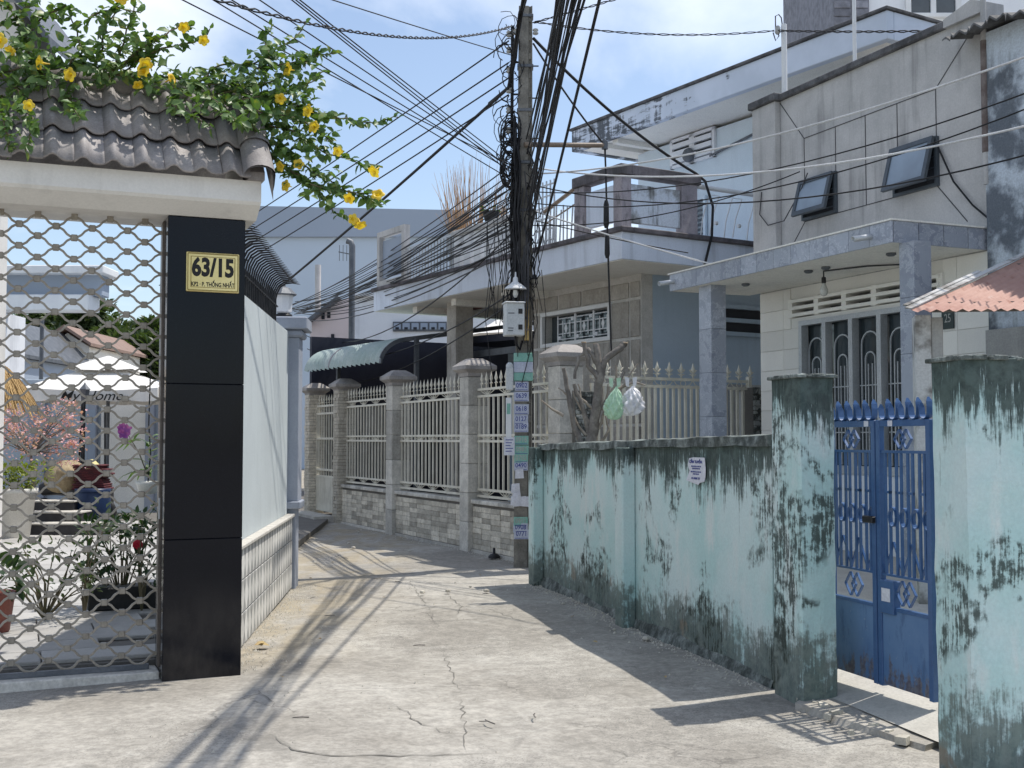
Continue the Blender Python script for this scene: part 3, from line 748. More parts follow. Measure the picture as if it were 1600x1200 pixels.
# spikes: vertical, then arching out over the lane
sp = MB()
pts = [(0, 0, 0), (0, 0, .30), (0, -.012, .36), (0, -.045, .425), (0, -.10, .462), (0, -.17, .47), (0, -.25, .452)]
sp.tube([(x, y + .1, z) for x, y, z in pts], [.009] * 5 + [.008, .002], 6)
spm = sp.fixn(sp.mesh('curved_spike'))
s = send - .35
while s > -1.0:
    inst('curved_spike', spm, M['iron'], lw, (s, 0, zw), rot=(0, 0, U(-.03, .03))); s -= .118
rr = MB()
for zz_ in (.07, .24): rr.bar((-1.0, .1, zw + zz_), (send - .2, .1, zw + zz_), .02, .012)
rr.build('spike_rail', M['iron'], lw)
# end pillar
ep = MB(); px0, px1 = send - .03, send + .36
ep.box(px0, -.11, .9, px1, .26, 2.62, .006)
ep.box(px0 + .03, -.085, -.05, px1 - .03, .24, .82, .006)
ep.box(px0 - .03, -.14, .82, px1 + .03, .29, .90, .01)
ep.build('end_pillar', M['greypaint'], lw)
cp = MB(); cp.box(px0 - .04, -.15, 2.62, px1 + .04, .30, 2.70, .02); cp.box(px0 - .09, -.20, 2.70, px1 + .09, .35, 2.83, .012)
cp.build('pillar_cap', M['greypaint'], lw)
pc = LW.w((px0 + px1) / 2, .075, 2.83)
ln = T('post_lantern', 'small white glass lantern with dark cap on top of the grey end pillar', 'lantern', pc)
MB().lathe([(.09, 0), (.10, .02), (.085, .05), (.06, .06)], 8).build('base', M['iron'], ln)
MB().lathe([(.065, .06), (.085, .075), (.10, .25), (.09, .255)], 8, smooth=False).build('glass_shade', M['white'], ln)
MB().lathe([(.13, .25), (.14, .262), (.07, .33), (.02, .35), (.012, .40), (.0, .405)], 8, smooth=False).build('cap', M['gutter'], ln)

# ------------------------------------------------------------------ inside the courtyard
def blob_plant(b, c, rad, n, L, W, squash=1.0):
    for _ in range(n):
        d = Vector((rng.gauss(0, 1), rng.gauss(0, 1), rng.gauss(0, 1))).normalized()
        r = U(.35, 1) ** .5
        p = Vector(c) + Vector((d.x * rad * r, d.y * rad * r, d.z * rad * r * squash))
        o = (d + Vector((U(-.6, .6), U(-.6, .6), U(-.2, .7)))).normalized()
        k = U(.65, 1.2)
        b.leaf(p, o, (U(-.5, .5), U(-.5, .5), 1), L * k, W * k)
def stems_to(b, a, tips, r0=.012):
    for t in tips:
        a_, t_ = Vector(a), Vector(t); mid_ = a_.lerp(t_, .5) + Vector((U(-.05, .05), U(-.05, .05), .05))
        b.tube([a_, mid_, t_], [r0, r0 * .7, r0 * .35], 5)

# white potted pink blossom and lime shrub
def pot_mesh(r, h): return MB().lathe([(r * .68, 0), (r * .72, .01), (r * .95, h * .9), (r * 1.04, h * .9), (r * 1.04, h), (r * .92, h), (r * .88, h * .88), (0, h * .86)], 20)
pY = 17.6
pb = at(20, 820, pY); pb.z = CY
pot = T('potted_lime_shrub', 'lime green leafy shrub in a tall white pot at the far side of the courtyard', 'potted plant', pb)
pot_mesh(.33, .72).build('pot', M['pot'], pot)
b = MB()
for _ in range(9): blob_plant(b, (U(-.35, .45), U(-.3, .3), .82 + U(0, .22)), .16, 70, .075, .045)
stuff(b.build('foliage', M['leaflime'], pot, fix=False))
b = MB(); stems_to(b, (0, 0, .6), [(U(-.4, .45), U(-.3, .3), U(.8, 1.0)) for _ in range(10)]); b.build('stem', M['stem'], pot)
bl = T('blossom_tree', 'small pink blossoming tree behind the white pot', 'tree', (pb.x - .1, pb.y + .9, CY))
b = MB(); b.tube([(0, 0, 0), (.04, 0, .7), (-.03, 0, 1.3)], [.04, .03, .02], 7)
tips = [(U(-.7, .65), U(-.5, .5), U(1.25, 2.0)) for _ in range(26)] + [(.75, 0, 1.5), (.55, 0, 1.2), (.6, -.1, 1.65)]
stems_to(b, (-.03, 0, 1.2), tips, .014); b.build('trunk', M['bark'], bl)
b = MB()
for t in tips: blob_plant(b, t, U(.10, .19), 55, .045, .045)
for _ in range(260): blob_plant(b, (U(-.8, .75), U(-.5, .5), U(1.0, 2.05)), .04, 2, .04, .04)
stuff(b.build('blossom', M['pink'], bl, fix=False))

# thatched parasol
tp = at(-10, 615, 16.6); 
th = T('thatched_parasol', 'straw thatched parasol at the left edge behind the lattice', 'parasol', (tp.x, tp.y, CY))
MB().tube([(0, 0, 0), (0, 0, 2.3)], .03, 8).build('pole', M['stem'], th)
b = MB()
for _ in range(1500):
    a = U(0, 2 * math.pi); r0 = U(.02, .42); r1 = r0 + U(.12, .26)
    zr = lambda r: 2.52 - .55 * (r / .55) ** 1.7
    b.bar((math.cos(a) * r0, math.sin(a) * r0, zr(r0) + U(0, .02)), (math.cos(a + U(-.1, .1)) * r1, math.sin(a) * r1, zr(r1) - U(0, .05)), .010, .006)
stuff(b.build('thatch', M['straw'], th))
MB().lathe([(.001, 2.48), (.2, 2.42), (.4, 2.18), (.5, 1.97)], 16, caps=False).build('lining', M['straw'], th)

# big white parasol with lettered valance
uY = 21.0
u0, u1 = at(42, 625, uY), at(236, 606, uY)
uc = (u0 + u1) / 2
um = T('white_parasol', 'large white two-tier parasol with lettered valance in the courtyard', 'parasol', (uc.x, uc.y + 1.0, CY), R(4))
hw = (u1.x - u0.x) / 2 + .06
ze_ = at(130, 606, uY).z - CY; zv = at(130, 626, uY).z - CY; zp = at(118, 572, uY).z - CY; zq = at(118, 550, uY).z - CY
MB().tube([(0, 0, 0), (0, 0, zp)], .035, 8).build('pole', M['gutter'], um)
def pyramid(b, r, z0_, z1_, rt, n=8):
    ring = []
    for lv in range(5):
        t = lv / 4; rr_ = r + (rt - r) * t; zz_ = z0_ + (z1_ - z0_) * (t ** .92)
        row = []
        for k_ in range(n):
            q = k_ / n * 4; side = int(q); f = q - side
            cs = [(-1, -1), (1, -1), (1, 1), (-1, 1)]; a, c = cs[side], cs[(side + 1) % 4]
            x, y = a[0] + (c[0] - a[0]) * f, a[1] + (c[1] - a[1]) * f
            sag = -.05 * math.sin(f * math.pi) * (1 - t)
            row.append((x * rr_, y * rr_, zz_ + sag * rr_))
        ring.append(row)
    vs = [p for row in ring for p in row]
    b.add(vs, [(i * n + k_, i * n + (k_ + 1) % n, (i + 1) * n + (k_ + 1) % n, (i + 1) * n + k_) for i in range(4) for k_ in range(n)])
b = MB(); pyramid(b, hw, ze_, zp, .28, 32); b.build('canopy', M['canvas'], um, fix=False)
b = MB(); pyramid(b, .58, zp - .02, zq, .02, 16); b.build('top_canopy', M['canvas'], um, fix=False)
b = MB(); n = 40
for sd_ in range(4):
    cs = [(-1, -1), (1, -1), (1, 1), (-1, 1)]; a, c = cs[sd_], cs[(sd_ + 1) % 4]
    vs = []
    for i in range(n + 1):
        f = i / n; x, y = a[0] + (c[0] - a[0]) * f, a[1] + (c[1] - a[1]) * f
        wv_ = 1 + .010 * math.sin(i * 1.3 + sd_)
        sag = -.05 * math.sin(f * math.pi) * hw
        vs += [(x * hw, y * hw, ze_ + sag), (x * hw * wv_, y * hw * wv_, zv - .02 * abs(math.sin(f * math.pi * 5)))]
    b.add(vs, [(2 * i, 2 * i + 1, 2 * i + 3, 2 * i + 2) for i in range(n)])
b.build('valance', M['canvas'], um, fix=False)
inst('lettering', text_mesh('My Home', .24, M['ink'], shear=.35, bold=.001, sx=1.12), None, um, (.02, -hw - .05, (ze_ + zv) / 2 - .04))

# courtyard back building, steps, lamp post, leaning poles and clutter
bY = 24.0
ch = T('courtyard_house', 'low blue-grey courtyard house behind the white parasol', 'house', (0, 0, 0))
p0, p1 = at(-260, 700, bY), at(262, 700, bY)
MB().box(p0.x, bY, 0, p1.x, bY + 3, at(100, 600, bY).z).build('wall', M['yardwall'], ch)
for u_ in (52, 66, 146, 236):
    q = at(u_, 700, bY); MB().box(q.x - .09, bY - .12, 0, q.x + .09, bY - .004, at(100, 604, bY).z, .01).build('pilaster', M['greypaint'], ch)
q0, q1 = at(160, 612, bY), at(234, 612, bY)
MB().box(q0.x, bY - .05, 0, q1.x, bY - .004, q0.z).build('beige_panel', M['soffit'], ch, label='beige wall panel right of the dark doorway')
q0, q1 = at(142, 640, bY), at(153, 640, bY)
MB().box(q0.x, bY - .13, .1, q1.x, bY - .121, q0.z).build('door', M['farband'], ch)
MB().box(p0.x, bY - .25, at(100, 604, bY).z, p1.x + .1, bY + 3.2, at(100, 594, bY).z, .01).build('parapet', M['yardwall'], ch)

st = T('garden_steps', 'two black polished stone steps beside the white pot', 'steps', (0, 0, 0))
for i, (ua, ub, va, vb, Y) in enumerate(((40, 155, 805, 818, 18.0), (42, 126, 790, 803, 18.4), (48, 115, 778, 790, 18.8))):
    a, c = at(ua, va, Y), at(ub, vb, Y)
    MB().box(a.x, Y, CY + .0, c.x, Y + .7 - .1 * i, CY + .15 * (i + 1), .008).build('step', M['blackstone'], st)
    MB().box(a.x - .01, Y - .015, CY + .15 * (i + 1), c.x + .015, Y + .45, CY + .15 * (i + 1) + .025, .005).build('tread', M['capstone'], st)

lp = at(131, 700, 20.0)
gl = T('garden_lamp', 'slim black garden lamp post with a small lantern in front of the courtyard house', 'lamp', (lp.x, lp.y, CY))
hz = at(131, 628, 20).z - CY
MB().tube([(0, 0, 0), (0, 0, hz)], .02, 6).build('post', M['iron'], gl)
MB().lathe([(.03, hz), (.06, hz + .03), (.085, hz + .2), (.10, hz + .21), (.02, hz + .3), (0, hz + .34)], 6, smooth=False).build('lantern', M['gutter'], gl)
for i, (ua, ub) in enumerate(((118, 131), (121, 129), (124, 133), (166, 164))):
    a, c = at(ua, 705, 20.3), at(ub, 615 if i < 3 else 640, 20.6)
    o = MB().tube([(a.x, a.y, CY), tuple(c)], .018, 6).build('leaning_pole', M['iron'])
    tag(o, (['leftmost', 'middle', 'rightmost'][i] + ' of the three thin black poles leaning beside the garden lamp' if i < 3 else 'short black pole leaning against the beige panel'), 'pole', 'poles leaning at the courtyard house' if i < 3 else None)
q = at(145, 770, 19.2)
br = T('blue_barrel', 'dark blue plastic barrel beyond the steps', 'barrel', (q.x, q.y, CY))
MB().lathe([(.24, 0), (.27, .03), (.285, .3), (.27, .58), (.25, .62), (.0, .62)], 18).build('drum', M['bluebarrel'], br)
MB().lathe([(.28, .60), (.28, .65), (.0, .66)], 18).build('lid', M['bluebarrel'], br)
sk = at(145, 707, 19.4)
rc = MB()
for i in range(12): rc.box(-.24 + U(-.05, .05), -.2, .3 + i * .034, .24 + U(-.07, .07), .2, .332 + i * .034, .012)
rcz = T('cloth_stack', 'stack of dark red and grey folded cloths behind the blue barrel', 'cloths', (sk.x, sk.y, CY + .33))
rc.build('folded_cloth', M['redcloth'], rcz)
MB().box(-.30, -.23, -.33, .28, .23, .29, .01).build('stand', M['rubber'], rcz)
sc_ = at(108, 745, 19.5)
sct = T('parked_scooter', 'dark scooter parked beside the steps with a straw hat on it', 'scooter', (sc_.x, sc_.y, CY))
b = MB()
b.tube([(-.45, 0, .62), (-.2, 0, .68), (.05, 0, .62), (.18, 0, .34), (.38, 0, .34), (.52, 0, .7), (.5, 0, .95)], [.10, .15, .14, .10, .09, .08, .05], 8)
b.build('body', M['rubber'], sct)
for x in (-.42, .55): 
    w = MB(); w.lathe([(.13, -.05), (.23, -.05), (.245, 0), (.23, .05), (.13, .05)], 18); me = w.fixn(w.mesh('wheel')); me.transform(Matrix.Rotation(math.pi / 2, 4, 'X'))
    inst('wheel', me, M['rubber'], sct, (x, 0, .245))
MB().tube([(.48, -.3, 1.0), (.5, 0, .97), (.48, .3, 1.0)], .018, 6).build('handlebar', M['iron'], sct)
MB().lathe([(.02, 1.12), (.05, 1.11), (.17, .99), (.2, .97), (.17, .96)], 12, c=(.40, -.1, 0)).build('headlight_shell', M['yellowhelmet'], sct)
hat = MB().lathe([(0, .18), (.10, .17), (.14, .05), (.34, .0), (.30, -.012), (.0, .0)], 20).build('straw_hat', M['greybasket'], None, (sc_.x - .05, sc_.y - .05, CY + .84))
hat.rotation_euler = (.9, .1, 0)
tag(hat, 'tan woven straw hat hung on the dark scooter', 'hat')

# plants close behind the lattice
def shrub(name, label, u, v, Y, h, w, n, L, W, m, blobs=8, group=None, planter=None):
    p = at(u, v, Y); o = T(name, label, 'plant', (p.x, p.y, CY), group=group)
    b = MB(); tips = [(U(-w, w), U(-.2, .2), U(.35, 1) * h) for _ in range(blobs)]
    stems_to(b, (0, 0, 0), tips, .009); b.build('stem', M['stem'], o)
    b = MB()
    for t in tips: blob_plant(b, t, U(.05, .10), n, L, W)
    stuff(b.build('foliage', m, o, fix=False)); return o, tips
pl = at(205, 925, 10.3); 
plo = T('planter_trough', 'low black planter trough standing inside the lattice next to the pillar', 'planter', (pl.x, pl.y, CY), GW.rot)
MB().box(-.36, -.15, 0, .34, .15, .19, .01).build('trough', M['rubber'], plo); MB().box(-.33, -.13, .19, .31, .13, .194).build('soil', M['grout'], plo)
shrub('dark_shrub', 'dark leafy shrub growing in the black trough near the pillar', 190, 900, 10.3, .78, .30, 16, .085, .04, M['leafdark'], 22)
shrub('pale_shrub', 'sparse pale green shrub left of the dark shrub behind the lattice', 70, 930, 9.6, .62, .36, 9, .075, .036, M['leaftree'], 20)
shrub('tall_seedling', 'thin tall seedling with few broad leaves in front of the dark shrub', 132, 920, 9.8, .85, .12, 4, .10, .05, M['leaftree'], 7)
ro, tips = shrub('rose_bush', 'rose bush with one red bloom close to the jamb post', 222, 900, 10.1, .80, .13, 9, .075, .04, M['leafdark'], 9)
b = MB(); q = at(215, 853, 10.1); c = Vector((q.x, q.y, q.z)) - Vector(ro.location)
for i in range(16):
    a = i * 2.4; b.leaf(c + Vector((math.cos(a) * .008, math.sin(a) * .008, -.03)), (math.cos(a) * .35, math.sin(a) * .35, 1), (math.cos(a), math.sin(a), 0), .085, .06)
b.build('red_bloom', M['red'], ro, fix=False)
hp = at(231, 762, 10.4)
hpo = T('hanging_orchid', 'orchid with strap leaves and purple blooms in a white pot close to the jamb', 'potted plant', hp)
MB().lathe([(.02, -.06), (.07, -.05), (.10, .03), (.105, .055), (.09, .055), (0, .04)], 16).build('pot', M['pot'], hpo)
for i in range(16):
    b = MB(); a = U(-.6, math.pi + .6); L = U(.22, .4); base_ = Vector((0, 0, .05 + U(0, .45)))
    pts = [base_ + Vector((math.cos(a) * L * t, math.sin(a) * L * .6 * t, .22 * t - .28 * t * t)) for t in (0, .25, .5, .75, 1)]
    for k in range(4):
        d = pts[k + 1] - pts[k]; sd2 = Vector((-d.y, d.x, .25 * d.length)).normalized() * .024 * (1, 1.1, .9, .6)[k]; se2 = sd2 * (1.1, .9, .6, .1)[k] / (1, 1.1, .9, .6)[k]
        b.quad(pts[k] - sd2, pts[k] + sd2, pts[k + 1] + se2, pts[k + 1] - se2)
    b.build('strap_leaf', M['leafvine'], hpo, fix=False)
MB().tube([(0, 0, .04), (.02, 0, .3), (.0, 0, .55), (.01, 0, 1.1)], .006, 5).build('hanger', M['iron'], hpo)
q = at(197, 674, 10.4); c = q - hp
b = MB(); b.tube([(0, 0, .1), (-.08, 0, .3), tuple(c)], [.006, .005, .003], 5); b.build('flower_stem', M['stem'], hpo)
b = MB()
for _ in range(7):
    cc = c + Vector((U(-.06, .06), U(-.04, .04), U(-.05, .05)))
    for i in range(5):
        a = i * 2 * math.pi / 5 + U(0, .5); b.leaf(cc, (math.cos(a), -.3, math.sin(a)), (0, -1, 0), .045, .034)
stuff(b.build('purple_bloom', M['purple'], hpo, fix=False))
q = at(-6, 930, 9.0); 
cpo = T('clay_pot_plant', 'dark red clay pot with a broad leaf cut by the left edge', 'potted plant', (q.x, q.y, CY))
pot_mesh(.14, .30).build('pot', M['clay'], cpo)
b = MB(); blob_plant(b, (.06, 0, .42), .12, 30, .14, .07); stuff(b.build('foliage', M['leafdark'], cpo, fix=False))

# far things over the courtyard
def gable_house(name, label, u0, u1, v_eave, v_ridge, Y, wm, rm, depth=5):
    a, c = at(u0, v_eave, Y), at(u1, v_eave, Y); zr = at(u0, v_ridge, Y).z; x0, x1, ze2 = a.x, c.x, a.z
    o = T(name, label, 'house', (0, 0, 0))
    MB().box(x0 + .2, Y, 0, x1 - .2, Y + depth, ze2).build('wall', wm, o)
    xm = (x0 + x1) / 2
    MB().prism([(x0 + .2, ze2), (x1 - .2, ze2), (xm, zr - .15)], Y, Y + depth).build('gable', wm, o)
    b = MB()
    for s1_, s2_ in ((x0, xm), (xm, x1)):
        za, zc = (ze2, zr) if s1_ == x0 else (zr, ze2)
        b.prism([(s1_, za), (s2_, zc), (s2_, zc + .12), (s1_, za + .12)], Y - .4, Y + depth + .4)
    b.build('roof', rm, o); return o
gable_house('brown_roof_house', 'distant house with reddish brown gable roof seen through the lattice', 62, 148, 542, 514, 44, M['soffit'], M['brownroof'], 6)
gable_house('dark_roof_house', 'dark gabled house with white verge at the left edge behind the lattice', -70, 44, 560, 500, 38, M['farband'], M['gutter'], 6)
fo = T('flat_roof_house', 'white flat-roofed building with a grey fascia seen high through the lattice', 'building', (0, 0, 0))
Y = 27
a, c = at(-200, 486, Y), at(160, 418, Y)
MB().box(a.x, Y, at(0, 462, Y).z, c.x, Y + .5, c.z - .02, .02).build('fascia', M['farband'], fo)
MB().box(a.x, Y - .4, at(0, 430, Y).z, c.x + .15, Y + .7, at(0, 418, Y).z, .02).build('roof_slab', M['white'], fo)
MB().box(a.x, Y - .3, at(0, 486, Y).z, c.x - .2, Y + .45, at(0, 462, Y).z - .004, .02).build('lower_slab', M['white'], fo)
MB().box(a.x, Y + 1.5, 0, at(-2, 480, Y).x, Y + .3, at(0, 486, Y).z - .004).build('wall', M['whitewall'], fo)
bd = T('tall_gable_house', 'tall pale house with a dark sloping verge at the top left corner', 'house', (0, 0, 0))
Y = 15.5
a, c = at(-300, 120, Y), at(75, 82, Y); k0 = at(22, -10, Y)
zc_ = at(0, 190, Y).z; MB().prism([(a.x, zc_), (c.x - .25, zc_), (c.x - .25, c.z), (k0.x, k0.z - .12), (a.x, k0.z - .12)], Y, Y + 1.2).build('wall', M['beam'], bd)
MB().box(a.x, Y + .3, 0, at(-4, 400, Y).x, Y + .06, at(0, 100, Y).z).build('lower_wall', M['beam'], bd)
b = MB(); sl2 = (k0 - at(98, 82, Y)); e = at(98, 82, Y)
b.prism([(e.x, e.z - .06), (e.x, e.z + .06), (k0.x, k0.z + .14), (k0.x - .8, k0.z + .14 + .6), (k0.x - .8, k0.z + .45), (k0.x, k0.z)], Y - .45, Y + 1.5); b.build('roof_verge', M['gutter'], bd)

def tree(name, label, u, v_base, v_top, Y, wid, m, n=900, leaf=.22, group=None, squash=1.0):
    p, t = at(u, v_base, Y), at(u, v_top, Y); h = t.z
    o = T(name, label, 'tree', (p.x, p.y, 0), group=group)
    b = MB(); b.tube([(0, 0, 0), (.1, 0, h * .4), (-.05, 0, h * .75)], [.2, .14, .05], 7)
    cs = []
    for _ in range(16):
        a = U(0, 6.28); r = wid * U(.15, .95); zc = h * U(.5, .97); k = 1 - abs(zc / h - .68) * 1.4
        q = (math.cos(a) * r * k, math.sin(a) * r * k, zc); cs.append(q)
        b.tube([(0, 0, h * U(.3, .55)), Vector(q) * .6 + Vector((0, 0, h * .25)), q], [.06, .035, .012], 5)
    b.build('trunk', M['bark'], o)
    b = MB()
    for q in cs: blob_plant(b, q, wid * U(.22, .42), n // 16, leaf, leaf * .5, .8)
    stuff(b.build('crown', m, o, fix=False))
for i, (u, vt, Y, w) in enumerate(((120, 478, 62, 2.6), (195, 512, 58, 2.6), (60, 490, 66, 2.6), (235, 520, 52, 2.4), (20, 495, 70, 3.2), (165, 490, 68, 3))):
    tree('far_tree', ['tallest hazy tree above the brown gable roof', 'broad tree right of the brown roofed house', 'hazy tree left above the brown roofed house', 'nearest bushy tree beside the jamb post',
                      'hazy tree behind the dark gabled house', 'hazy tree behind the white parasol'][i], u, 620, vt, Y, w, M['leaftree'], 3200, .52, 'trees beyond the courtyard')
q = at(64, 600, 33)
o = MB().tube([(q.x, q.y, 0), (q.x, q.y, at(64, 500, 33).z)], .06, 8).build('grey_post', M['gutter']); tag(o, 'slim grey post standing left of the white parasol', 'post')
# ------------------------------------------------------------------ tiled boundary fence along the bend
FZ = 2.44
fn = T('boundary_fence', 'cream steel picket fence with mauve-capped stone posts on a tiled low wall, at the bend', 'fence', FN)
PU = (492, 538, 622, 741, 884)
PS = [FN.s(u, 0, 690) for u in PU]
def post_cap(b, c, z, r=.24):
    for (r0, z0), (r1, z1) in zip(((r * .68, 0), (r * .72, .05), (r, .10), (r, .15), (r * .62, .22), (r * .42, .25)), ((r * .72, .05), (r, .10), (r, .15), (r * .62, .22), (r * .42, .25), (r * .40, .255))):
        b.add([(c[0] + sx * r0, c[1] + sy * r0, z + z0) for sx, sy in ((-1, -1), (1, -1), (1, 1), (-1, 1))] + [(c[0] + sx * r1, c[1] + sy * r1, z + z1) for sx, sy in ((-1, -1), (1, -1), (1, 1), (-1, 1))],
              [(0, 1, 5, 4), (1, 2, 6, 5), (2, 3, 7, 6), (3, 0, 4, 7)])
    b.add([(c[0] + sx * r * .40, c[1] + sy * r * .40, z + .255) for sx, sy in ((-1, -1), (1, -1), (1, 1), (-1, 1))], [(0, 1, 2, 3)])
for i, s in enumerate(PS):
    h = FZ - .02
    if i < 2:
        MB().box(s - .15, -.15, -.05, s + .15, .15, h).build('post_core', M['grout'], fn)
        b = MB(); z = .0; row = 0
        while z < h - .03:
            hh = U(.045, .075)
            for f in range(4):
                x = -.165 + (0 if row % 2 else -.0)
                while x < .165:
                    w = U(.08, .20); x2 = min(.165, x + w)
                    if x2 - x > .02:
                        pr = U(.0, .022)
                        if f == 0: b.box(s + x + .003, -.16 - pr, z + .003, s + x2 - .003, -.149, z + hh - .003)
                        if f == 1: b.box(s + .149, x + .003, z + .003, s + .16 + pr, x2 - .003, z + hh - .003)
                        if f == 2: b.box(s - .16 - pr, x + .003, z + .003, s - .149, x2 - .003, z + hh - .003)
                    x = x2
            z += hh; row += 1
        stuff(b.build('stone_cladding', M['ftile'], fn, fix=False))
    else:
        z = -.05
        for j in range(6):
            z2 = h * (j + 1) / 6
            MB().box(s - .15, -.16, z + .002, s + .15, .16, z2 - .002, .008).build('post_block', M['fstone'], fn, (0, 0, 0)); z = z2
    b = MB(); post_cap(b, (s, 0), h); b.build('post_cap', M['fcap'] if i < 4 else M['fcap'], fn, fix=False)
tl = MB(); tl.box(-.148, -.014, -.036, .148, .0, .036, .006); tlm = tl.fixn(tl.mesh('stone_tile'))
pk = MB(); pk.box(-.012, -.012, 0, .012, .012, 1.30, 0); pkm = pk.mesh('picket')
fi = MB(); fi.lathe([(.008, 0), (.010, .05), (.026, .062), (.010, .075), (.009, .09), (.024, .125), (.010, .18), (.001, .225)], 6); fim = fi.fixn(fi.mesh('spear_finial'))
def fence_panel(s0, s1, low=True):
    if low:
        MB().box(s0, -.075, -.05, s1, .10, .66, 0).build('low_wall', M['grout'], fn)
        x = s0
        n = max(1, round((s1 - s0) / .30)); w = (s1 - s0) / n
        for j in range(8):
            for i in range(n):
                o = inst('stone_tile', tlm, M['ftile'], fn, (s0 + w * (i + .5), -.076 + U(-.004, .006), .075 + j * .073 + .0), scale=(w / .302, 1, 1))
        MB().box(s0, -.11, -.05, s1, -.076, .035, .004).build('plinth', M['fstone'], fn)
        i = 0; x = s0
        while x < s1 - .02:
            x2 = min(s1, x + .30); MB().box(x + .002, -.12, .66, x2 - .002, .13, .715, .008).build('cap_tile', M['fstone'], fn); x = x2
    b = MB()
    for z in (.765, .855, 1.52, 1.60, 2.14, 2.235): b.box(s0 + .0, -.018, z - .016, s1, .018, z + .016)
    b.build('rail', M['cream'], fn)
    n = max(3, round((s1 - s0) / .160))
    for i in range(n + 1):
        inst('picket', pkm, M['cream'], fn, (s0 + .03 + (s1 - s0 - .06) * i / n, 0, .85))
        if i % 1 == 0 and i < n: inst('spear_finial', fim, M['cream'], fn, (s0 + .03 + (s1 - s0 - .06) * (i + .5) / n, 0, 2.25))
    b = MB()                        # scrolls between the paired rails
    for z in (.81, 1.56, 2.187):
        k = int((s1 - s0) / .55)
        for q in range(k):
            c = s0 + (s1 - s0) * (q + .5) / k
            for sg in (-1, 1):
                b.bar((c + sg * .02, 0, z - .025), (c + sg * .11, 0, z + .03), .010, .010); b.bar((c + sg * .05, 0, z - .028), (c + sg * .22, 0, z + .028), .008, .008)
            b.tube([(c + .022 * math.cos(t), 0, z + .026 * math.sin(t)) for t in [j * math.pi / 4 for j in range(9)]], .007, 4)
    stuff(b.build('scrollwork', M['cream'], fn))
fence_panel(PS[1] + .15, PS[2] - .15); fence_panel(PS[2] + .15, PS[3] - .15); fence_panel(PS[3] + .15, PS[4] - .15)
# inner sheet of the sliding gate seen behind the second panel
sg = T('side_gate', 'narrow cream barred side gate between the two rough stone posts', 'gate', FN)
a, c = PS[0] + .155, PS[1] - .155
b = MB()
for z in (.16, .82, .95, 1.56, 2.05, 2.2): b.box(a, -.02, z - .02, c, .02, z + .02)
for x in (a + .02, c - .02): b.box(x - .02, -.021, .1, x + .02, .021, 2.26)
b.build('frame', M['cream'], sg)
gpk = MB(); gpk.box(-.012, -.012, 0, .012, .012, 1.9, 0); gpkm = gpk.mesh('bar')
n = 10
for i in range(1, n): inst('bar', gpkm, M['cream'], sg, (a + (c - a) * i / n, 0, .3)); inst('finial', fim, M['cream'], sg, (a + (c - a) * i / n, 0, 2.2))
MB().box(a + .03, -.012, .16, c - .03, .012, .82).build('kick_panel', M['cream'], sg)
MB().box(c - .08, -.05, 1.2, c - .05, -.02, 1.4, .004).build('handle', M['iron'], sg)
# extra end post behind the wall end, small ramp at the side gate
rp = MB(); rp.prism([(a - .1, -.02), (c + .1, -.02), (c + .1, .12), (a - .1, .12)], -.55, -.15)
o = rp.build('gate_ramp', M['fstone'], None, FN.loc, FN.rot); structure(o)

# ------------------------------------------------------------------ spiked cream fence turning away
FSZ = 2.30
fs = T('spiked_fence', 'cream fence with fleur spikes and paired rails behind the bare pollarded tree', 'fence', FS)
L2 = FS.s(1170, 0, 690)
s_first = FS.s(925, 0, 690)
for z in (2.30, 2.205, .4): MB().box(s_first - .02, -.018, z - .018, L2, .018, z + .018).build('rail', M['cream'], fs)
p2 = MB(); p2.box(-.016, -.014, 0, .016, .014, 2.2); p2m = p2.mesh('picket')
fl = MB(); fl.lathe([(.008, 0), (.012, .03), (.028, .045), (.012, .06), (.01, .07), (.030, .115), (.012, .17), (.001, .21)], 6)
fl.bar((-.055, 0, .115), (-.015, 0, .075), .016, .012); fl.bar((.055, 0, .115), (.015, 0, .075), .016, .012); fl.bar((-.05, 0, .055), (.05, 0, .055), .014, .012)
flm = fl.fixn(fl.mesh('fleur_spike'))
n = 26
for i in range(n + 1):
    x = s_first + (L2 - s_first) * i / n
    inst('picket', p2m, M['cream'], fs, (x, 0, .02))
    if i % 2 == 0: inst('fleur_spike', flm, M['cream'], fs, (x + .03, 0, 2.31))
b = MB()
for i in range(8):
    x = s_first + (L2 - s_first) * (i + .5) / 8
    b.tube([(x + .045 * math.cos(t), 0, 2.252 + .035 * math.sin(t)) for t in [j * math.pi / 5 for j in range(11)]], .007, 4)
    for sg_ in (-1, 1): b.tube([(x + sg_ * .06, 0, 2.22), (x + sg_ * .11, 0, 2.235), (x + sg_ * .15, 0, 2.285)], .007, 4)
stuff(b.build('scrollwork', M['cream'], fs))
MB().box(L2 - .02, -.03, 0, L2 + .04, .03, 2.36, .004).build('end_post', M['cream'], fs)
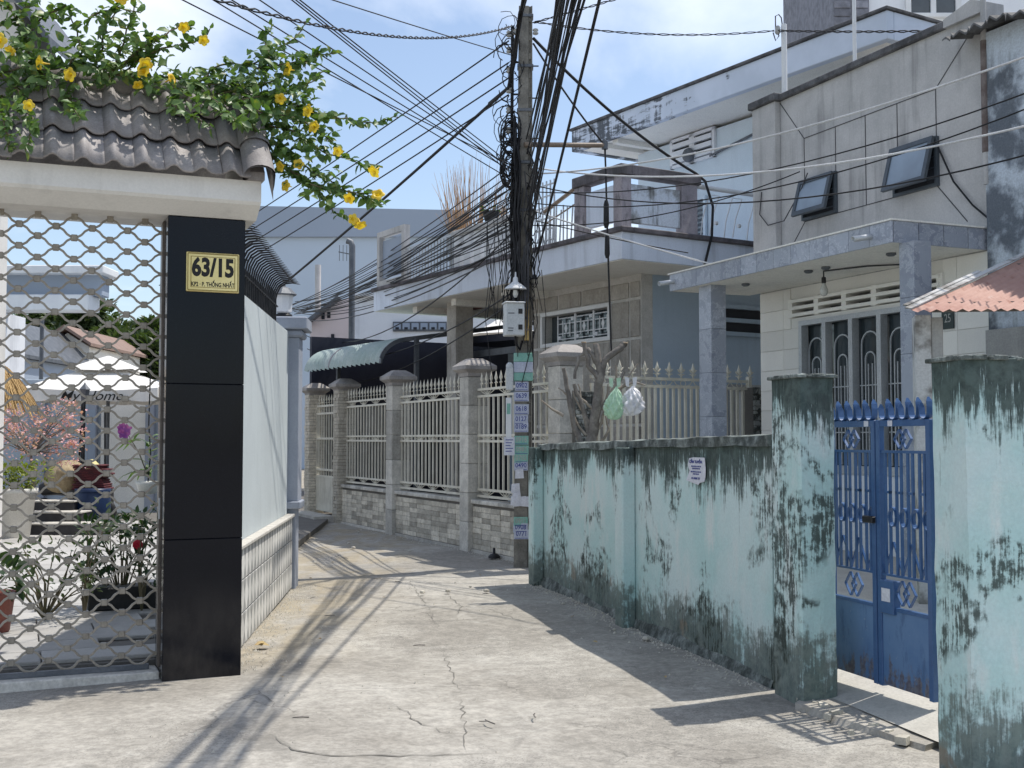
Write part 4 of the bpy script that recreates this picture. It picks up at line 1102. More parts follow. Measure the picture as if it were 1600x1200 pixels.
# dark mosaic post between the two fences and beside the tiled house
for nm, u, lab in (('mosaic_post', 905, 'dark mottled stone post behind the bare pollarded tree'), ('mosaic_post', 1176, 'dark pebble-faced post squeezed between the cream fence and the tiled house')):
    f0 = FS.s(u, 0, 690); tz = 2.12 if u < 1000 else 2.22
    o = T(nm, lab, 'post', FS.w(f0, -.02, 0), FS.rot)
    hw_ = .14 if u < 1000 else .10
    MB().box(-hw_, -.1, 0, hw_, .12, tz).build('core', M['grout'], o)
    b = MB(); z = .9
    while z < tz:
        x = -hw_
        hh = U(.05, .09)
        while x < hw_ - .02:
            x2 = min(hw_, x + U(.05, .13)); b.box(x + .004, -.12 - U(0, .015), z, x2 - .004, -.099, min(tz, z + hh) - .006, .006); x = x2
        z += hh
    stuff(b.build('pebble_facing', mat('dark_mosaic', (.07, .075, .07), (.30, .31, .29), ns=11, lo=.45, hi=.55, bump=.3), o))

# ------------------------------------------------------------------ balcony house
hb = T('balcony_house', 'two-storey pale blue house with mouldy corner balcony and flat overhanging roof', 'house', HB)
ZT, ZB = 4.30, 3.88
s_end = HB.s(584, 0, 450)
bs = MB()
bs.box(s_end, 0, ZB, 0, 3.2, ZT - .07, 0)
bs.box(-3.6, 3.2, ZB, 0, 9, ZT - .07, 0)
bs.build('slab', M['h2'], hb)
MB().box(s_end + .02, .02, ZB - .012, -.02, 3.18, ZB - .003).build('soffit', M['soffit'], hb)
MB().box(-3.58, 3.2, ZB - .012, -.02, 8.9, ZB - .003).build('soffit', M['soffit'], hb)
b = MB()
b.box(s_end - .03, -.05, ZT - .068, .05, .16, ZT, .012); b.box(-.15, .162, ZT - .068, .05, 9, ZT, .012); b.build('edge_trim', M['balcoping'], hb)
for s_ in (-6.4, -5.0, -3.4): MB().box(s_, .25, ZB - .12, s_ + .16, 3.1, ZB - .013).build('beam', M['soffit'], hb)
a, c = HB.px(690, 470, .9)[0], HB.px(760, 455, .9)[0]
MB().box(a, .86, ZB - .10, c, 1.0, ZB - .014).build('red_strip', mat('faded_red_board', (.26, .10, .08), (.2, .09, .075), ns=4), hb, label='faded red board under the slab edge')
# ground floor: stone-panelled wall, blue side wall
yw, sc_ = 1.02, -.90
sl0 = HB.s(834, yw, 600)
wx0, wz1 = HB.px(851, 493, yw); wx1, wz0 = HB.px(953, 522, yw)
wz1 = HB.z(900, 488, yw); wz0 = HB.z(900, 532, yw)
b = MB()
b.box(sl0, yw, 0, wx0, yw + .2, ZB - .013); b.box(wx1, yw, 0, sc_, yw + .2, ZB - .013)
b.box(wx0, yw, 0, wx1, yw + .2, wz0); b.box(wx0, yw, wz1, wx1, yw + .2, ZB - .013)
b.build('front_wall', M['joint'], hb)
MB().box(sl0, yw + .2, 0, sl0 + .2, 8, ZB - .013).build('inner_wall', M['stain'], hb)
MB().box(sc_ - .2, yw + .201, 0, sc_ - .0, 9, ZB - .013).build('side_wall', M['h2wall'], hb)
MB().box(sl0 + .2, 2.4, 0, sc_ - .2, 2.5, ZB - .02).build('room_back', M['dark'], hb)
def panel(x0, x1, z0_, z1_):
    if x1 - x0 < .05 or z1_ - z0_ < .05: return
    MB().box(x0 + .022, yw - .014 - U(0, .008), z0_ + .022, x1 - .022, yw - .0005, z1_ - .022, .008).build('stone_panel', M['stain'], hb)
xs_ = [sl0, HB.s(842, yw, 560), HB.s(873, yw, 560), HB.s(910, yw, 560), HB.s(954, yw, 560), HB.s(985, yw, 560), sc_]
zs_ = [0, 1.15, 1.9, wz0 - .06, wz1 + .05, ZB - .08]
zs_ = [0, .9, 1.75, wz0 - .07, wz1 + .06, ZB - .09]
for i in range(len(xs_) - 1):
    for j in range(len(zs_) - 1):
        if j == 3 and xs_[i + 1] > wx0 + .02 and xs_[i] < wx1 - .02:
            if xs_[i] < wx0 - .06: panel(xs_[i], wx0 - .06, zs_[j], zs_[j + 1])
            continue
        panel(xs_[i], xs_[i + 1], zs_[j], zs_[j + 1])
wn = MB()
for a0, a1, b0, b1 in ((wx0 - .06, wx1 + .06, wz1, wz1 + .06), (wx0 - .06, wx1 + .06, wz0 - .06, wz0), (wx0 - .06, wx0, wz0, wz1), (wx1, wx1 + .06, wz0, wz1)):
    wn.box(a0, yw - .05, b0, a1, yw + .02, b1, .004)
win = wn.build('grille_window', M['white'], hb)
MB().box(wx0, yw + .14, wz0, wx1, yw + .15, wz1).build('pane', M['glassdark'], win)
g = MB(); n = 3; xa = wx0 + .28
for k in range(n):
    x0_, x1_ = xa + (wx1 - xa) * k / n, xa + (wx1 - xa) * (k + 1) / n; xm = (x0_ + x1_) / 2; zm = (wz0 + wz1) / 2
    g.box(x0_, yw + .05, wz0, x0_ + .018, yw + .07, wz1); g.box(x1_ - .018, yw + .05, wz0, x1_, yw + .07, wz1)
    for f in (.12, .32, .68, .88): g.box(x0_ + .02, yw + .055, wz0 + (wz1 - wz0) * f - .006, x1_ - .02, yw + .067, wz0 + (wz1 - wz0) * f + .006)
    g.box(xm - .1, yw + .054, zm - .12, xm - .086, yw + .066, zm + .12); g.box(xm + .086, yw + .054, zm - .12, xm + .1, yw + .066, zm + .12)
    g.add([(xm, yw + .05, zm - .09), (xm + .04, yw + .05, zm), (xm, yw + .05, zm + .09), (xm - .04, yw + .05, zm)], [(0, 1, 2, 3)])
    g.box(x0_ + .03, yw + .045, wz0 + .05, x0_ + .10, yw + .065, wz0 + .10); g.box(x1_ - .1, yw + .045, wz1 - .1, x1_ - .03, yw + .065, wz1 - .05)
g.build('grille', M['whitewall'], win)
# louvred vent and inner door frame on the blue side wall
for z0_, z1_, nm in ((2.9, 3.2, 'side_vent'),):
    v0 = HB.pys(1122, 500, sc_)[0]; b = MB()
    zc = HB.pys(1160, 500, sc_)[1]
    for z in (zc - .22, zc - .02, zc + .18): b.box(sc_ - .02, v0, z - .03, sc_ + .07, v0 + 2.2, z + .03)
    for y in (v0, v0 + 1.0, v0 + 2.16): b.box(sc_ - .02, y, zc - .19, sc_ + .05, y + .06, zc + .15)
    vt = b.build(nm, M['h2wall'], hb); MB().box(sc_ - .001, v0 + .06, zc - .19, sc_ + .006, v0 + 2.1, zc + .15).build('vent_opening', M['dark'], vt)
y0 = HB.pys(1136, 600, sc_)[0]; b = MB(); b.box(sc_, y0, 0, sc_ + .06, y0 + .12, 2.35); b.box(sc_, y0 + .12, 2.25, sc_ + .06, y0 + 1.3, 2.35); dr = b.build('door_frame', M['shadegrey'], hb)
MB().box(sc_ + .001, y0 + .12, 0, sc_ + .02, y0 + 1.3, 2.25).build('door', M['alu'], dr)
# columns of the open carport end
for u0_, u1_, y_ in ((697, 727, .45),):
    a = HB.s(698, y_, 560); a2 = HB.s(712, y_, 560)
    MB().box(a, y_, 0, a2, y_ + .34, ZB - .013, .006).build('column', M['stain'], hb)
a = HB.s(620, 2.6, 560); MB().tube([(a, 2.2, 0), (a, 2.2, 3.1)], .05, 8).build('carport_post', M['gutter'], hb)
for x in (s_end + .3,): MB().box(x, 2.7, 0, x + .3, 3.0, ZB - .013).build('column', M['h2wall'], hb)
# balcony parapet at the corner: panels hung between mauve posts under a coping
ZP = 5.12
sA0, sA1 = HB.s(897, 0, 300), HB.s(912, 0, 300)
b = MB(); b.box(sA0 - .02, -.03, ZP - .14, .03, .15, ZP, .01); yb1 = HB.pys(1090, 300, 0)[0]
b.box(-.16, .152, ZP - .14, .03, yb1 + .05, ZP, .01); b.build('balcony_coping', M['balcoping'], hb)
MB().box(sA0, 0, ZT, sA1, .13, ZP - .14, .006).build('balcony_post', M['mauve'], hb)
sC = HB.s(958, 0, 300)
MB().box(sC, 0, ZT, 0, .16, ZP - .14, .006).build('balcony_post', M['mauve'], hb)
yC = HB.pys(1066, 310, 0)[0]
MB().box(-.14, yC, ZT, 0, yb1, ZP - .14, .006).build('balcony_post', M['mauve'], hb)
MB().box(sA1 + .01, .03, ZT + .09, sC - .01, .09, ZP - .24, .006).build('balcony_panel', M['h2'], hb)
MB().box(-.10, .17, ZT + .07, -.03, yC - .01, ZP - .24, .006).build('balcony_panel', M['mouldpanel'], hb, label='balcony panel blotched with black mould')
# railings on both sides
b = MB(); ye2 = HB.pys(1186, 330, 0)[0] + 1.2
b.tube([(-.06, yb1, 4.98), (-.06, ye2, 4.98)], .035, 8); b.build('hand_rail', M['white'], hb)
rl = MB(); rl.tube([(0, 0, 0), (0, .04, .25), (0, .16, .58), (0, .34, .58), (0, .22, .3), (0, .16, .03)], .009, 5)
rl.tube([(0, .26, .2), (0, .30, .2)], .03, 6); rlm = rl.fixn(rl.mesh('rail_hoop'))
y = yb1 + .1
while y < ye2 - .4: inst('rail_hoop', rlm, M['white'], hb, (-.06, y, ZT + .01)); y += .42
a = HB.s(845, 0, 320)
b = MB(); b.tube([(a, .06, ZT + .5), (sA0, .06, ZT + .72)], .03, 6); b.tube([(a, .06, ZT + .32), (sA0, .06, ZT + .5)], .012, 5); b.build('hand_rail', M['brownpipe'], hb)
k = 9
for i in range(k):
    x = a + (sA0 - a) * (i + .2) / k
    MB().tube([(x, .06, ZT), (x + U(.0, .06), .06, ZT + U(.4, .62))], .012, 5).build('rail_bar', M['alu'], hb)
# grey grille block left of it (behind the pole)
a, c = HB.s(828, 0, 330), HB.s(858, 0, 330)
b = MB()
for i in range(6): z = ZT + .08 + i * .16; b.box(a, .08, z, c, .10, z + .02)
for i in range(6): x = a + (c - a) * i / 5; b.box(x - .008, .08, ZT, x + .008, .10, ZT + .95)
b.build('wire_rack', M['alu'], hb)
# balusters and the open square frame at the far end
a, c = HB.s(706, 0, 385), HB.s(800, 0, 350)
b = MB(); b.box(a, -.02, ZT + .52, c, .2, ZT + .60, .008); b.build('baluster_rail', M['concrete'], hb)
bal = MB(); bal.box(-.10, .02, 0, .10, .14, .52, .01); balm = bal.mesh('baluster')
for i in range(6): inst('baluster', balm, M['white'], hb, (a + .12 + (c - a - .24) * i / 5, 0, ZT))
a2, c2 = HB.s(589, 0, 400), HB.s(631, 0, 390)
b = MB(); b.box(a2, 0, ZT, a2 + .10, .12, ZT + 1.0); b.box(c2 - .10, 0, ZT, c2, .12, ZT + 1.0); b.box(a2 + .1, 0, ZT + .9, c2 - .1, .12, ZT + 1.0); b.box(a2 + .1, .0, ZT, c2 - .1, .12, ZT + .10)
b.build('square_frame', M['concrete'], hb)
MB().box(a2 + .1, .07, ZT + .16, c2 - .1, .10, ZT + .84).build('frame_panel', M['farband'], hb)
b = MB(); b.box(c2, .04, ZT + .55, a, .07, ZT + .58)
n = 16
for i in range(n): x = c2 + (a - c2) * (i + .5) / n; b.box(x - .010, .045, ZT, x + .010, .065, ZT + .55)
b.build('thin_railing', M['alu'], hb)
# upper storey wall with vent, flat roof
yu = 3.2
su0 = HB.s(997, yu, 240)
MB().box(su0, yu, ZT - .06, 2.2, 9, 6.42).build('upper_wall', M['h2up'], hb)
MB().box(-3.6, 3.24, ZT - .06, su0, 3.3, ZT + .0).build('balcony_floor', M['soffit'], hb)
v0, vz1 = HB.px(1050, 226, yu); v1, vz0 = HB.px(1120, 242, yu)
zc = HB.z(1085, 232, yu); hv = .24
b = MB()
for a0, a1, b0, b1 in ((v0, v1, zc + hv - .05, zc + hv), (v0, v1, zc - hv, zc - hv + .05), (v0, v0 + .06, zc - hv, zc + hv), (v1 - .06, v1, zc - hv, zc + hv), ((v0 + v1) / 2 - .06, (v0 + v1) / 2 + .06, zc - hv, zc + hv)):
    b.box(a0, yu - .05, b0, a1, yu - .002, b1)
vt = b.build('upper_vent', M['whitewall'], hb)
MB().box(v0 + .06, yu - .006, zc - hv + .05, v1 - .06, yu - .003, zc + hv - .05).build('vent_opening', M['dark'], vt)
b = MB()
for f in (.18, .5, .82):
    z = zc - hv + .05 + (2 * hv - .1) * f; b.box(v0 + .06, yu - .07, z - .05, v1 - .06, yu - .012, z + .025)
b.build('vent_blade', M['whitewall'], vt)
b = MB(); b.lathe([(.0, 0), (.1, .01), (.12, .05), (.1, .1), (0, .11)], 12); me = b.mesh('vent_fan'); me.transform(Matrix.Rotation(math.pi / 2, 4, 'X'))
inst('vent_fan', me, M['gutter'], vt, ((v0 + v1) / 2, yu - .06, zc - .12))
# louvred shutter leaning on the balcony
q0 = HB.s(1087, yu, 330); q1 = HB.s(1106, yu, 330)
b = MB()
b.box(q0, yu - .06, ZT, q0 + .05, yu - .02, 5.35); b.box(q1 - .05, yu - .06, ZT, q1, yu - .02, 5.35); b.box(q0, yu - .06, 5.35, q1, yu - .02, 5.4); sh = b.build('louvre_door', M['h2up'], hb)
for i in range(14): MB().box(q0 + .05, yu - .05, ZT + .03 + i * .076, q1 - .05, yu - .022, ZT + .062 + i * .076).build('louvre', M['darkalu'], sh)
rz0, rz1 = 6.46, 6.82
rs0, rs1 = HB.s(893, 2.24, 205), HB.s(1386, 2.24, 10)
b = MB()
b.box(rs0, 2.24, rz0, rs1, 2.36, rz1, .01); b.box(rs1 - .12, 2.362, rz0, rs1, 10, rz1, .01); b.box(rs0, 2.362, rz0, rs0 + .12, 10, rz1, .01)
b.build('roof_fascia', M['fascia_old'], hb)
MB().box(rs0 - .03, 2.20, rz1 + .001, rs1 + .03, 2.42, rz1 + .04, .006).build('roof_coping', M['darkcoping'], hb)
MB().box(rs1 - .2, 2.421, rz1 + .001, rs1 + .03, 10, rz1 + .04, .006).build('roof_coping', M['darkcoping'], hb)
MB().box(rs0 + .12, 2.36, rz0 + .02, rs1 - .12, 10, rz0 + .12).build('roof_slab', M['soffit'], hb)
for s_ in (rs0 + 1.0, su0 + .02): MB().box(s_, 2.37, rz0 - .06, s_ + .14, 3.19 if s_ > su0 else 8, rz0 + .018).build('roof_beam', M['soffit'], hb)
b = MB(); b.tube([(HB.s(1110, yu - .03, 230), yu - .04, 6.0), (HB.s(1186, yu - .03, 200), yu - .04, 6.15)], .02, 6); b.build('wall_pipe', M['gutter'], hb)

# dried plant on the balcony
q = HB.w(HB.s(738, .5, 330), .5, ZT)
dsb = T('dried_shrub', 'dried orange reedy stems rising from the balcony left of the utility pole', 'plant', q)
b = MB()
for _ in range(170):
    a = U(-.52, .58); h = U(.7, 1.75) * (1 - .35 * abs(a)); p0_ = Vector((a * .7, U(-.3, .3), U(.35, .8)))
    p2_ = Vector((a * 1.1 + U(-.12, .12), p0_.y + U(-.1, .1), h + .35)); b.tube([p0_, p0_.lerp(p2_, .5) + Vector((U(-.03, .03), 0, 0)), p2_], [.008, .006, .002], 3, caps=False)
stuff(b.build('stems', M['dry'], dsb, fix=False))
b = MB(); b.lathe([(.34, 0), (.40, .4), (.44, .62), (.36, .62), (0, .58)], 12); b.build('tub', M['shadegrey'], dsb)
for (u, nm) in ((786, 'a'),):
    q = HB.w(HB.s(768, .1, 350), .09, ZT + .60)
    pt = T('balcony_pot', 'small dark pot on the balcony baluster rail left of the pole', 'pot', q)
    MB().lathe([(.09, 0), (.13, .14), (.14, .16), (.10, .16), (0, .13)], 12).build('pot', M['iron'], pt)
    b = MB(); blob_plant(b, (0, 0, .2), .1, 14, .1, .04); stuff(b.build('foliage', M['leafdark'], pt, fix=False))

# ------------------------------------------------------------------ carport awning with a rolled eave
ca = T('carport_awning', 'faded green corrugated awning with rolled eave and tarpaulin coloured dark as shade under the balcony', 'awning', HB)
ey = -.45
e1, ez1 = HB.px(594, 566, ey)
e0 = HB.s(476, ey, 580)
ztop = HB.z(600, 534, ey + .55)
prof = []
for t in range(0, 8):
    a = t / 7 * R(78)
    prof.append((ey + .60 - .60 * math.cos(R(90) - a) if False else ey + .60 * (1 - math.cos(a)) , ez1 + (ztop - ez1) * math.sin(a)))
prof.append((3.6, ztop + .55))
L = e1 - e0; n = int(L / .05)
vs = []
for i in range(n + 1):
    x = e0 + L * i / n; d = .030 * math.sin(i * math.pi / 2 + .4)
    for (y, z) in prof: vs.append((x, y - d * .8, z + d * .6))
m = len(prof)
b = MB(); b.add(vs, [(i * m + k, i * m + k + 1, (i + 1) * m + k + 1, (i + 1) * m + k) for i in range(n) for k in range(m - 1)], True)
b.build('corrugated_sheet', M['greencorr'], ca, fix=False)
b = MB()
for i in range(m - 1): b.bar((e1 + .015, prof[i][0], prof[i][1] - .02), (e1 + .015, prof[i + 1][0], prof[i + 1][1] - .02), .03, .07)
b.build('end_trim', M['gutter'], ca)
b = MB(); xm = e0 + L * .36; b.tube([(xm, y - .02, z + .02) for y, z in prof[:6]], .014, 6); b.build('strap', M['mauve'], ca)
# flat roof on to the panelled wall and assumed tarpaulin, near-black for carport shade
x_r = sl0
b = MB(); b.prism([(e1 + .03, HB.z(602, 535, .3)), (x_r, HB.z(790, 522, .9)), (x_r, HB.z(790, 522, .9) - .12), (e1 + .03, HB.z(602, 535, .3) - .12)], .9, 3.3); b.build('flat_roof', M['shade_tarp'], ca)
MB().box(e0 - .5, 3.3, 0, x_r - .01, 3.36, ztop + .35).build('rear_shade_sheet', M['shade_tarp'], ca)
MB().box(e0 - .6, -.1, 0, e0 - .5, 3.3, ztop + .3).build('side_shade_sheet', M['shade_tarp'], ca)
for x in (e1 + .05, e0 + .1): MB().box(x, ey + .62, 0, x + .07, ey + .69, ztop - .02).build('post', M['gutter'], ca)
MB().box(e1 + .12, .95, ztop - .36, x_r - .1, 1.0, ztop - .25).build('cross_beam', M['gutter'], ca)

# ------------------------------------------------------------------ houses and works far behind the bend
wb = T('far_warehouse', 'long blue-grey far building with a darker upper band, behind the curved spikes', 'building', (0, 0, 0))
Y = 62
a, c = at(300, 371, Y), at(730, 371, Y); tl_, tr_ = at(300, 321, Y), at(730, 330, Y)
MB().box(a.x, Y, 0, c.x, Y + 20, a.z).build('wall', M['farblue'], wb)
MB().prism([(a.x, a.z + .002), (c.x, c.z + .002), (tr_.x, tr_.z), (tl_.x, tl_.z)], Y - .25, Y + 20).build('upper_band', M['farband'], wb)
ph = T('pink_house', 'pinkish house end with small square vent holes, left of the white house', 'house', (0, 0, 0))
Y = 34
a, c = at(484, 600, Y), at(553, 600, Y)
MB().prism([(a.x, 0), (c.x, 0), (c.x, at(553, 463, Y).z), (at(530, 470, Y).x, at(530, 470, Y).z), (a.x, at(484, 505, Y).z)], Y, Y + 4).build('wall', M['pinkwall'], ph)
b = MB(); p_, q_ = at(478, 508, Y), at(532, 466, Y); b.bar((p_.x, Y - .15, p_.z), (q_.x, Y - .15, q_.z), .5, .10); b.build('roof_edge', M['gutter'], ph)
for (u, v) in ((499, 542), (506, 534), (513, 532), (520, 527), (505, 494), (514, 492)):
    q = at(u, v, Y); MB().box(q.x - .045, Y - .04, q.z - .09, q.x + .045, Y - .002, q.z + .09).build('vent_hole', M['dark'], ph)
wh = T('white_house', 'plain white house behind the carport with a row of dark vent blocks', 'house', (0, 0, 0))
Y = 32
a, m1, m2, c = at(553, 600, Y), at(640, 466, Y), at(700, 471, Y), at(850, 480, Y)
MB().prism([(a.x, 0), (c.x, 0), (c.x, c.z), (m2.x, m2.z), (m1.x, m1.z), (a.x, m1.z + .05)], Y, Y + 5).build('wall', M['whitewall'], wh)
b = MB(); b.bar((a.x - .1, Y - .1, m1.z + .08), (m1.x, Y - .1, m1.z + .04), .3, .08); b.bar((m1.x, Y - .1, m1.z + .04), (c.x, Y - .1, c.z + .04), .3, .06); b.build('roof_edge', M['white'], wh)
a, c = at(614, 518, Y), at(698, 503, Y)
MB().box(a.x, Y - .06, a.z, c.x, Y - .003, c.z).build('vent_frame', M['gutter'], wh)
for i in range(6):
    x0_ = a.x + (c.x - a.x) * (i + .1) / 6; x1_ = a.x + (c.x - a.x) * (i + .9) / 6
    MB().box(x0_, Y - .09, a.z + .05, x1_, Y - .062, c.z - .04, .004).build('vent_block', M['farband'], wh)
    MB().box(x0_ + .05, Y - .10, a.z + .05, x1_ - .05, Y - .092, a.z + .11).build('vent_slot', M['dark'], wh)
pr = T('far_parasol', 'white parasol tip showing beyond the carport next to the meter box', 'parasol', at(790, 524, 29))
b = MB(); n = 8
b.lathe([(.9, .0), (.45, .24), (.0, .52)], 8, smooth=False, caps=False); b.build('canopy', M['canvas'], pr, fix=False)
MB().tube([(0, 0, -2.2), (0, 0, .5)], .03, 6).build('pole', M['gutter'], pr)
an = T('antenna_mast', 'dark tall mast with a bent top in front of the far warehouse', 'mast', (at(549, 600, 26).x, 26, 0))
hz = at(549, 376, 26).z
MB().tube([(0, 0, 0), (0, 0, hz - .12), (-.03, 0, hz - .03), (-.12, 0, hz)], .07, 8).build('mast', M['gutter'], an)
b = MB(); b.bar((-.30, 0, hz - .25), (.05, 0, hz - .32), .02, .02)
for i in range(4): b.bar((-.28 + .08 * i, 0, hz - .45), (-.28 + .08 * i, 0, hz - .1), .012, .012)
b.build('aerial', M['gutter'], an)
a2 = at(497, 414, 36)
o = MB().tube([(a2.x, 36, 0), (a2.x, 36, a2.z)], .09, 8).build('grey_mast', M['concrete']); tag(o, 'pale grey stub mast behind the pink house', 'mast')
rb = T('rear_tower_house', 'tall house with grey stone cladding and a white window at the top right', 'building', (0, 0, 0))
Y = 27
a = at(1306, 300, Y); m1 = at(1362, 300, Y); c = at(1700, 300, Y); zt_ = at(1400, -160, Y).z
MB().box(m1.x, Y + .1, 0, c.x, Y + 5, zt_).build('wall', M['whitewall'], rb)
MB().box(a.x, Y, 0, m1.x, Y + 5, zt_).build('stone_tower', M['stonewall'], rb)
sm_ = MB(); sm_.box(-.19, -.03, -.09, .19, 0, .09, .01); smm = sm_.mesh('stone')
zz0 = at(1330, 60, Y).z
for j in range(12):
    for i in range(2):
        x = a.x + .2 + i * .41; inst('stone', smm, M['stonewall'], rb, (min(x, m1.x - .2), Y - .001, zz0 + j * .2 + .0))
w0, w1 = at(1424, 20, Y), at(1494, 20, Y); wzt = at(1460, -50, Y).z
b = MB(); b.box(w0.x - .12, Y - .02, w0.z - .10, w1.x + .12, Y + .098, w0.z, .01); b.box(w0.x - .12, Y + .0, w0.z, w0.x, Y + .098, wzt); b.box(w1.x, Y, w0.z, w1.x + .12, Y + .098, wzt); xm = (w0.x + w1.x) / 2; b.box(xm - .06, Y, w0.z, xm + .06, Y + .098, wzt); b.box(w0.x - .12, Y, wzt, w1.x + .12, Y + .098, wzt + .12)
wn = b.build('window', M['white'], rb)
MB().box(w0.x, Y + .06, w0.z, xm - .06, Y + .08, wzt).build('pane', M['glassdark'], wn); MB().box(xm + .06, Y + .06, w0.z, w1.x, Y + .08, wzt).build('pane', M['glassdark'], wn)
# ------------------------------------------------------------------ tiled house on the right
rh = T('tiled_house', 'grey cement upper storey house with tilted windows over a marble canopy and cream tiled wall', 'house', RH)
ZCT = RH.z(1398, 342, -1.13); ZCB = RH.z(1397, 377, -1.13)
sL = RH.s(1187, 0, 300); sR = RH.s(1546, 0, 300)
ZTOP = RH.z(1400, 80, 0)
cs0, cs1 = RH.s(1046, -1.13, 430), 0.0
# lower wall with the long window opening
wx0, wx1 = RH.s(1252, 0, 600), RH.s(1425, 0, 600)
wzt, wzb = RH.z(1320, 492, 0), RH.z(1330, 741, 0)
vx0, vx1 = RH.s(1238, 0, 480), RH.s(1472, 0, 440)
vz1, vz0 = RH.z(1320, 458, 0), RH.z(1320, 481, 0)
b = MB()
b.box(sL, 0, 0, wx0, .2, vz0 - .03); b.box(wx1, 0, 0, sR, .2, vz0 - .03); b.box(wx0, 0, 0, wx1, .2, wzb); b.box(wx0, 0, wzt, wx1, .2, vz0 - .03)
b.box(sL, 0, vz0 - .03, vx0, .2, ZCB - .01); b.box(vx1, 0, vz0 - .03, sR, .2, ZCB - .01); b.box(vx0, 0, vz1 + .03, vx1, .2, ZCB - .01)
b.build('lower_wall', M['wtile'], rh)
MB().box(sL + .0, .201, 0, sL + .2, 6, ZTOP).build('left_wall', M['concrete'], rh)
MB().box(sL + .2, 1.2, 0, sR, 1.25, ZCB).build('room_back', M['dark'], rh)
TWD, THT = .46, .235
ntile = 0
tiles = {}
rows = int((ZCB - .35) / THT) + 1
for j in range(rows):
    z0_ = ZCB - .012 - (j + 1) * THT; z1_ = z0_ + THT
    if z1_ < .36: break
    x = sL
    while x < sR - .03:
        x2 = min(sR, x + TWD)
        pieces = [(x, x2)]
        for (hx0, hx1, hz0, hz1) in ((wx0 - .03, wx1 + .03, wzb, wzt + .03), (vx0 - .02, vx1 + .02, vz0 - .035, vz1 + .035)):
            if z1_ > hz0 + .03 and z0_ < hz1 - .03:
                q = []
                for (p, r) in pieces:
                    if r <= hx0 or p >= hx1: q.append((p, r))
                    else:
                        if p < hx0 - .03: q.append((p, hx0))
                        if r > hx1 + .03: q.append((hx1, r))
                pieces = q
        for (p, r) in pieces:
            MB().box(p + .002, -.011, z0_ + .002, r - .002, -.0005, z1_ - .002, .002).build('wall_tile', M['wtile'], rh)
        x = x2
# four-panel aluminium window with arch grilles
wf = MB(); fw = .055
n = 4; W4 = (wx1 - wx0) / n
wf.box(wx0, -.03, wzt - fw, wx1, .06, wzt); wf.box(wx0, -.03, wzb, wx1, .06, wzb + .09)
for i in range(n + 1):
    x = wx0 + W4 * i; a, c = (x, x + fw) if i == 0 else ((x - fw, x) if i == n else (x - fw * .6, x + fw * .6)); wf.box(a, -.032, wzb + .09, c, .06, wzt - fw)
win = wf.build('long_window', M['alu'], rh)
MB().box(wx0 + .01, .10, wzb + .05, wx1 - .01, .11, wzt - .02).build('pane', M['glassdark'], win)
for i in range(n):
    xm = wx0 + W4 * (i + .5); g = MB(); zb_ = wzb + .1
    for r_, zt_ in ((W4 * .30, wzt - .34), (W4 * .17, wzt - .50)):
        pts = [(xm - r_, .05, zb_)] + [(xm - r_ * math.cos(t), .05, zt_ + r_ * math.sin(t)) for t in [k * math.pi / 8 for k in range(9)]] + [(xm + r_, .05, zb_)]
        for p, q in zip(pts, pts[1:]): g.bar(p, q, .014, .014)
    for x in (xm - W4 * .07, xm + W4 * .07): g.bar((x, .05, zb_), (x, .05, wzt - .55), .012, .012)
    for z in (wzb + .45, wzb + .95): g.bar((xm - W4 * .38, .05, z), (xm + W4 * .38, .05, z), .012, .012)
    g.build('arch_grille', M['alu'], win)
# concrete louvre band over the window
b = MB()
for f in (0, .5, 1): z = vz0 + (vz1 - vz0) * f; b.box(vx0, -.05, z - .018, vx1, .15, z + .018)
n = 5
for i in range(n + 1): x = vx0 + (vx1 - vx0) * i / n; b.box(x - .04, -.035, vz0 - .028, x + .04, .14, vz1 + .028)
lv = b.build('louvre_band', M['wtile'], rh)
MB().box(vx0, .151, vz0 - .03, vx1, .16, vz1 + .03).build('opening', M['dark'], lv)
# plain plinth panel under the window
MB().box(wx0 - .02, -.05, .2, wx1 + .02, -.012, wzb - .01, .006).build('plinth_panel', M['whitewall'], rh)
# upper cement storey
b = MB(); b.box(sL, 0, ZCB - .009, sR, .2, ZTOP, 0); b.build('upper_wall', M['concrete'], rh)
pil1 = RH.s(1214, -.06, 300)
MB().box(sL - .03, -.08, ZCB + .1, pil1, -.001, ZTOP + .0, .006).build('corner_pilaster', M['concrete'], rh)
b = MB(); b.box(sL - .07, -.12, ZTOP + .001, pil1 + .04, .22, ZTOP + .09, .01); b.box(pil1 + .041, -.05, ZTOP + .001, sR - .5, .22, ZTOP + .075, .01); b.build('parapet_coping', M['darkcoping'], rh)
p0_, p1_ = RH.px(1470, 62, -.02), RH.px(1546, 12, -.02)
b = MB(); b.prism([(sR - .5, ZTOP), (sR, ZTOP), (sR, ZTOP + .10), (sR - .14, ZTOP + .16), (sR - .5, ZTOP + .08)], -.05, .22); b.build('raised_corner', M['concrete'], rh)
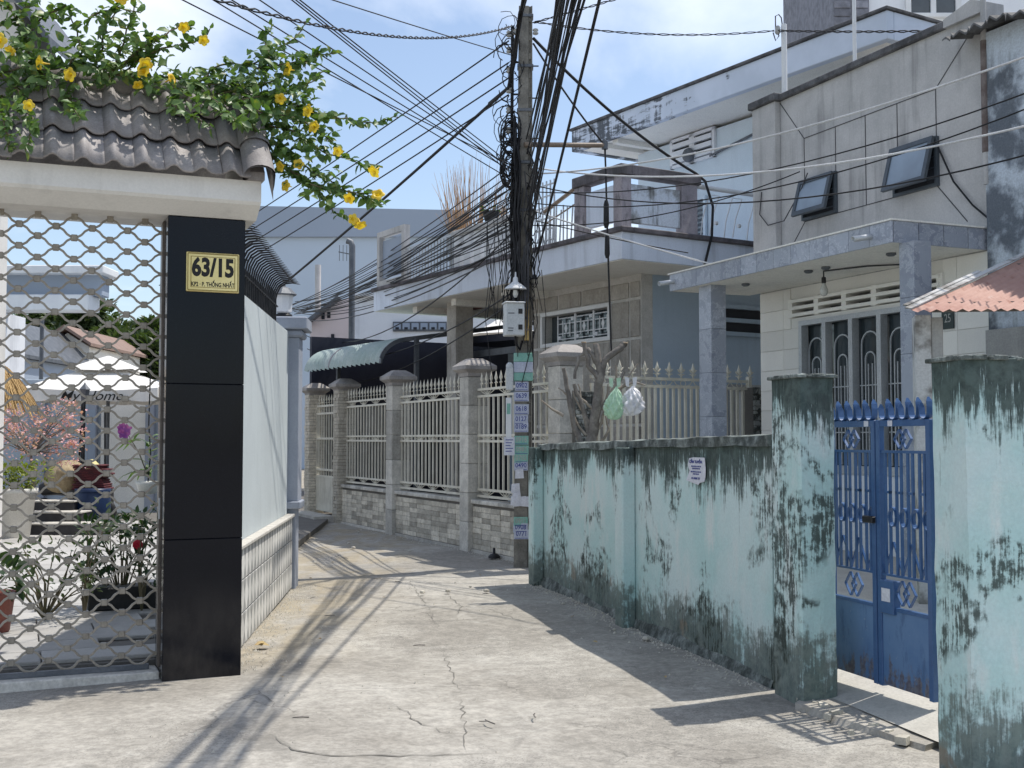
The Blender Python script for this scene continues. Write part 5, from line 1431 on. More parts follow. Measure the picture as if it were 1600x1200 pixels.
# scored grooves: a framed field with mitre lines to the corners
gx = [RH.s(u, 0, 250) for u in (1257, 1306, 1353, 1403, 1464)]
gzt = RH.z(1300, 198, 0); gzb = RH.z(1300, 336, 0)
gzt = (RH.z(1257, 215, 0) + RH.z(1463, 140, 0)) / 2; gzb = (RH.z(1300, 335, 0) + RH.z(1400, 308, 0)) / 2
gl_ = [((gx[0], gzt), (gx[4], gzt)), ((gx[0], gzb), (gx[4], gzb)), ((gx[0], gzt), (pil1, ZTOP - .02)), ((gx[4], gzt), (RH.px(1512, 58, 0))), ((gx[0], gzb), RH.px(1241, 379, 0)), ((gx[4], gzb), RH.px(1512, 346, 0))] + [((x, gzb), (x, gzt)) for x in gx]
for (a, c) in gl_:
    MB().bar((a[0], -.002, a[1]), (c[0], -.002, c[1]), .009 if abs(a[0] - c[0]) > .01 else .006, .006 if abs(a[0] - c[0]) > .01 else .009, up=(0, 1, 0)).build('groove', M['groove'], rh)
# two top-hung windows, propped open
for (ua, ub, va, vb, tilt) in ((1259, 1306, 276, 341, 15), (1403, 1465, 224, 301, 15)):
    x0_, x1_ = RH.s(ua, 0, 300), RH.s(ub, 0, 270)
    zt_ = RH.z(ua, va + (16 if ua < 1300 else 14), 0); zb_ = RH.z(ua, vb, 0)
    zt_ = RH.z((ua + ub) / 2, va + 4, 0); zb_ = RH.z((ua + ub) / 2, vb - 6, 0)
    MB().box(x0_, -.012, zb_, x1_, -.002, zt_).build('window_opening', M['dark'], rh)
    b = MB()
    for a0, a1, b0, b1 in ((x0_ - .03, x1_ + .03, zt_, zt_ + .03), (x0_ - .03, x1_ + .03, zb_ - .03, zb_), (x0_ - .03, x0_, zb_, zt_), (x1_, x1_ + .03, zb_, zt_)): b.box(a0, -.045, b0, a1, -.001, b1)
    for k in range(4): z = zb_ + (zt_ - zb_) * (k + .5) / 4; b.box(x0_, -.025, z - .006, x1_, -.013, z + .006)
    wn = b.build('tilt_window', M['darkalu'], rh)
    h = zt_ - zb_ + .03; w = x1_ - x0_ + .05
    b = MB(); fwid = .05
    for a0, a1, b0, b1 in ((-w / 2, w / 2, -fwid, 0), (-w / 2, w / 2, -h, -h + fwid), (-w / 2, -w / 2 + fwid, -h + fwid, -fwid), (w / 2 - fwid, w / 2, -h + fwid, -fwid)): b.box(a0, -.035, b0, a1, 0, b1)
    s_ = b.build('sash', M['darkalu'], wn, ((x0_ + x1_) / 2, -.05, zt_ + .02)); s_.rotation_euler = (R(-tilt), 0, 0)
    p_ = MB().box(-w / 2 + fwid, -.022, -h + fwid, w / 2 - fwid, -.012, -fwid).build('pane', M['glasspale'], wn, ((x0_ + x1_) / 2, -.05, zt_ + .02)); p_.rotation_euler = (R(-tilt), 0, 0)
# canopy: slab, marble facing tiles, spouts, columns
MB().box(cs0, -1.11, ZCB, cs1 - .02, -.001, ZCT - .015).build('canopy_slab', M['soffit'], rh)
n = 13; w = (cs1 - cs0) / n
ft = MB(); ft.box(-w / 2 + .002, -.02, 0, w / 2 - .002, 0, ZCT - ZCB, .003); ftm = ft.fixn(ft.mesh('facing_tile'))
for i in range(n): inst('facing_tile', ftm, M['marble'], rh, (cs0 + w * (i + .5), -1.111, ZCB - .004))
for i in range(4): inst('facing_tile', ftm, M['marble'], rh, (cs1 - .019, -1.09 + .29 * (i + .5) - .02, ZCB - .004), rot=(0, 0, math.pi / 2), scale=(.285 / w, 1, 1))
inst('facing_tile', ftm, M['marble'], rh, (cs0 - .001, -.95, ZCB - .004), rot=(0, 0, -math.pi / 2))
MB().box(cs0 - .02, -1.145, ZCT - .003, cs1 + .015, 0 - .002, ZCT + .012).build('canopy_top', M['soffit'], rh)
for (u, v) in ((1358, 366), (1051, 437)):
    x, z = RH.px(u, v, -1.15)
    b = MB(); b.lathe([(.028, 0), (.028, .22), (.022, .22), (.022, .0)], 10); me = b.mesh('drain_spout'); me.transform(Matrix.Rotation(R(100), 4, 'X')); inst('drain_spout', me, M['alu'], rh, (x, -1.12, z - .02))
for (ua, ub, uc) in ((1092, 1111, 1126), (1406, 1429, 1454)):
    y_ = -1.02
    x0_, x1_ = RH.s(ua, y_, 480), RH.s(ub, y_, 480); d_ = RH.pys((uc), 480, x1_)[0] - y_
    z = .3
    for j in range(6):
        z2 = z + (ZCB - .3) / 6; MB().box(x0_, y_, z + .001, x1_, y_ + max(.2, d_), z2 - .001, .003).build('column_tile', M['marble'], rh); z = z2
for (u, v) in ((1165, 438), (1263, 402), (1290, 398), (1392, 385)):
    x, y_ = RH.px(u, v, -.7)[0], -.7
    MB().lathe([(.045, 0), (.05, -.015), (.03, -.03), (0, -.032)], 10, c=(x, y_, ZCB - .001)).build('ceiling_socket', M['gutter'], rh)
x, _ = RH.px(1287, 430, -.55); zz_ = ZCB
bl = T('porch_bulb', 'bare clear bulb hanging on a short black flex under the canopy', 'light bulb', RH.w(x, -.55, ZCB - .001), RH.rot)
MB().tube([(0, 0, 0), (0, 0, -.07)], .007, 5).build('flex', M['cable'], bl)
MB().lathe([(.02, -.07), (.024, -.08), (.024, -.13), (.018, -.135)], 10).build('socket', M['rubber'], bl)
MB().lathe([(.017, -.135), (.022, -.15), (.042, -.20), (.045, -.225), (.03, -.26), (0, -.27)], 12).build('glass', M['bulb'], bl)
MB().tube([(0, 0, -.006), (.5, .15, -.012), (.9, .50, -.02), (.95, .54, -.28)], .009, 5).build('wiring', M['cablegrey'], bl)
# number plate on the tiled wall
x0_, zz1 = RH.px(1474, 489, -.02); x1_, zz2 = RH.px(1490, 513, -.02)
pn = T('door_number_plate', 'small dark plate reading 25 on the cream tiles beside the stained post', 'sign', RH.w(x0_ - .02, -.02, zz2), RH.rot)
MB().box(0, -.008, 0, .16, .005, .2, .003).build('plate', M['plate'], pn)
inst('lettering', text_mesh('25', .12, M['porcelain'], sx=.75), None, pn, (.085, -.0095, .10))
# drain pipe and rooftop mast
x = RH.s(1537, -.08, 200)
b = MB(); b.tube([(x, -.06, ZCT + .4), (x, -.06, ZTOP + 1.0)], .026, 8); b.build('drain_pipe', M['concrete'], rh)
MB().tube([(x, -.06, ZCT + .7), (x, -.06, ZCT + 1.75)], .032, 8).build('rusty_sleeve', M['rustpipe'], rh)
q = RH.w(RH.s(1226, .1, 150), .1, ZTOP + .07); hz = at(1222, 38, q.y).z - q.z
um_ = T('service_mast', 'white steel service mast with a bent wire head on the cement parapet', 'mast', q)
MB().tube([(0, 0, -.02), (0, 0, hz)], .034, 8).build('tube', M['white'], um_)
b = MB(); b.tube([(-.02, 0, hz), (-.03, 0, hz + .08), (-.06, 0, hz + .12), (-.10, 0, hz + .10), (-.10, 0, hz - .05), (-.06, 0, hz - .14), (-.1, 0, hz - .2), (-.13, 0, hz - .1)], .008, 5); b.build('wire_head', M['cablegrey'], um_)
MB().lathe([(.02, 0), (.035, .02), (.03, .05), (.035, .08), (.02, .1)], 10, c=(-.075, 0, hz - .12)).build('insulator', M['porcelain'], um_)
o = MB().tube([RH.w(-1.9, .05, ZTOP + .06), RH.w(-1.9, .05, ZTOP + .85)], .022, 8).build('white_pipe', M['white']); tag(o, 'short thin white pipe standing on the parapet between mast and roof corner', 'pipe')

# ------------------------------------------------------------------ neighbour at the right edge and its rusty lean-to
nb = T('stained_neighbour_house', 'stained patchy blue-grey wall with a broken corrugated roof edge at the right border', 'house', RH)
zn = RH.z(1560, 40, -.1)
MB().box(sR + .02, -.06, 2.55, sR + 3.0, 5, zn).build('upper_wall', M['dirtyblue'], nb)
MB().box(sR + .02, -.10, 0, sR + 3.0, 4.9, 2.549).build('lower_wall', M['shadegrey'], nb)
MB().box(sR + .55, -.16, 0, sR + .62, -.101, 2.55).build('pier', M['oldpost'], nb)
b = MB(); n = 130; vs = []
for i in range(n + 1):
    x = sR - .25 + 3.2 * i / n; z = zn + .0 + .022 * math.sin(i * 1.57) - .04 * (1 if 30 < i < 42 else 0)
    vs += [(x, -.30 + .03 * math.sin(i * .7), z), (x, 5, z + .9), (x, -.30 + .03 * math.sin(i * .7), z - .02)]
b.add(vs, [(3 * i, 3 * i + 3, 3 * i + 4, 3 * i + 1) for i in range(n)] + [(3 * i, 3 * i + 2, 3 * i + 5, 3 * i + 3) for i in range(n)]); b.build('corrugated_edge', M['corrold'], nb, fix=False)

P0 = at(1419, 486, 8.5); P1 = at(1606, 398, 9.95); P2 = at(1640, 483, 8.3)
lt = T('lean_to_roof', 'rusty salmon corrugated lean-to roof above the right mint gate post', 'roof', tuple(P0))
e1_ = P2 - P0; e2_ = P1 - P0; nrm = e1_.cross(e2_).normalized()
n = 46; vs = []
ext = 2.1
for i in range(n * 2 + 1):
    t = i / (n * 2) * ext; d = nrm * (.011 * math.sin(i * math.pi / 2)); j = e2_.normalized() * U(-.012, .006)
    vs += [e1_ * t + d + j, e1_ * t + e2_ * .5 + d - Vector((0, 0, .012)), e1_ * t + e2_ * 1.25 + d]
b = MB(); m = 3
b.add(vs, [(i * m + k, i * m + k + 1, (i + 1) * m + k + 1, (i + 1) * m + k) for i in range(n * 2) for k in range(2)], True)
b.build('corrugated_sheet', M['rust'], lt, fix=False)
b = MB(); b.bar(Vector((0, 0, .02)), e2_ * 1.25 + Vector((0, 0, .02)), .05, .010, up=nrm); b.bar(e2_ * .02 + Vector((-.03, .03, .035)), e2_ * .6 + Vector((-.03, .03, .035)), .035, .012, up=nrm); b.build('edge_flashing', M['oldpost'], lt)
b = MB(); b.bar(e2_ * .16 + Vector((0, 0, -.05)), e2_ * .16 + e1_ * 2 + Vector((0, 0, -.05)), .05, .07); b.bar(e2_ * .85 + Vector((0, 0, -.05)), e2_ * .85 + e1_ * 2 + Vector((0, 0, -.05)), .05, .07); b.build('batten', M['bark'], lt)
q0, q1, q2 = at(1430, 560, 8.75), at(1455, 560, 8.75), at(1478, 560, 8.95)
po = T('stained_post', 'flaking white square post carrying the rusty lean-to roof', 'post', (q0.x, 8.75, 0), R(-14))
MB().box(0, 0, 0, .115, .24, 2.47, .006).build('shaft', M['oldpost'], po); MB().box(.116, .02, 0, .20, .30, 2.45, .006).build('side_shaft', M['shadegrey'], po)

# ------------------------------------------------------------------ mint wall, its posts and the blue gate
ms = MW.s(1206, 0, 800)
mw = T('mint_wall', 'mould-streaked mint green garden wall along the right side of the lane', 'wall', MW)
H0, H1 = 1.46, 1.545
b = MB(); nseg = 24; prof_t = []
for i in range(nseg + 1):
    t = i / nseg; prof_t.append((ms * t, H0 + (H1 - H0) * t + U(-.006, .006)))
b.prism([(0, -.06)] + [(ms, -.06)] + prof_t[::-1], 0, .13); b.build('rendered_wall', M['mint'], mw)
b = MB(); vs = []
for i, (x, z) in enumerate(prof_t): vs += [(x, -.022 - U(0, .012), z - .035 + U(-.012, .012)), (x, -.018 - U(0, .012), z + .028 + U(-.008, .01)), (x, .06, z + .04), (x, .15, z + .03), (x, .152, z - .03)]
b.add(vs, [(5 * i + k, 5 * i + k + 1, 5 * i + 6 + k, 5 * i + 5 + k) for i in range(nseg) for k in range(4)] + [tuple(range(5)), tuple(range(5 * nseg, 5 * nseg + 5))]); b.build('coping', M['mould'], mw)
for (ua, ub, uc) in ((822, 830, 843), (962, 972, 990)):
    a, c = MW.s(ua, -.11, 860), MW.s(ub, -.11, 860)
    if ua < 830: a = -.03; c = max(c, a + .2)
    else: c = a + .2
    MB().box(a, -.12, -.05, c, -.001, H0 + .012 + (.01 if ua > 900 else -.01), .012).build('pilaster', M['mint'], mw)
b = MB(); vs = []                          # broken mortar foot along the base
nn = 90
for i in range(nn + 1):
    x = ms * i / nn; k_ = .5 + .5 * math.sin(i * .23) * math.sin(i * .11 + 1); vs += [(x, -.022 - .035 * k_, -.03), (x, -.010 - .014 * k_ - U(0, .004), .015 + .03 * k_), (x, .004, .05 + .05 * k_ + U(0, .01))]
b.add(vs, [(3 * i + k, 3 * i + 3 + k, 3 * i + 4 + k, 3 * i + 1 + k) for i in range(nn) for k in range(2)], True); b.build('mortar_foot', M['mould'], mw, fix=False)
# gate posts
a, c = MW.s(1206, -.05, 800), MW.s(1251, -.05, 860)
dpt = MW.pys(1301, 860, c)[0]
gpl = T('mint_gate_post', 'mint gate post left of the blue gate, dark with mould, joined to the long wall', 'gate post', MW)
def rough_post(x0, x1, y0, y1, h, seed):
    b = MB(); r_ = random.Random(seed); lv = 14; ring = []
    cor = [(x0, y0), (x1, y0), (x1, y1), (x0, y1)]
    pts2 = []
    for k in range(4):
        p, q = cor[k], cor[(k + 1) % 4]
        for f in (.04, .35, .65, .96): pts2.append((p[0] + (q[0] - p[0]) * f, p[1] + (q[1] - p[1]) * f))
    m = len(pts2)
    for l in range(lv + 1):
        z = -.06 + (h + .06) * l / lv
        for (x, y) in pts2: ring.append((x + r_.uniform(-.005, .005), y + r_.uniform(-.005, .005), z + (r_.uniform(-.012, .006) if l == lv else 0)))
    b.add(ring, [(l * m + k, l * m + (k + 1) % m, (l + 1) * m + (k + 1) % m, (l + 1) * m + k) for l in range(lv) for k in range(m)])
    b.add(ring[-m:], [tuple(range(m))]); return b
H2 = 1.925
rough_post(a, c, -.05, max(.18, dpt), H2, 3).build('post', M['mint_dark'], gpl)
def crumb(x0, x1, y0, y1, z, n, seed):
    b = MB(); r_ = random.Random(seed)
    for _ in range(n):
        x, y = r_.uniform(x0, x1), r_.uniform(y0, y1)
        if r_.random() < .6: 
            if r_.random() < .5: y = y0 + .01
            else: x = x1 - .01
        s_ = r_.uniform(.012, .03); b.box(x - s_, y - s_, z - .012, x + s_, y + s_, z + r_.uniform(.003, .014), .004)
    return b
crumb(a, c, -.05, max(.18, dpt), H2, 60, 4).build('crumbled_top', M['mould'], gpl)
a2, c2 = MW.s(1458, -.05, 800), MW.s(1516, -.05, 900)
gpr = T('mint_gate_wall', 'pale mint gate post and wall end right of the blue gate at the right border', 'gate post', MW)
rough_post(a2, c2, -.05, 1.6, H2, 5).build('post', M['mint_post'], gpr)
crumb(a2, c2, -.05, 1.0, H2, 110, 6).build('crumbled_top', M['mould'], gpr)

# blue gate: two leaves
gA, gB = gp(1300, 1044, .13), gp(1464, 1098, .13)
BG = Frame(gA, gB - gA); GL = (Vector(gB.xy) - Vector(gA.xy)).length
gz1 = 1.66; gz0 = .13; gpn = BG.z(1300, 930, 0); gzd = gpn + .19
dz = (gzd - gpn)
bar_m = MB(); bar_m.box(-.008, -.006, 0, .008, .006, 1, 0); barm = bar_m.mesh('bar')
spk = MB()
def ustrip(b, path, wmax, th):
    vs = []; m = len(path)
    for i, (x, z) in enumerate(path):
        a = path[max(i - 1, 0)]; c = path[min(i + 1, m - 1)]; tx, tz = c[0] - a[0], c[1] - a[1]; L = math.hypot(tx, tz); nx, nz = -tz / L * th, tx / L * th
        w = wmax * (.25 if i in (0, m - 1) else 1)
        vs += [(x, -w, z), (x + nx, -w, z + nz), (x + nx, w, z + nz), (x, w, z)]
    b.add(vs, [(4 * i + k, 4 * i + (k + 1) % 4, 4 * i + 4 + (k + 1) % 4, 4 * i + 4 + k) for i in range(m - 1) for k in range(4)] + [(0, 1, 2, 3), tuple(4 * m - 4 + k for k in range(4))])
pl_ = [(-.004, 0), (.012, .012), (.030, .05), (.034, .10), (.024, .175), (.020, .115), (.010, .07), (-.010, .035)]
ustrip(spk, [(-.040, .095), (-.041, .07)] + [(.036 * math.cos(t), .04 + .038 * math.sin(t)) for t in [math.pi + k * math.pi / 8 for k in range(9)]] + [(.037, .07), (.033, .10), (.024, .125)], .020, .004); spkm = spk.fixn(spk.mesh('spike'))
spkm.transform(Matrix.Translation((.02, 0, 0)))
rg = MB(); 
for k in range(12):
    t0, t1 = k * math.pi / 6, (k + 1) * math.pi / 6
    rg.bar((.032 * math.cos(t0), 0, .055 * math.sin(t0)), (.032 * math.cos(t1), 0, .055 * math.sin(t1)), .028, .006, up=(math.cos((t0 + t1) / 2), 0, math.sin((t0 + t1) / 2)))
rgm = rg.fixn(rg.mesh('ring'))
def diamond(b, xc, zc, rx, rz):
    for q in ((-.35, 0), (.35, 0)):
        x = xc + q[0] * rx
        ps = [(x - rx * .65, zc), (x, zc + rz), (x + rx * .65, zc), (x, zc - rz)]
        for p, r in zip(ps, ps[1:] + ps[:1]): b.bar((p[0], q[0] * .008, p[1]), (r[0], q[0] * .008, r[1]), .016, .006)
for li in range(2):
    x0, x1 = (0.004, GL / 2 - .006) if li == 0 else (GL / 2 + .006, GL - .004)
    g = T('gate_leaf', ['left leaf of the blue metal gate, hinged to the dark mouldy mint post', 'right leaf of the blue metal gate, carrying the lock box'][li], 'gate', BG, group='leaves of the blue gate')
    b = MB(); w = .038
    b.box(x0, -.018, gz0, x0 + w, .018, gz1, .003); b.box(x1 - w, -.018, gz0, x1, .018, gz1, .003)
    b.box(x0 + w, -.016, gz1 - w, x1 - w, .016, gz1, .003); b.box(x0 + w, -.016, gpn - .01, x1 - w, .016, gpn + .012, .002)
    b.build('frame', M['bluegate'], g)
    MB().box(x0 + w, -.010, gz0 + .012, x1 - w, .006, gpn - .01, 0).build('kick_panel', M['bluepanel'], g)
    ztr = gz1 - w - .145
    MB().box(x0 + w, -.010, ztr - .008, x1 - w, .010, ztr + .008).build('upper_rail', M['bluegate'], g)
    MB().box(x0 + w, -.010, gzd - .006, x1 - w, .010, gzd + .006).build('lower_rail', M['bluegate'], g)
    inner = x1 - x0 - 2 * w
    for k in range(4):
        xc = x0 + w + inner * (k + .5) / 4
        for o_ in (-.022, .022): inst('bar', barm, M['bluegate'], g, (xc + o_, 0, gzd + .005), scale=(1, 1, ztr - gzd - .01))
        MB().box(xc - .03, -.006, ztr - .24, xc + .03, .006, ztr - .225).build('spacer', M['bluegate'], g)
        inst('ring', rgm, M['bluegate'], g, (xc + inner / 8, -.002, 1.105))
    n = 5
    for k in range(n): inst('spike', spkm, M['bluegate'], g, (x0 + .02 + (x1 - x0 - .03) * (k + .35) / n, 0, gz1 - .002))
    b = MB(); diamond(b, (x0 + x1) / 2 - .01, ztr + .073, .075, .055); b.build('diamond_grille', M['bluegate'], g); b = MB(); diamond(b, (x0 + x1) / 2, gpn + .098, .085, .07); b.build('diamond_grille', M['bluegate'], g)
    b = MB(); k = 5
    for i in range(k):
        xa = x0 + w + inner * i / k; xb = x0 + w + inner * (i + 1) / k; za, zb2 = (gzd + .01, gzd + .19) if i % 2 == 0 else (gzd + .19, gzd + .01)
        b.bar((xa, .012, za), (xb, .012, zb2), .012, .008)
    b.build('zigzag_rail', M['bluegate'], g)
    if li == 0:
        MB().box(x1 - .09, -.05, 1.06, x1 + .01, -.019, 1.10, .006).build('bolt', M['iron'], g)
        MB().box(x0 + .03, -.022, 1.40, x0 + .06, -.019, 1.50).build('hinge_plate', M['bluegate'], g)
    else:
        MB().box(x0 + w, -.03, gpn - .03, x0 + w + .13, .02, gpn + .16, .004).build('lock_box', M['bluegate'], g)
        MB().box(x0 + w + .02, -.032, gpn + .04, x0 + w + .10, -.0302, gpn + .115).build('lock_label', M['paper'], g)
    MB().box((x1 - .10) if li == 0 else x0 + .12, -.0185, gz1 - .036, (x1 - .055) if li == 0 else x0 + .165, -.0181, gz1 - .004).build('sticker', M['paper'], g)

# concrete ramp up to the gate, broken white tile at its lip
rF = lambda s, y: MW.w(s, y, 0)
b = MB()
g0, g1 = BG.w(-.02, -.02, 0), BG.w(GL + .02, -.02, 0); g0b, g1b = BG.w(-.05, .5, 0), BG.w(GL + .05, .5, 0)
f0, f1 = gp(1240, 1105), gp(1446, 1174)
nn = 12; vs = []
for i in range(nn + 1):
    t = i / nn; gq = g0.lerp(g1, t); fq = f0.lerp(f1, t); gb = g0b.lerp(g1b, t)
    vs += [(fq.x + U(-.02, .02), fq.y + U(-.015, .015), -.02), (*fq.lerp(gq, .04).xy, .018 + U(0, .008)), (*fq.lerp(gq, .45).xy, .025 + U(0, .006)), (*fq.lerp(gq, .78).xy, .034 + U(0, .004)), (*gq.xy, .038), (*gb.xy, .045)]
b.add(vs, [(6 * i + k, 6 * i + k + 1, 6 * i + 7 + k, 6 * i + 6 + k) for i in range(nn) for k in range(5)] + [(0, 1, 2, 3, 4, 5), tuple(6 * nn + k for k in range(6))])
structure(b.build('gate_ramp', mat('ramp_concrete', (.40, .375, .33), (.31, .29, .255), ns=4, bump=.4, fine=.12, streak=.25, stretch=1)))
for i, (u, v, s_) in enumerate(((1252, 1098, .035), (1272, 1104, .03), (1289, 1110, .05), (1308, 1121, .06), (1296, 1125, .03), (1367, 1140, .035), (1390, 1150, .03), (1412, 1163, .06), (1330, 1150, .02))):
    p = gp(u, v); r_ = random.Random(i); b = MB(); nS = r_.choice((4, 5))
    poly = [(math.cos(k * 6.283 / nS + r_.uniform(-.3, .3)) * s_ * r_.uniform(.6, 1.1), math.sin(k * 6.283 / nS + r_.uniform(-.3, .3)) * s_ * r_.uniform(.5, 1)) for k in range(nS)]
    b.prism(poly, 0, .02 + s_ * .3, 'z')
    o = b.build('rubble_piece', M['debris'], None, (p.x, p.y, .004)); o.rotation_euler = (r_.uniform(-.15, .15), r_.uniform(-.15, .15), r_.uniform(0, 6))
    tag(o, ['first', 'second', 'third', 'fourth', 'fifth', 'sixth', 'seventh', 'eighth', 'ninth'][[0, 1, 2, 4, 3, 6, 7, 8, 5][i]] + ' rubble piece from the left on the ramp lip below the blue gate', 'rubble', 'rubble pieces along the gate ramp')

# paper notice on the mint wall
n0, nz1 = MW.px(1070, 714, -.02); n1, nz0 = MW.px(1101, 759, -.02)
pw, phh = n1 - n0, nz1 - nz0
no = T('paper_notice', 'torn white job notice stuck on the mint wall', 'notice', MW.w((n0 + n1) / 2, -.006, (nz0 + nz1) / 2), MW.rot)
b = MB(); out = [(-.36, .46), (-.1, .5), (.45, .5), (.5, .1), (.48, -.2), (.42, -.36), (.2, -.42), (.12, -.5), (-.5, -.36), (-.42, -.2), (-.34, .0), (-.42, .2)]
vs = [(x * pw, -.004 * abs(math.sin(x * 9)) - .001, z * phh) for x, z in out]; b.add(vs, [tuple(range(len(vs)))]); b.add([(x, y + .0008, z) for x, y, z in vs], [tuple(range(len(vs)))[::-1]]); b.build('sheet', M['paper'], no)
SX = pw / phh * 1.05
inst('lettering', text_mesh('CẦN TUYỂN', phh * .135, M['inkblue'], bold=.0012, sx=SX * .80), None, no, (.0, -.006, phh * .33))
for k, (w_, z) in enumerate(((.5, .17), (.4, .09), (.55, -.03), (.3, -.11))):
    t = MB(); r_ = random.Random(k); x = -w_ / 2 * pw * .9
    while x < w_ / 2 * pw * .9: x2 = x + r_.uniform(.01, .035); t.box(x, -.0062, z * phh - .005, x2, -.0056, z * phh + .005); x = x2 + .008
    t.build('print_line', M['inkblue'], no)
inst('lettering', text_mesh('LH: 0350 777', phh * .10, M['inkblue'], bold=.0010, sx=SX * .75), None, no, (-.0, -.006, -phh * .27))
# ------------------------------------------------------------------ utility pole
PB = gp(816, 886); PX, PY = PB.x, PB.y
PTOP = at(820, 12, PY).z
LEAN = (at(819, 300, PY).x - PX) / (at(819, 300, PY).z)
def pz(v): return at(818, v, PY).z
def pp(v, dx=0.0, dy=0.0): z = pz(v); return Vector((PX + LEAN * z + dx, PY + dy, z))
po_ = T('utility_pole', 'concrete utility pole wrapped in tangled black cables, plastered with stickers', 'utility pole', (PX, PY, 0))
def plc(x, y, z): return (LEAN * z + x, y, z)
b = MB(); lv = 16; vs = []
sec = [(-.10, -.085), (.055, -.085), (.060, -.055), (.095, -.055), (.10, -.085), (.115, -.085), (.115, .085), (-.10, .085)]
for l in range(lv + 1):
    z = -.1 + (PTOP + .1) * l / lv; k = 1.05 - .27 * l / lv
    vs += [plc(x * k, y * k, z) for x, y in sec]
m = len(sec); b.add(vs, [(l * m + i, l * m + (i + 1) % m, (l + 1) * m + (i + 1) % m, (l + 1) * m + i) for l in range(lv) for i in range(m)] + [tuple(range(m)), tuple(range(lv * m, lv * m + m))])
b.build('shaft', M['pole'], po_)
blk = MB(); blk.box(-.022, -.055, -.05, .022, -.01, .05, .008); blkm = blk.fixn(blk.mesh('shaft_web'))
z = .15
while z < PTOP - .15: k = 1.05 - .27 * z / PTOP; inst('shaft_web', blkm, M['pole'], po_, plc(.077 * k, -.018 * k, z), scale=k); z += .235
for z in (PTOP - .12, PTOP - .75, PTOP - 1.3, PTOP - 1.95, 4.35):
    k = 1.05 - .27 * z / PTOP; b = MB(); b.box(-.115 * k, -.10 * k, -.02, .13 * k, .10 * k, .02, .006); b.build('steel_band', M['gutter'], po_, plc(0, 0, z))
for z in (PTOP - .75, PTOP - 1.15, PTOP - 1.65, PTOP - 2.3): MB().bar(plc(.08, -.05, z), plc(.17, -.05, z), .014, .014).build('step_bolt', M['iron'], po_)
# insulator rack on the left face
b = MB(); b.bar(plc(-.155, -.04, PTOP - .25), plc(-.155, -.04, PTOP - 1.75), .02, .04)
for z in (PTOP - .3, PTOP - .7, PTOP - 1.1, PTOP - 1.65): b.bar(plc(-.155, -.04, z), plc(-.06, -.04, z), .02, .02)
b.build('insulator_rack', M['iron'], po_)
ins = MB(); ins.lathe([(.015, -.04), (.034, -.03), (.036, -.012), (.02, 0), (.036, .012), (.034, .03), (.015, .04)], 10); insm = ins.fixn(ins.mesh('insulator'))
for z in (PTOP - .35, PTOP - .55, PTOP - .80, PTOP - 1.05, PTOP - 1.30, PTOP - 1.55): inst('insulator', insm, M['porcelain'], po_, plc(-.195, -.05, z))
for x_ in (-.13, .13): inst('insulator', insm, M['porcelain'], po_, plc(x_, -.05, PTOP - .32))
# tangle of loose loops and the thick bunch strapped to the shaft
b = MB()
for _ in range(26):
    z0_, z1_ = U(2.9, 3.6), U(4.6, 5.6); ox, oy = U(-.15, -.07), U(-.16, .02)
    pts = [plc(ox + U(-.03, .03), oy + U(-.03, .03), z0_ + (z1_ - z0_) * k / 7) for k in range(8)]; b.tube(pts, U(.009, .017), 5)
for _ in range(50):
    zc = U(3.3, 5.0); r = U(.08, .34); a0 = U(0, 6.28); s = -1 if U(0, 1) < .72 else .8
    pts = []
    for k in range(11):
        t = k / 10; pts.append(plc(s * (.05 + r * math.sin(t * math.pi) * .65) + U(-.02, .02), -.10 + U(-.06, .03), zc + r * 1.15 * math.cos(t * math.pi + a0 * .15) + U(-.02, .02)))
    b.tube(pts, U(.004, .008), 4)
for _ in range(16):
    a = U(0, 6.28); zc = U(4.7, 5.35); cx_ = -.17 + U(-.03, .03)
    b.tube([plc(cx_ + .10 * math.cos(t), -.12 + U(-.02, .02), zc + .22 * math.sin(t)) for t in [k * math.pi / 7 for k in range(15)]], .008, 4)
for _ in range(34):
    x = U(-.5, .25); z1_ = U(3.6, 4.5); L = U(.4, 1.5); b.tube([plc(x, -.1, z1_), plc(x + U(-.08, .08), -.12, z1_ - L * .5), plc(x + U(-.12, .12), -.12, z1_ - L)], .0045, 4)
for _ in range(26):
    zc = PTOP - U(.15, 1.9); r = U(.05, .16); cx_ = -.19 + U(-.08, .06); a0 = U(0, 6.28); b.tube([plc(cx_ + r * math.cos(a0 + t), -.08 + U(-.03, .03), zc + r * 1.3 * math.sin(a0 + t)) for t in [k * .55 for k in range(9)]], U(.004, .008), 4)
stuff(b.build('cable_tangle', M['cable'], po_, fix=False))
b = MB()
for _ in range(12):
    z0_ = U(2.7, 3.5); b.tube([plc(U(-.05, .06), -.13, z0_), plc(U(-.09, .09), -.15, z0_ + U(.4, .7)), plc(U(-.02, .09), -.14, z0_ + U(.9, 1.5))], .007, 4)
stuff(b.build('grey_leads', M['cablegrey'], po_, fix=False))
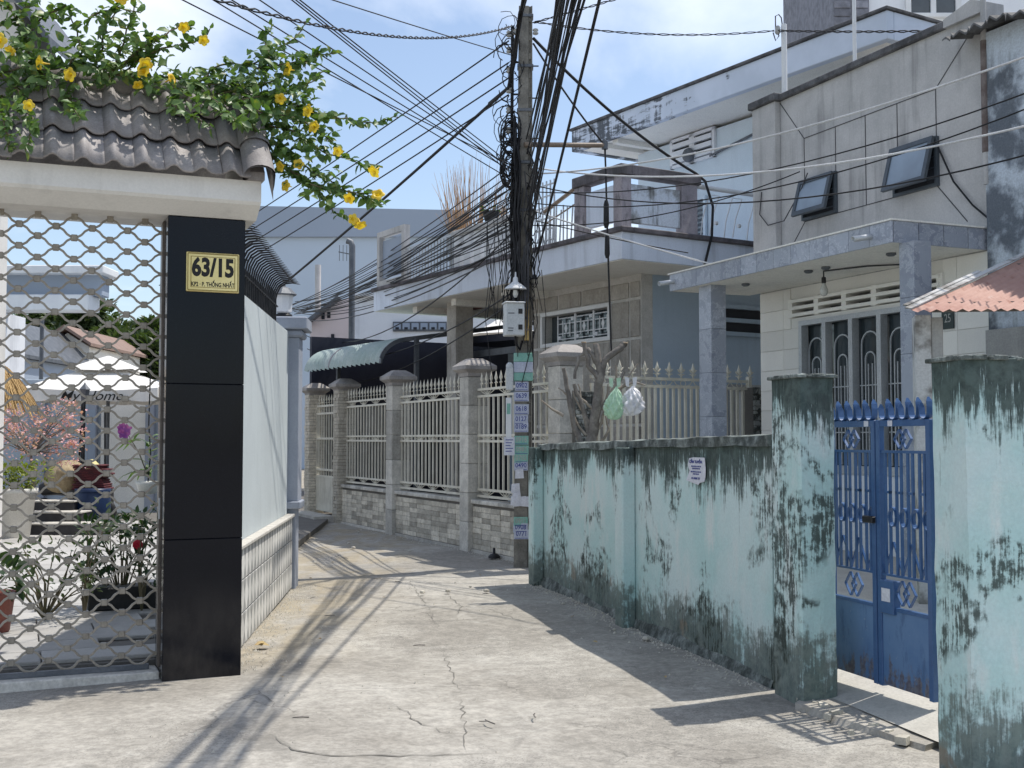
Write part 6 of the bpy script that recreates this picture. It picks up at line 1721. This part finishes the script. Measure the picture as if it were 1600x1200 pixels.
# stickers and notices on the lower shaft
sz = [(604, 'b', '0902'), (620, 'b', '0639'), (640, 'b', '0618'), (656, 'b', '0127'), (668, 'b', '0189'), (688, 'g', '0916'), (703, 'g', '0981'), (716, 'g', '0702'), (728, 'b', '0490'), (814, 'g', '0911'), (824, 'b', '0908'), (834, 'b', '0771')]
for i, (v, kd, tx) in enumerate(sz):
    z = pz(v); w, h = U(.165, .185), U(.105, .125)
    s_ = T('advert_sticker', '', 'sticker', pp(v, -.018 + U(-.008, .008), -.101), U(-.02, .02), 'advert stickers down the utility pole')
    MB().box(-w / 2, -.001, -h / 2, w / 2, .002, h / 2).build('sheet', M['stickb' if kd == 'b' else 'stickg'], s_)
    inst('lettering', text_mesh(tx, .080, M['inkblue'] if kd == 'b' else M['porcelain'], bold=.001, sx=.85), None, s_, (0, -.002, .008))
    MB().box(-w * .42, -.0016, -h * .42, w * .42, -.0011, -h * .36).build('print_line', M['inkblue'], s_)
    pos_ = ['topmost', 'second from the top', 'third from the top', 'fourth from the top', 'fifth from the top', 'topmost green', 'middle green', 'lowest of the three stacked green', 'small blue below the green ones', 'low green', 'blue below the low green', 'lowest blue'][i]
    s_['label'] = f'{pos_} phone-number advert sticker on the utility pole'
pn2 = T('paper_notice', 'white paper notice hanging on the fence side of the utility pole', 'notice', pp(697, -.165, -.13), .05)
MB().box(-.065, -.002, -.11, .065, .001, .11).build('sheet', M['paper'], pn2)
for i in range(5): MB().box(-.045, -.0032, .07 - i * .034, .045 - (i % 3) * .015, -.0022, .08 - i * .034).build('print_line', M['inkblue'], pn2)
gs = T('hanging_strip', 'narrow white strip with green print hanging left of the pole stickers', 'sign', pp(650, -.175, -.12))
MB().box(-.035, -.004, -.26, .035, .002, .22).build('board', M['white'], gs); MB().box(-.022, -.006, .02, .022, -.0042, .15).build('green_print', M['stickg'], gs)
tp_ = T('torn_posters', 'torn layered posters peeling off the pole beside the mint wall end', 'posters', pp(758, -.02, -.103))
b = MB()
for i in range(7): x, z = U(-.08, .07), U(-.22, .22); b.add([(x - .05, -.004 - .002 * i, z - .06), (x + .06, -.006 - .002 * i, z - .05 + U(-.02, .02)), (x + .05, -.016 - .003 * i, z + .06), (x - .045, -.005 - .002 * i, z + .05)], [(0, 1, 2, 3)])
b.build('sheets', M['paper'], tp_, fix=False)
# meter box, small box, lamp, ochre duct
mb = T('meter_box', 'white grey electric meter box with two dark windows on the utility pole', 'box', pp(502, -.115, -.12), .18)
MB().box(-.135, -.20, -.20, .09, .02, .19, .008).build('case', M['boxgrey'], mb)
MB().box(-.15, -.225, .19, .10, .03, .205, .004).build('lid', M['white'], mb)
for z in (.09, -.10): MB().box(.015, -.206, z - .03, .065, -.2005, z + .03).build('meter_window', M['rubber'], mb)
for z in (.06, -.12, -.15): MB().box(-.11, -.203, z, -.02 - abs(z) * .2, -.2003, z + .012).build('print_line', M['gutter'], mb)
MB().tube([(0, -.08, -.2), (.01, -.08, -.30), (.06, -.05, -.36), (.10, 0, -.25)], .014, 6).build('lead', M['cable'], mb)
sb = T('junction_box', 'small pale upright junction box low on the pole below the meter box', 'box', pp(590, -.165, -.09))
MB().box(-.045, -.05, -.16, .045, .05, .12, .01).build('case', M['boxgrey'], sb); MB().lathe([(.045, .12), (.045, .15), (.02, .18), (.0, .18)], 10).build('cap', M['boxgrey'], sb)
tq = T('teal_banner', 'short teal and blue banner wrapped round the pole above the stickers', 'banner', pp(574, -.005, -.0))
for z0_, z1_, k in ((-.17, -.07, 'stickg'), (-.068, .06, 'stickb'), (.062, .17, 'stickg')): MB().box(-.112, -.108, z0_, .122, .10, z1_, .006).build('band', M[k], tq)
la = T('street_lamp', 'small white enamel shade lamp on the utility pole above the meter box', 'lamp', pp(452, -.10, -.16))
MB().lathe([(.135, -.02), (.125, .0), (.06, .05), (.035, .075), (.03, .12), (.012, .135), (.008, .20)], 18).build('shade', M['white'], la)
MB().tube([(0, 0, .19), (0, .0, .30), (.06, .08, .32)], .010, 6).build('bracket', M['iron'], la)
MB().lathe([(.028, -.03), (.035, -.08), (.02, -.12), (0, -.125)], 10).build('bulb', M['bulb'], la)
du = T('ochre_duct', 'ochre square cable duct strapped to the pole right of the meter box', 'duct', pp(490, .035, -.105))
MB().box(-.03, -.03, -.34, .03, .012, .38, .005).build('duct', M['yellowpost'], du)
for z in (-.22, .05, .25): MB().box(-.034, -.034, z, .034, .014, z + .02).build('strap', M['brownpipe'], du)
ar = T('arm_tube', 'brown steel tube arm reaching right from the pole with a cable at its end', 'bracket', pp(229, 0, -.1))
d = at(945, 227, PY + .3) - pp(229, 0, -.1)
MB().tube([(0, 0, 0), tuple(d * .5), tuple(d)], .032, 8).build('tube', M['brownpipe'], ar); MB().lathe([(.04, -.05), (.04, .05)], 8, c=tuple(d)).build('end_cap', M['gutter'], ar)
e = Vector(ar.location) + d

# ------------------------------------------------------------------ cables
def curve(p, q, sag, n=20, j=0.0):
    p, q = Vector(p), Vector(q)
    return [p.lerp(q, i / n) - Vector((0, 0, sag * 4 * (i / n) * (1 - i / n))) + Vector((U(-j, j), U(-j, j), U(-j, j))) * (1 if 0 < i < n else 0) for i in range(n + 1)]
def cable(p, q, sag, r, label, group, m='cable', n=20):
    o = MB().tube(curve(p, q, sag, n), r, 5).build('cable', M[m], fix=False); return tag(o, label, 'cable', group)
def beyond(p, q, k): return Vector(p) + (Vector(q) - Vector(p)) * k
G1 = 'cables running from the pole up over the lane to the upper left'
for v, u0, Y0 in ((262, 300, 9.2), (285, 345, 9.6), (272, 374, 9.4), (268, 416, 9.8), (276, 465, 9.6), (270, 471, 9.9), (262, 478, 9.2), (90, 540, 10.5)):
    p = pp(v, -.12, -.05); q = at(u0, 0, Y0)
    i1 = (300, 345, 374, 416, 465, 471, 478, 540).index(u0); cable(p, beyond(p, q, 2.6), .04, .0062, ['leftmost', 'second from the left', 'third from the left', 'fourth from the left', 'fifth from the left', 'sixth from the left', 'seventh from the left', 'rightmost'][i1] + ' of the thin cables rising from the pole to the upper left', G1)
G2 = 'parallel service cables dropping left of the pole'
for (v, uq, vq) in ((66, 412, 320), (100, 390, 356), (124, 404, 368), (150, 416, 384)):
    p = pp(v, -.2, -.05); q = at(uq, vq, 21)
    cable(p, beyond(p, q, 1.6), .06, .010, {66: 'topmost', 100: 'second from the top', 124: 'third from the top', 150: 'lowest'}[v] + ' of the four parallel cables falling left from the pole insulators', G2)
p = pp(40, -.05, -.09); k0 = pp(140, -.20, -.08); q = at(452, 434, 22.5)
sky_ = at(826, -30, PY - 2.6); tb_ = MB()
for q_ in range(4): tb_.tube([sky_ + Vector((U(-.05, .05), 0, U(-.05, .05))), at(816, 20, PY - .5) + Vector((U(-.04, .02), 0, 0)), pp(95, -.13 + U(-.03, .03), -.12 + U(-.02, .02)), k0 + Vector((U(-.02, .02), 0, U(-.02, .02))), k0.lerp(q, .06) + Vector((0, 0, U(-.02, .02)))], .014, 5)
o = tb_.tube([pp(95, -.12, -.1), k0] + [k0.lerp(beyond(k0, q, 1.25), t / 12) - Vector((0, 0, .05 * 4 * (t / 12) * (1 - t / 12))) for t in range(1, 13)], .022, 6).build('cable', M['cable'], fix=False)
tag(o, 'thickest black cable sweeping from the pole top down to the spikes on the grey wall', 'cable')
G3 = 'dense sheaf of cables fanning from the pole down behind the grey wall'
for i in range(27):
    v = 262 + i * 5.0 + U(-8, 8); p = pp(v, -.12 + U(-.05, .05), -.08 + U(-.1, .1))
    q = at(478 + U(-6, 14), 462 + i * .8 + U(-7, 9), 30 + U(-1, 1))
    cable(p, beyond(p, q, 1.15), U(.05, .38), U(.006, .012), 'black cable in the sheaf running from the pole tangle down to the far house', G3, 'cable' if i % 5 else 'cablegrey')
for (v, uq, vq, sg_) in ((470, 500, 600, .35), (455, 480, 545, .5), (360, 470, 520, .7)):
    p = pp(v, -.1, -.08); q = at(uq, vq, 29); cable(p, q, sg_, .010, {470: 'lowest', 455: 'middle', 360: 'topmost'}[v] + ' of the three slack cables crossing in front of the balcony slab', 'slack cables across the balcony slab')
G4 = 'bundle of cables rising from the pole over the lane to the top edge'
for i in range(22):
    v = 215 + i * 8 + U(-6, 6); p = pp(v, .02 + U(-.02, .1), -.10 + U(-.05, .05))
    t = (i % 11) / 10; q = at(862 + 40 * t + U(-5, 5), -4, 9.4 + U(-.3, .3))
    k_ = beyond(p, q, 3.2); k_.z -= .9
    cable(p, k_, U(-.20, -.08), U(.005, .0115), 'black cable in the bundle rising from the pole to the top edge', G4)
p = pp(398, .17, -.12); q = at(934, 0, 9.0); k_ = beyond(p, q, 3.0); cable(p, k_, .06, .014, 'lone black cable crossing steeply right of the bundle to the top edge', None)
p = pp(300, .12, -.1); q = at(905, 0, 9.2); cable(p, beyond(p, q, 3.0), .05, .010, 'thin black cable between the bundle and the lone steep cable', None)
# twisted pair lines
def twisted(p, q, sag, label, r=.0065, pitch=.34):
    c = curve(p, q, sag, max(24, int((Vector(q) - Vector(p)).length / .06))); b = MB()
    for ph_ in (0, math.pi):
        pts = []; L = 0
        for i, x in enumerate(c):
            if i: L += (x - c[i - 1]).length
            a = L / pitch * 2 * math.pi + ph_; t = (c[min(i + 1, len(c) - 1)] - c[max(i - 1, 0)]).normalized(); s_ = t.cross(Vector((0, 0, 1))).normalized(); u_ = s_.cross(t)
            pts.append(x + (s_ * math.cos(a) + u_ * math.sin(a)) * .010)
        b.tube(pts, r, 4)
    tag(b.build('twisted_cable', M['cable'], fix=False), label, 'cable')
p = pp(42, -.15, -.05); twisted(p, beyond(p, at(572, 0, 9.5), 1.8), .28, 'twisted cable from the pole top swinging to the upper left')
p = pp(36, .12, -.05); q = at(1210, 48, RH.w(RH.s(1226, .1, 150), .1, 0).y); twisted(p, q, .10, 'twisted cable from the pole top to the white service mast')
twisted(q + Vector((.03, 0, .0)), at(1700, 40, 10.2), .03, 'twisted cable from the service mast on to the right edge')
p = pp(38, .1, -.05); twisted(p, beyond(p, at(945, 0, 13.4), 6), .05, 'twisted cable from the pole top up to the right')
# drops to the balcony house
p = pp(62, .10, -.06); a_ = HB.w(-.05, yb1 + .02, 5.15)
pts = curve(p, a_, .12, 14) + [a_ + Vector((.12, 0, -.10)), a_ + Vector((.22, -.02, -.45)), a_ + Vector((.20, -.04, -.85)), a_ + Vector((.10, -.04, -1.25))]
tag(MB().tube(pts, .020, 6).build('cable', M['cable'], fix=False), 'thick black cable from the pole drooping over the balcony corner post', 'cable')
pts = curve(pp(70, .10, -.06), e, .05, 10) + [e + Vector((.01, 0, -.3)), e + Vector((.03, -.01, -1.2)), e + Vector((.07, -.02, -2.6))]
tag(MB().tube(pts, .012, 6).build('cable', M['cable'], fix=False), 'black cable hanging plumb from the end of the brown tube arm', 'cable')
b = MB(); b.lathe([(.022, -.05), (.036, 0), (.034, .25), (.02, .3)], 8, c=tuple(e + Vector((.015, 0, -1.0)))); b.lathe([(.02, -.05), (.034, 0), (.030, .2), (.02, .25)], 8, c=tuple(e + Vector((.025, -.005, -1.38)))); tag(b.build('cable_joint', M['iron']), 'pair of black sleeve joints on the plumb hanging cable', 'cable joint')
# service drops towards the right-hand houses
def drop(u0, v0, Ya, u1, v1, Yb, sag, r, m, label): cable(at(u0, v0, Ya), at(u1, v1, Yb), sag, r, label, None, m)
drop(832, 272, PY, 1700, 52, 8.8, .22, .010, 'cablewhite', 'upper white cable from the pole across the cement wall to the right')
drop(834, 262, PY, 1700, 172, 9.0, .28, .010, 'cablewhite', 'lower white cable from the pole across the two tilted windows')
drop(836, 330, PY, 1110, 412, 13.6, .02, .010, 'cablewhite', 'white cable slanting down to the left end of the marble canopy')
drop(838, 300, PY, 1700, 108, 9.1, .30, .007, 'cable', 'thin dark cable just under the upper white cable')
drop(838, 318, PY, 1700, 130, 9.2, .36, .007, 'cable', 'thin dark cable crossing between both tilted windows')
drop(836, 290, PY, 1700, 215, 9.3, .36, .008, 'cable', 'dark cable sagging below the right tilted window')
drop(838, 345, PY, 1075, 395, 15.4, .02, .007, 'cable', 'thin dark cable slanting to the balcony slab')
drop(832, 352, PY, 1250, 268, 13.4, .18, .007, 'cable', 'thin dark cable from the pole past the balcony parapet')
pts = [RH.w(RH.s(1466, -.03, 230), -.03, RH.z(1466, 232, 0)), RH.w(RH.s(1490, -.03, 290), -.03, RH.z(1490, 285, 0)), RH.w(RH.s(1520, -.03, 320), -.03, RH.z(1520, 322, 0)), RH.w(RH.s(1548, -.03, 345), -.03, RH.z(1546, 346, 0))]
tag(MB().tube(pts, .010, 5).build('cable', M['cable'], fix=False), 'black lead running down the cement wall right of the right tilted window', 'cable')
pts = [RH.w(RH.s(u, -.1, v), -.1, RH.z(u, v, -.1)) for u, v in ((1190, 300), (1187, 335), (1200, 352), (1225, 345), (1250, 300), (1262, 270))]
tag(MB().tube(pts, .007, 5).build('cable', M['cablegrey'], fix=False), 'thin slack loop of cable by the left tilted window', 'cable')

# ------------------------------------------------------------------ pollarded tree behind the mint wall and the bags on it
TY = 11.7
tb = at(920, 700, TY)
tr = T('pollarded_tree', 'bare pollarded tree with cut stubs rising behind the mint wall', 'tree', (tb.x, TY, 0))
def tl3(u, v, dy=0): p = at(u, v, TY + dy); return Vector((p.x - tb.x, p.y - TY, p.z))
def limb(b, pts, r0, r1):
    full = []
    for a, c in zip(pts, pts[1:]):
        for k in range(3): full.append(a.lerp(c, k / 3) + Vector((U(-.012, .012), U(-.012, .012), 0)))
    full.append(pts[-1]); n = len(full); b.tube(full, [(r0 + (r1 - r0) * i / (n - 1)) * U(.92, 1.1) for i in range(n)], 8)
b = MB()
limb(b, [Vector((0, 0, -.05)), tl3(918, 720), tl3(928, 670), tl3(932, 625), tl3(938, 585), tl3(931, 538)], .075, .030)
limb(b, [tl3(936, 600), tl3(943, 565), tl3(970, 543), tl3(977, 536)], .036, .027)
limb(b, [tl3(934, 590), tl3(920, 572), tl3(912, 535)], .030, .020)
limb(b, [tl3(938, 575), tl3(920, 545), tl3(905, 557), tl3(898, 592)], .024, .015)
limb(b, [tl3(926, 690), tl3(912, 640), tl3(897, 600)], .030, .018)
limb(b, [tl3(910, 700), tl3(893, 650), tl3(884, 600), tl3(880, 575)], .030, .018)
limb(b, [tl3(930, 650), tl3(960, 610), tl3(975, 580)], .022, .013)
b.build('trunk', M['bark'], tr)
b = MB()
for pts in ([tl3(925, 665), tl3(905, 635), tl3(895, 610)], [tl3(938, 640), tl3(975, 600), tl3(997, 568)], [tl3(965, 608), tl3(990, 596), tl3(1008, 602)], [tl3(905, 690), tl3(890, 620), tl3(872, 606)], [tl3(935, 670), tl3(945, 640), tl3(950, 600)], [tl3(940, 690), tl3(950, 670), tl3(946, 650)],
            [tl3(928, 640), tl3(908, 622), tl3(903, 600)], [tl3(880, 650), tl3(862, 640), tl3(845, 625)], [tl3(955, 614), tl3(965, 590), tl3(962, 570)], [tl3(915, 680), tl3(902, 665), tl3(895, 640)]): limb(b, pts, .016, .006)
b.build('thin_branch', M['twig'], tr)
for (u, v) in ((931, 538), (977, 536), (912, 535)):
    p = tl3(u, v); MB().lathe([(.026, -.004), (.026, .006), (0, .008)], 8, c=tuple(p)).build('cut_face', M['cutwood'], tr)
MB().tube([at(852, 650, 13.4), at(842, 642, 13.4), at(862, 624, 13.4), at(850, 640, 13.2)], .015, 6)
def bag(nm, label, u, v_top, v_bot, wpx, Y, m, seed):
    r_ = random.Random(seed); t, bt = at(u, v_top, Y), at(u, v_bot, Y); H = t.z - bt.z; Wd = wpx / F_PX * Y / 2
    o = T(nm, label, 'plastic bag', t); n = 60; prof = [(.10, 0), (.22, -.07), (.50, -.17), (.74, -.30), (.90, -.44), (1.0, -.58), (1.02, -.72), (.92, -.86), (.62, -.96), (.28, -1.0), (.02, -.99)]
    prof = [(prof[i][0] + (prof[i + 1][0] - prof[i][0]) * t / 3, prof[i][1] + (prof[i + 1][1] - prof[i][1]) * t / 3) for i in range(len(prof) - 1) for t in range(3)] + [prof[-1]]
    b = MB(); vs = []
    for i, (r, z) in enumerate(prof):
        for k in range(n):
            a = 2 * math.pi * k / n; f = 1 + .14 * math.sin(a * 3 + seed + i * .3) + .12 * math.sin(a * 6 + i * .5) + .10 * math.sin(a * 11 - i * .8) + .07 * math.sin(a * 17 + i * 1.4) + r_.uniform(-.05, .05)
            vs.append((math.cos(a) * r * Wd * f + .18 * Wd * math.sin(z * 3 + seed), math.sin(a) * r * Wd * .7 * f, z * H))
    b.add(vs, [(i * n + k, i * n + (k + 1) % n, (i + 1) * n + (k + 1) % n, (i + 1) * n + k) for i in range(len(prof) - 1) for k in range(n)], True)
    b.build('sack', m, o, fix=False)
    b = MB()
    for sx in (-1, 1): b.add([(sx * .02, 0, -.01), (sx * .05, 0, .0), (sx * .06, .01, .09), (sx * .015, .01, .08)], [(0, 1, 2, 3)])
    b.build('handle', m, o, fix=False)
bag('plastic_bag', 'pale green plastic bag hanging on the bare tree', 961, 604, 656, 26, TY - .25, M['baggreen'], 1)
bag('plastic_bag', 'white plastic bag hanging on the bare tree right of the green bag', 986, 603, 650, 34, TY - .2, M['bagwhite'], 2)

# ------------------------------------------------------------------ flowering vine over the gateway roof
VY = 7.70
vn = T('flowering_vine', 'glossy green vine with yellow trumpet flowers sprawling over the gateway roof', 'vine', at(0, 400, VY).to_2d().to_3d())
vo = Vector(vn.location)
def vp(u, v, dy=0.0): return at(u, v, VY + (u - 200) / 200 * .30 + dy - (.36 * min(1, max(0, (v - 140) / 40)) if u < 395 else 0)) - vo
sprays = [[(300, 140), (330, 110), (400, 95), (460, 60), (478, 36)], [(330, 150), (420, 130), (490, 85), (525, 82)], [(350, 160), (430, 150), (480, 130), (510, 110)], [(380, 150), (450, 160), (530, 185), (585, 190), (622, 183)],
          [(390, 170), (470, 185), (500, 210), (525, 225)], [(400, 190), (460, 205), (510, 240), (560, 255), (598, 262)], [(400, 210), (450, 240), (500, 275), (540, 300), (598, 320)], [(410, 230), (450, 270), (500, 300), (520, 330), (552, 342)],
          [(440, 260), (490, 290), (560, 300), (590, 312)], [(380, 180), (420, 230), (445, 270)], [(150, 130), (200, 90), (250, 60), (285, 40), (300, 45)], [(180, 120), (240, 80), (300, 65), (328, 45)], [(150, 110), (160, 60), (175, 20), (188, -10)], [(180, 110), (200, 50), (212, 0)],
          [(200, 100), (240, 65), (230, 50)], [(60, 110), (40, 60), (20, 20), (-10, -10)], [(20, 80), (60, 30), (100, 10), (88, 30)], [(0, 40), (40, 15), (70, -10)], [(100, 110), (130, 80), (115, 40), (105, 10)], [(0, 110), (60, 110), (120, 100), (180, 110)], [(180, 120), (250, 120), (320, 130), (390, 130)],
          [(20, 130), (40, 160), (50, 190), (40, 235)], [(0, 150), (10, 200), (15, 240)], [(100, 140), (110, 160), (125, 185)], [(280, 140), (270, 165), (300, 180), (330, 200)], [(330, 150), (370, 190), (410, 200)], [(400, 110), (450, 100), (500, 85)], [(420, 90), (412, 50), (425, 40)], [(60, 120), (20, 130), (-20, 120)], [(140, 30), (180, 10), (220, 20)]]
b = MB()
Vleaf = MB(); big = []
lm = MB(); lm.leaf((0, 0, 0), (0, 0, 1), (0, -1, 0), 1, .5); lmesh = lm.mesh('leaf')
def leaf_spot(p, d): big.append((p, d))
lw_ = []
for sgi, spv in enumerate(sprays):
    pts = [vp(u, v, U(-.12, .12)) for u, v in spv]; full = []
    for a, c in zip(pts, pts[1:]):
        for k in range(4): full.append(a.lerp(c, k / 4) + Vector((U(-.012, .012), U(-.03, .03), U(-.012, .012))))
    full.append(pts[-1]); b.tube(full, [.008 * (1 - .6 * i / len(full)) for i in range(len(full))], 5)
    L = 0
    for i in range(len(full) - 1):
        seg = full[i + 1] - full[i]; nl = max(1, int(seg.length / .032))
        for k in range(nl):
            p = full[i].lerp(full[i + 1], k / nl)
            for s_ in range(3): lw_.append((p, seg.normalized(), i / len(full)))
    lw_.append((full[-1], (full[-1] - full[-2]).normalized(), 1))
b.build('stem', M['stem'], vn, fix=False)
for (u, v, ru, rv, n) in ((30, 110, 60, 40, 150), (110, 108, 70, 34, 190), (190, 95, 70, 40, 190), (160, 50, 70, 40, 90), (270, 130, 50, 25, 130), (340, 140, 60, 36, 200), (410, 130, 55, 55, 250), (455, 185, 42, 55, 200), (460, 120, 45, 45, 120), (450, 250, 30, 40, 60), (40, 60, 40, 45, 100), (490, 215, 40, 50, 110), (30, 195, 40, 35, 60), (120, 170, 30, 16, 18), (300, 170, 40, 16, 26), (510, 290, 50, 30, 80)):
    for _ in range(int(n * .68)):
        a = U(0, 6.28); r = U(0, 1) ** .5; p = vp(u + math.cos(a) * ru * r, v + math.sin(a) * rv * r, U(-.22, .25)); lw_.append((p, Vector((U(-1, 1), U(-.6, .3), U(-.8, .8))).normalized(), .5))
cnt = 0
rng.shuffle(lw_)
for (p, d, t) in lw_:
    o_ = (d * .5 + Vector((U(-1, 1), U(-1.0, .4), U(-.9, .45)))).normalized(); L = U(.042, .105) * (1 - .2 * t); nrm = Vector((U(-.6, .6), U(-1, .2), U(.1, 1)))
    if cnt < 220:
        q = o_.to_track_quat('Z', 'Y'); ob = inst('leaf', lmesh, M['leafvine'], vn, p, rot=q.to_euler(), scale=(L * 1.2, L, L)); ob.rotation_euler.rotate_axis('Z', U(0, 6.28)); cnt += 1
    else: Vleaf.leaf(p, o_, nrm, L, L * U(.52, .68))
stuff(Vleaf.build('foliage', M['leafvine'], vn, fix=False))
# trumpet flower: a funnel opening into five rounded lobes
fl_ = MB(); n = 20; vs = []
for i, (r, z) in enumerate(((.06, 0), (.10, .3), (.2, .62), (.42, .9), (.75, 1.0), (.95, .95))):
    for k in range(n):
        a = 2 * math.pi * k / n; lob = 1 + (.30 * abs(math.cos(a * 2.5)) - .18) * max(0, (i - 2) / 3); vs.append((math.cos(a) * r * lob * .5, math.sin(a) * r * lob * .5, z * .8 - (.06 if i == 5 else 0)))
fl_.add(vs, [(i * n + k, i * n + (k + 1) % n, (i + 1) * n + (k + 1) % n, (i + 1) * n + k) for i in range(5) for k in range(n)], True); flm_ = fl_.mesh('yellow_flower')
for (u, v) in ((234, 114), (212, 128), (258, 128), (118, 118), (48, 165), (3, 68), (22, 74), (282, 38), (315, 60), (190, 2), (460, 110), (438, 150), (490, 176), (498, 203), (526, 232), (446, 258), (467, 260), (456, 292), (593, 261), (550, 306), (546, 343), (560, 341), (592, 314), (222, 97), (5, 2), (78, 100)):
    o_ = Vector((U(-.8, .8), U(-1.1, -.3), U(-.9, .3))); q = o_.to_track_quat('Z', 'Y')
    inst('yellow_flower', flm_, M['yellow'], vn, vp(u, v, -.16), rot=q.to_euler(), scale=U(.068, .10))

# ------------------------------------------------------------------ small litter on the lane
ORD = ['first', 'second', 'third', 'fourth', 'fifth', 'sixth', 'seventh', 'eighth', 'ninth', 'tenth', 'eleventh', 'twelfth']
def ordered(L, uv): return ORD[sorted(L, key=lambda q: (q[1], q[0])).index(uv)]
def litter(nm, label, cat, u, v, m, fn_, group=None):
    p = gp(u, v); b = MB(); fn_(b); o = b.build(nm, M[m], None, (p.x, p.y, .004)); o.rotation_euler = (0, 0, U(0, 6.28)); tag(o, label, cat, group)
litter('dead_leaf', 'curled tan dead leaf lying near the foot of the black pillar', 'leaf', 412, 1013, 'deadleaf', lambda b: [b.leaf((-.05, 0, .01), (1, .1, .25), (0, .3, 1), .13, .08), b.leaf((0, -.03, .01), (.7, .6, .3), (0, -.3, 1), .09, .06)])
litter('twig', 'forked dark twig on the lane right of the cracked strip', 'twig', 765, 1130, 'bark', lambda b: [b.tube([(-.06, 0, .005), (0, .01, .008), (.05, .0, .005)], .004, 5), b.tube([(0, .01, .008), (.03, .05, .006)], .003, 5)])
TW_ = ((515, 963), (590, 905), (622, 910), (488, 935), (470, 1123), (527, 870), (540, 873), (836, 1120), (655, 1010))
for i, (u, v) in enumerate(TW_):
    litter('twig', ordered(TW_, (u, v)) + ' short dry twig on the lane, counted from the far fence', 'twig', u, v, 'bark', lambda b: b.tube([(-.045, 0, .004), (U(-.01, .01), U(-.01, .01), .007), (.045, 0, .004)], .004, 5), 'dry twigs scattered on the lane')
ST_ = ((545, 850), (552, 857), (492, 880), (640, 862), (700, 925), (735, 918), (660, 927), (1010, 1000), (960, 985), (880, 945), (560, 832), (760, 925))
for i, (u, v) in enumerate(ST_):
    r_ = U(.015, .035)
    litter('stone', ordered(ST_, (u, v)) + ' loose pale stone on the lane, counted from the far fence', 'stone', u, v, 'debris', lambda b: b.lathe([(r_ * .5, -.005), (r_, .004), (r_ * .8, r_ * .6), (r_ * .2, r_ * .8), (0, r_ * .8)], 6, smooth=False), 'loose stones on the lane')
LF_ = ((470, 955), (485, 905), (520, 880), (500, 1000), (440, 1060), (600, 935), (750, 900), (895, 965), (1040, 1060), (930, 1005))
for i, (u, v) in enumerate(LF_):
    L_ = U(.03, .06); litter('dead_leaf', ordered(LF_, (u, v)) + ' small dry leaf fallen on the lane, counted from the far fence', 'leaf', u, v, 'deadleaf', lambda b: b.leaf((-L_ / 2, 0, .004), (1, .1, .2), (0, .3, 1), L_, L_ * .5), 'dry leaves fallen on the lane')
b = MB(); r_ = random.Random(21)
def grit(n, fn_):
    for _ in range(n):
        x, y = fn_(); s_ = r_.uniform(.003, .011) * (1.6 if r_.random() < .08 else 1); z = .010 * math.sin(x * 1.7 + y * .6) + .008 * math.sin(y * 1.9 - x) - .012
        b.add([(x - s_, y, z), (x, y - s_ * .8, z), (x + s_ * .9, y + s_ * .2, z), (x, y + s_, z), (x + s_ * .2, y, z + s_ * 1.1)], [(0, 1, 4), (1, 2, 4), (2, 3, 4), (3, 0, 4)])
def along(fr, s0, s1, spread):
    def f():
        q = fr.w(r_.uniform(s0, s1), -abs(r_.gauss(0, spread)) - .02, 0); return q.x, q.y
    return f
grit(900, along(LW, -1.2, 3.6, .16)); grit(700, along(MW, 0, 5.6, .10)); grit(350, along(FN, 2, 8.5, .12)); grit(350, lambda: (r_.uniform(-2.2, 1.6), r_.uniform(5.0, 13)))
stuff(b.build('grit', M['debris'], road, fix=False))
p = gp(772, 872); bk = T('rubber_bollard', 'small black rubber foot with a stub standing by the low tiled wall', 'bollard', (p.x, p.y, 0))
MB().lathe([(.075, 0), (.075, .03), (.05, .05), (.02, .06), (.016, .13), (.0, .135)], 12).build('base', M['rubber'], bk)
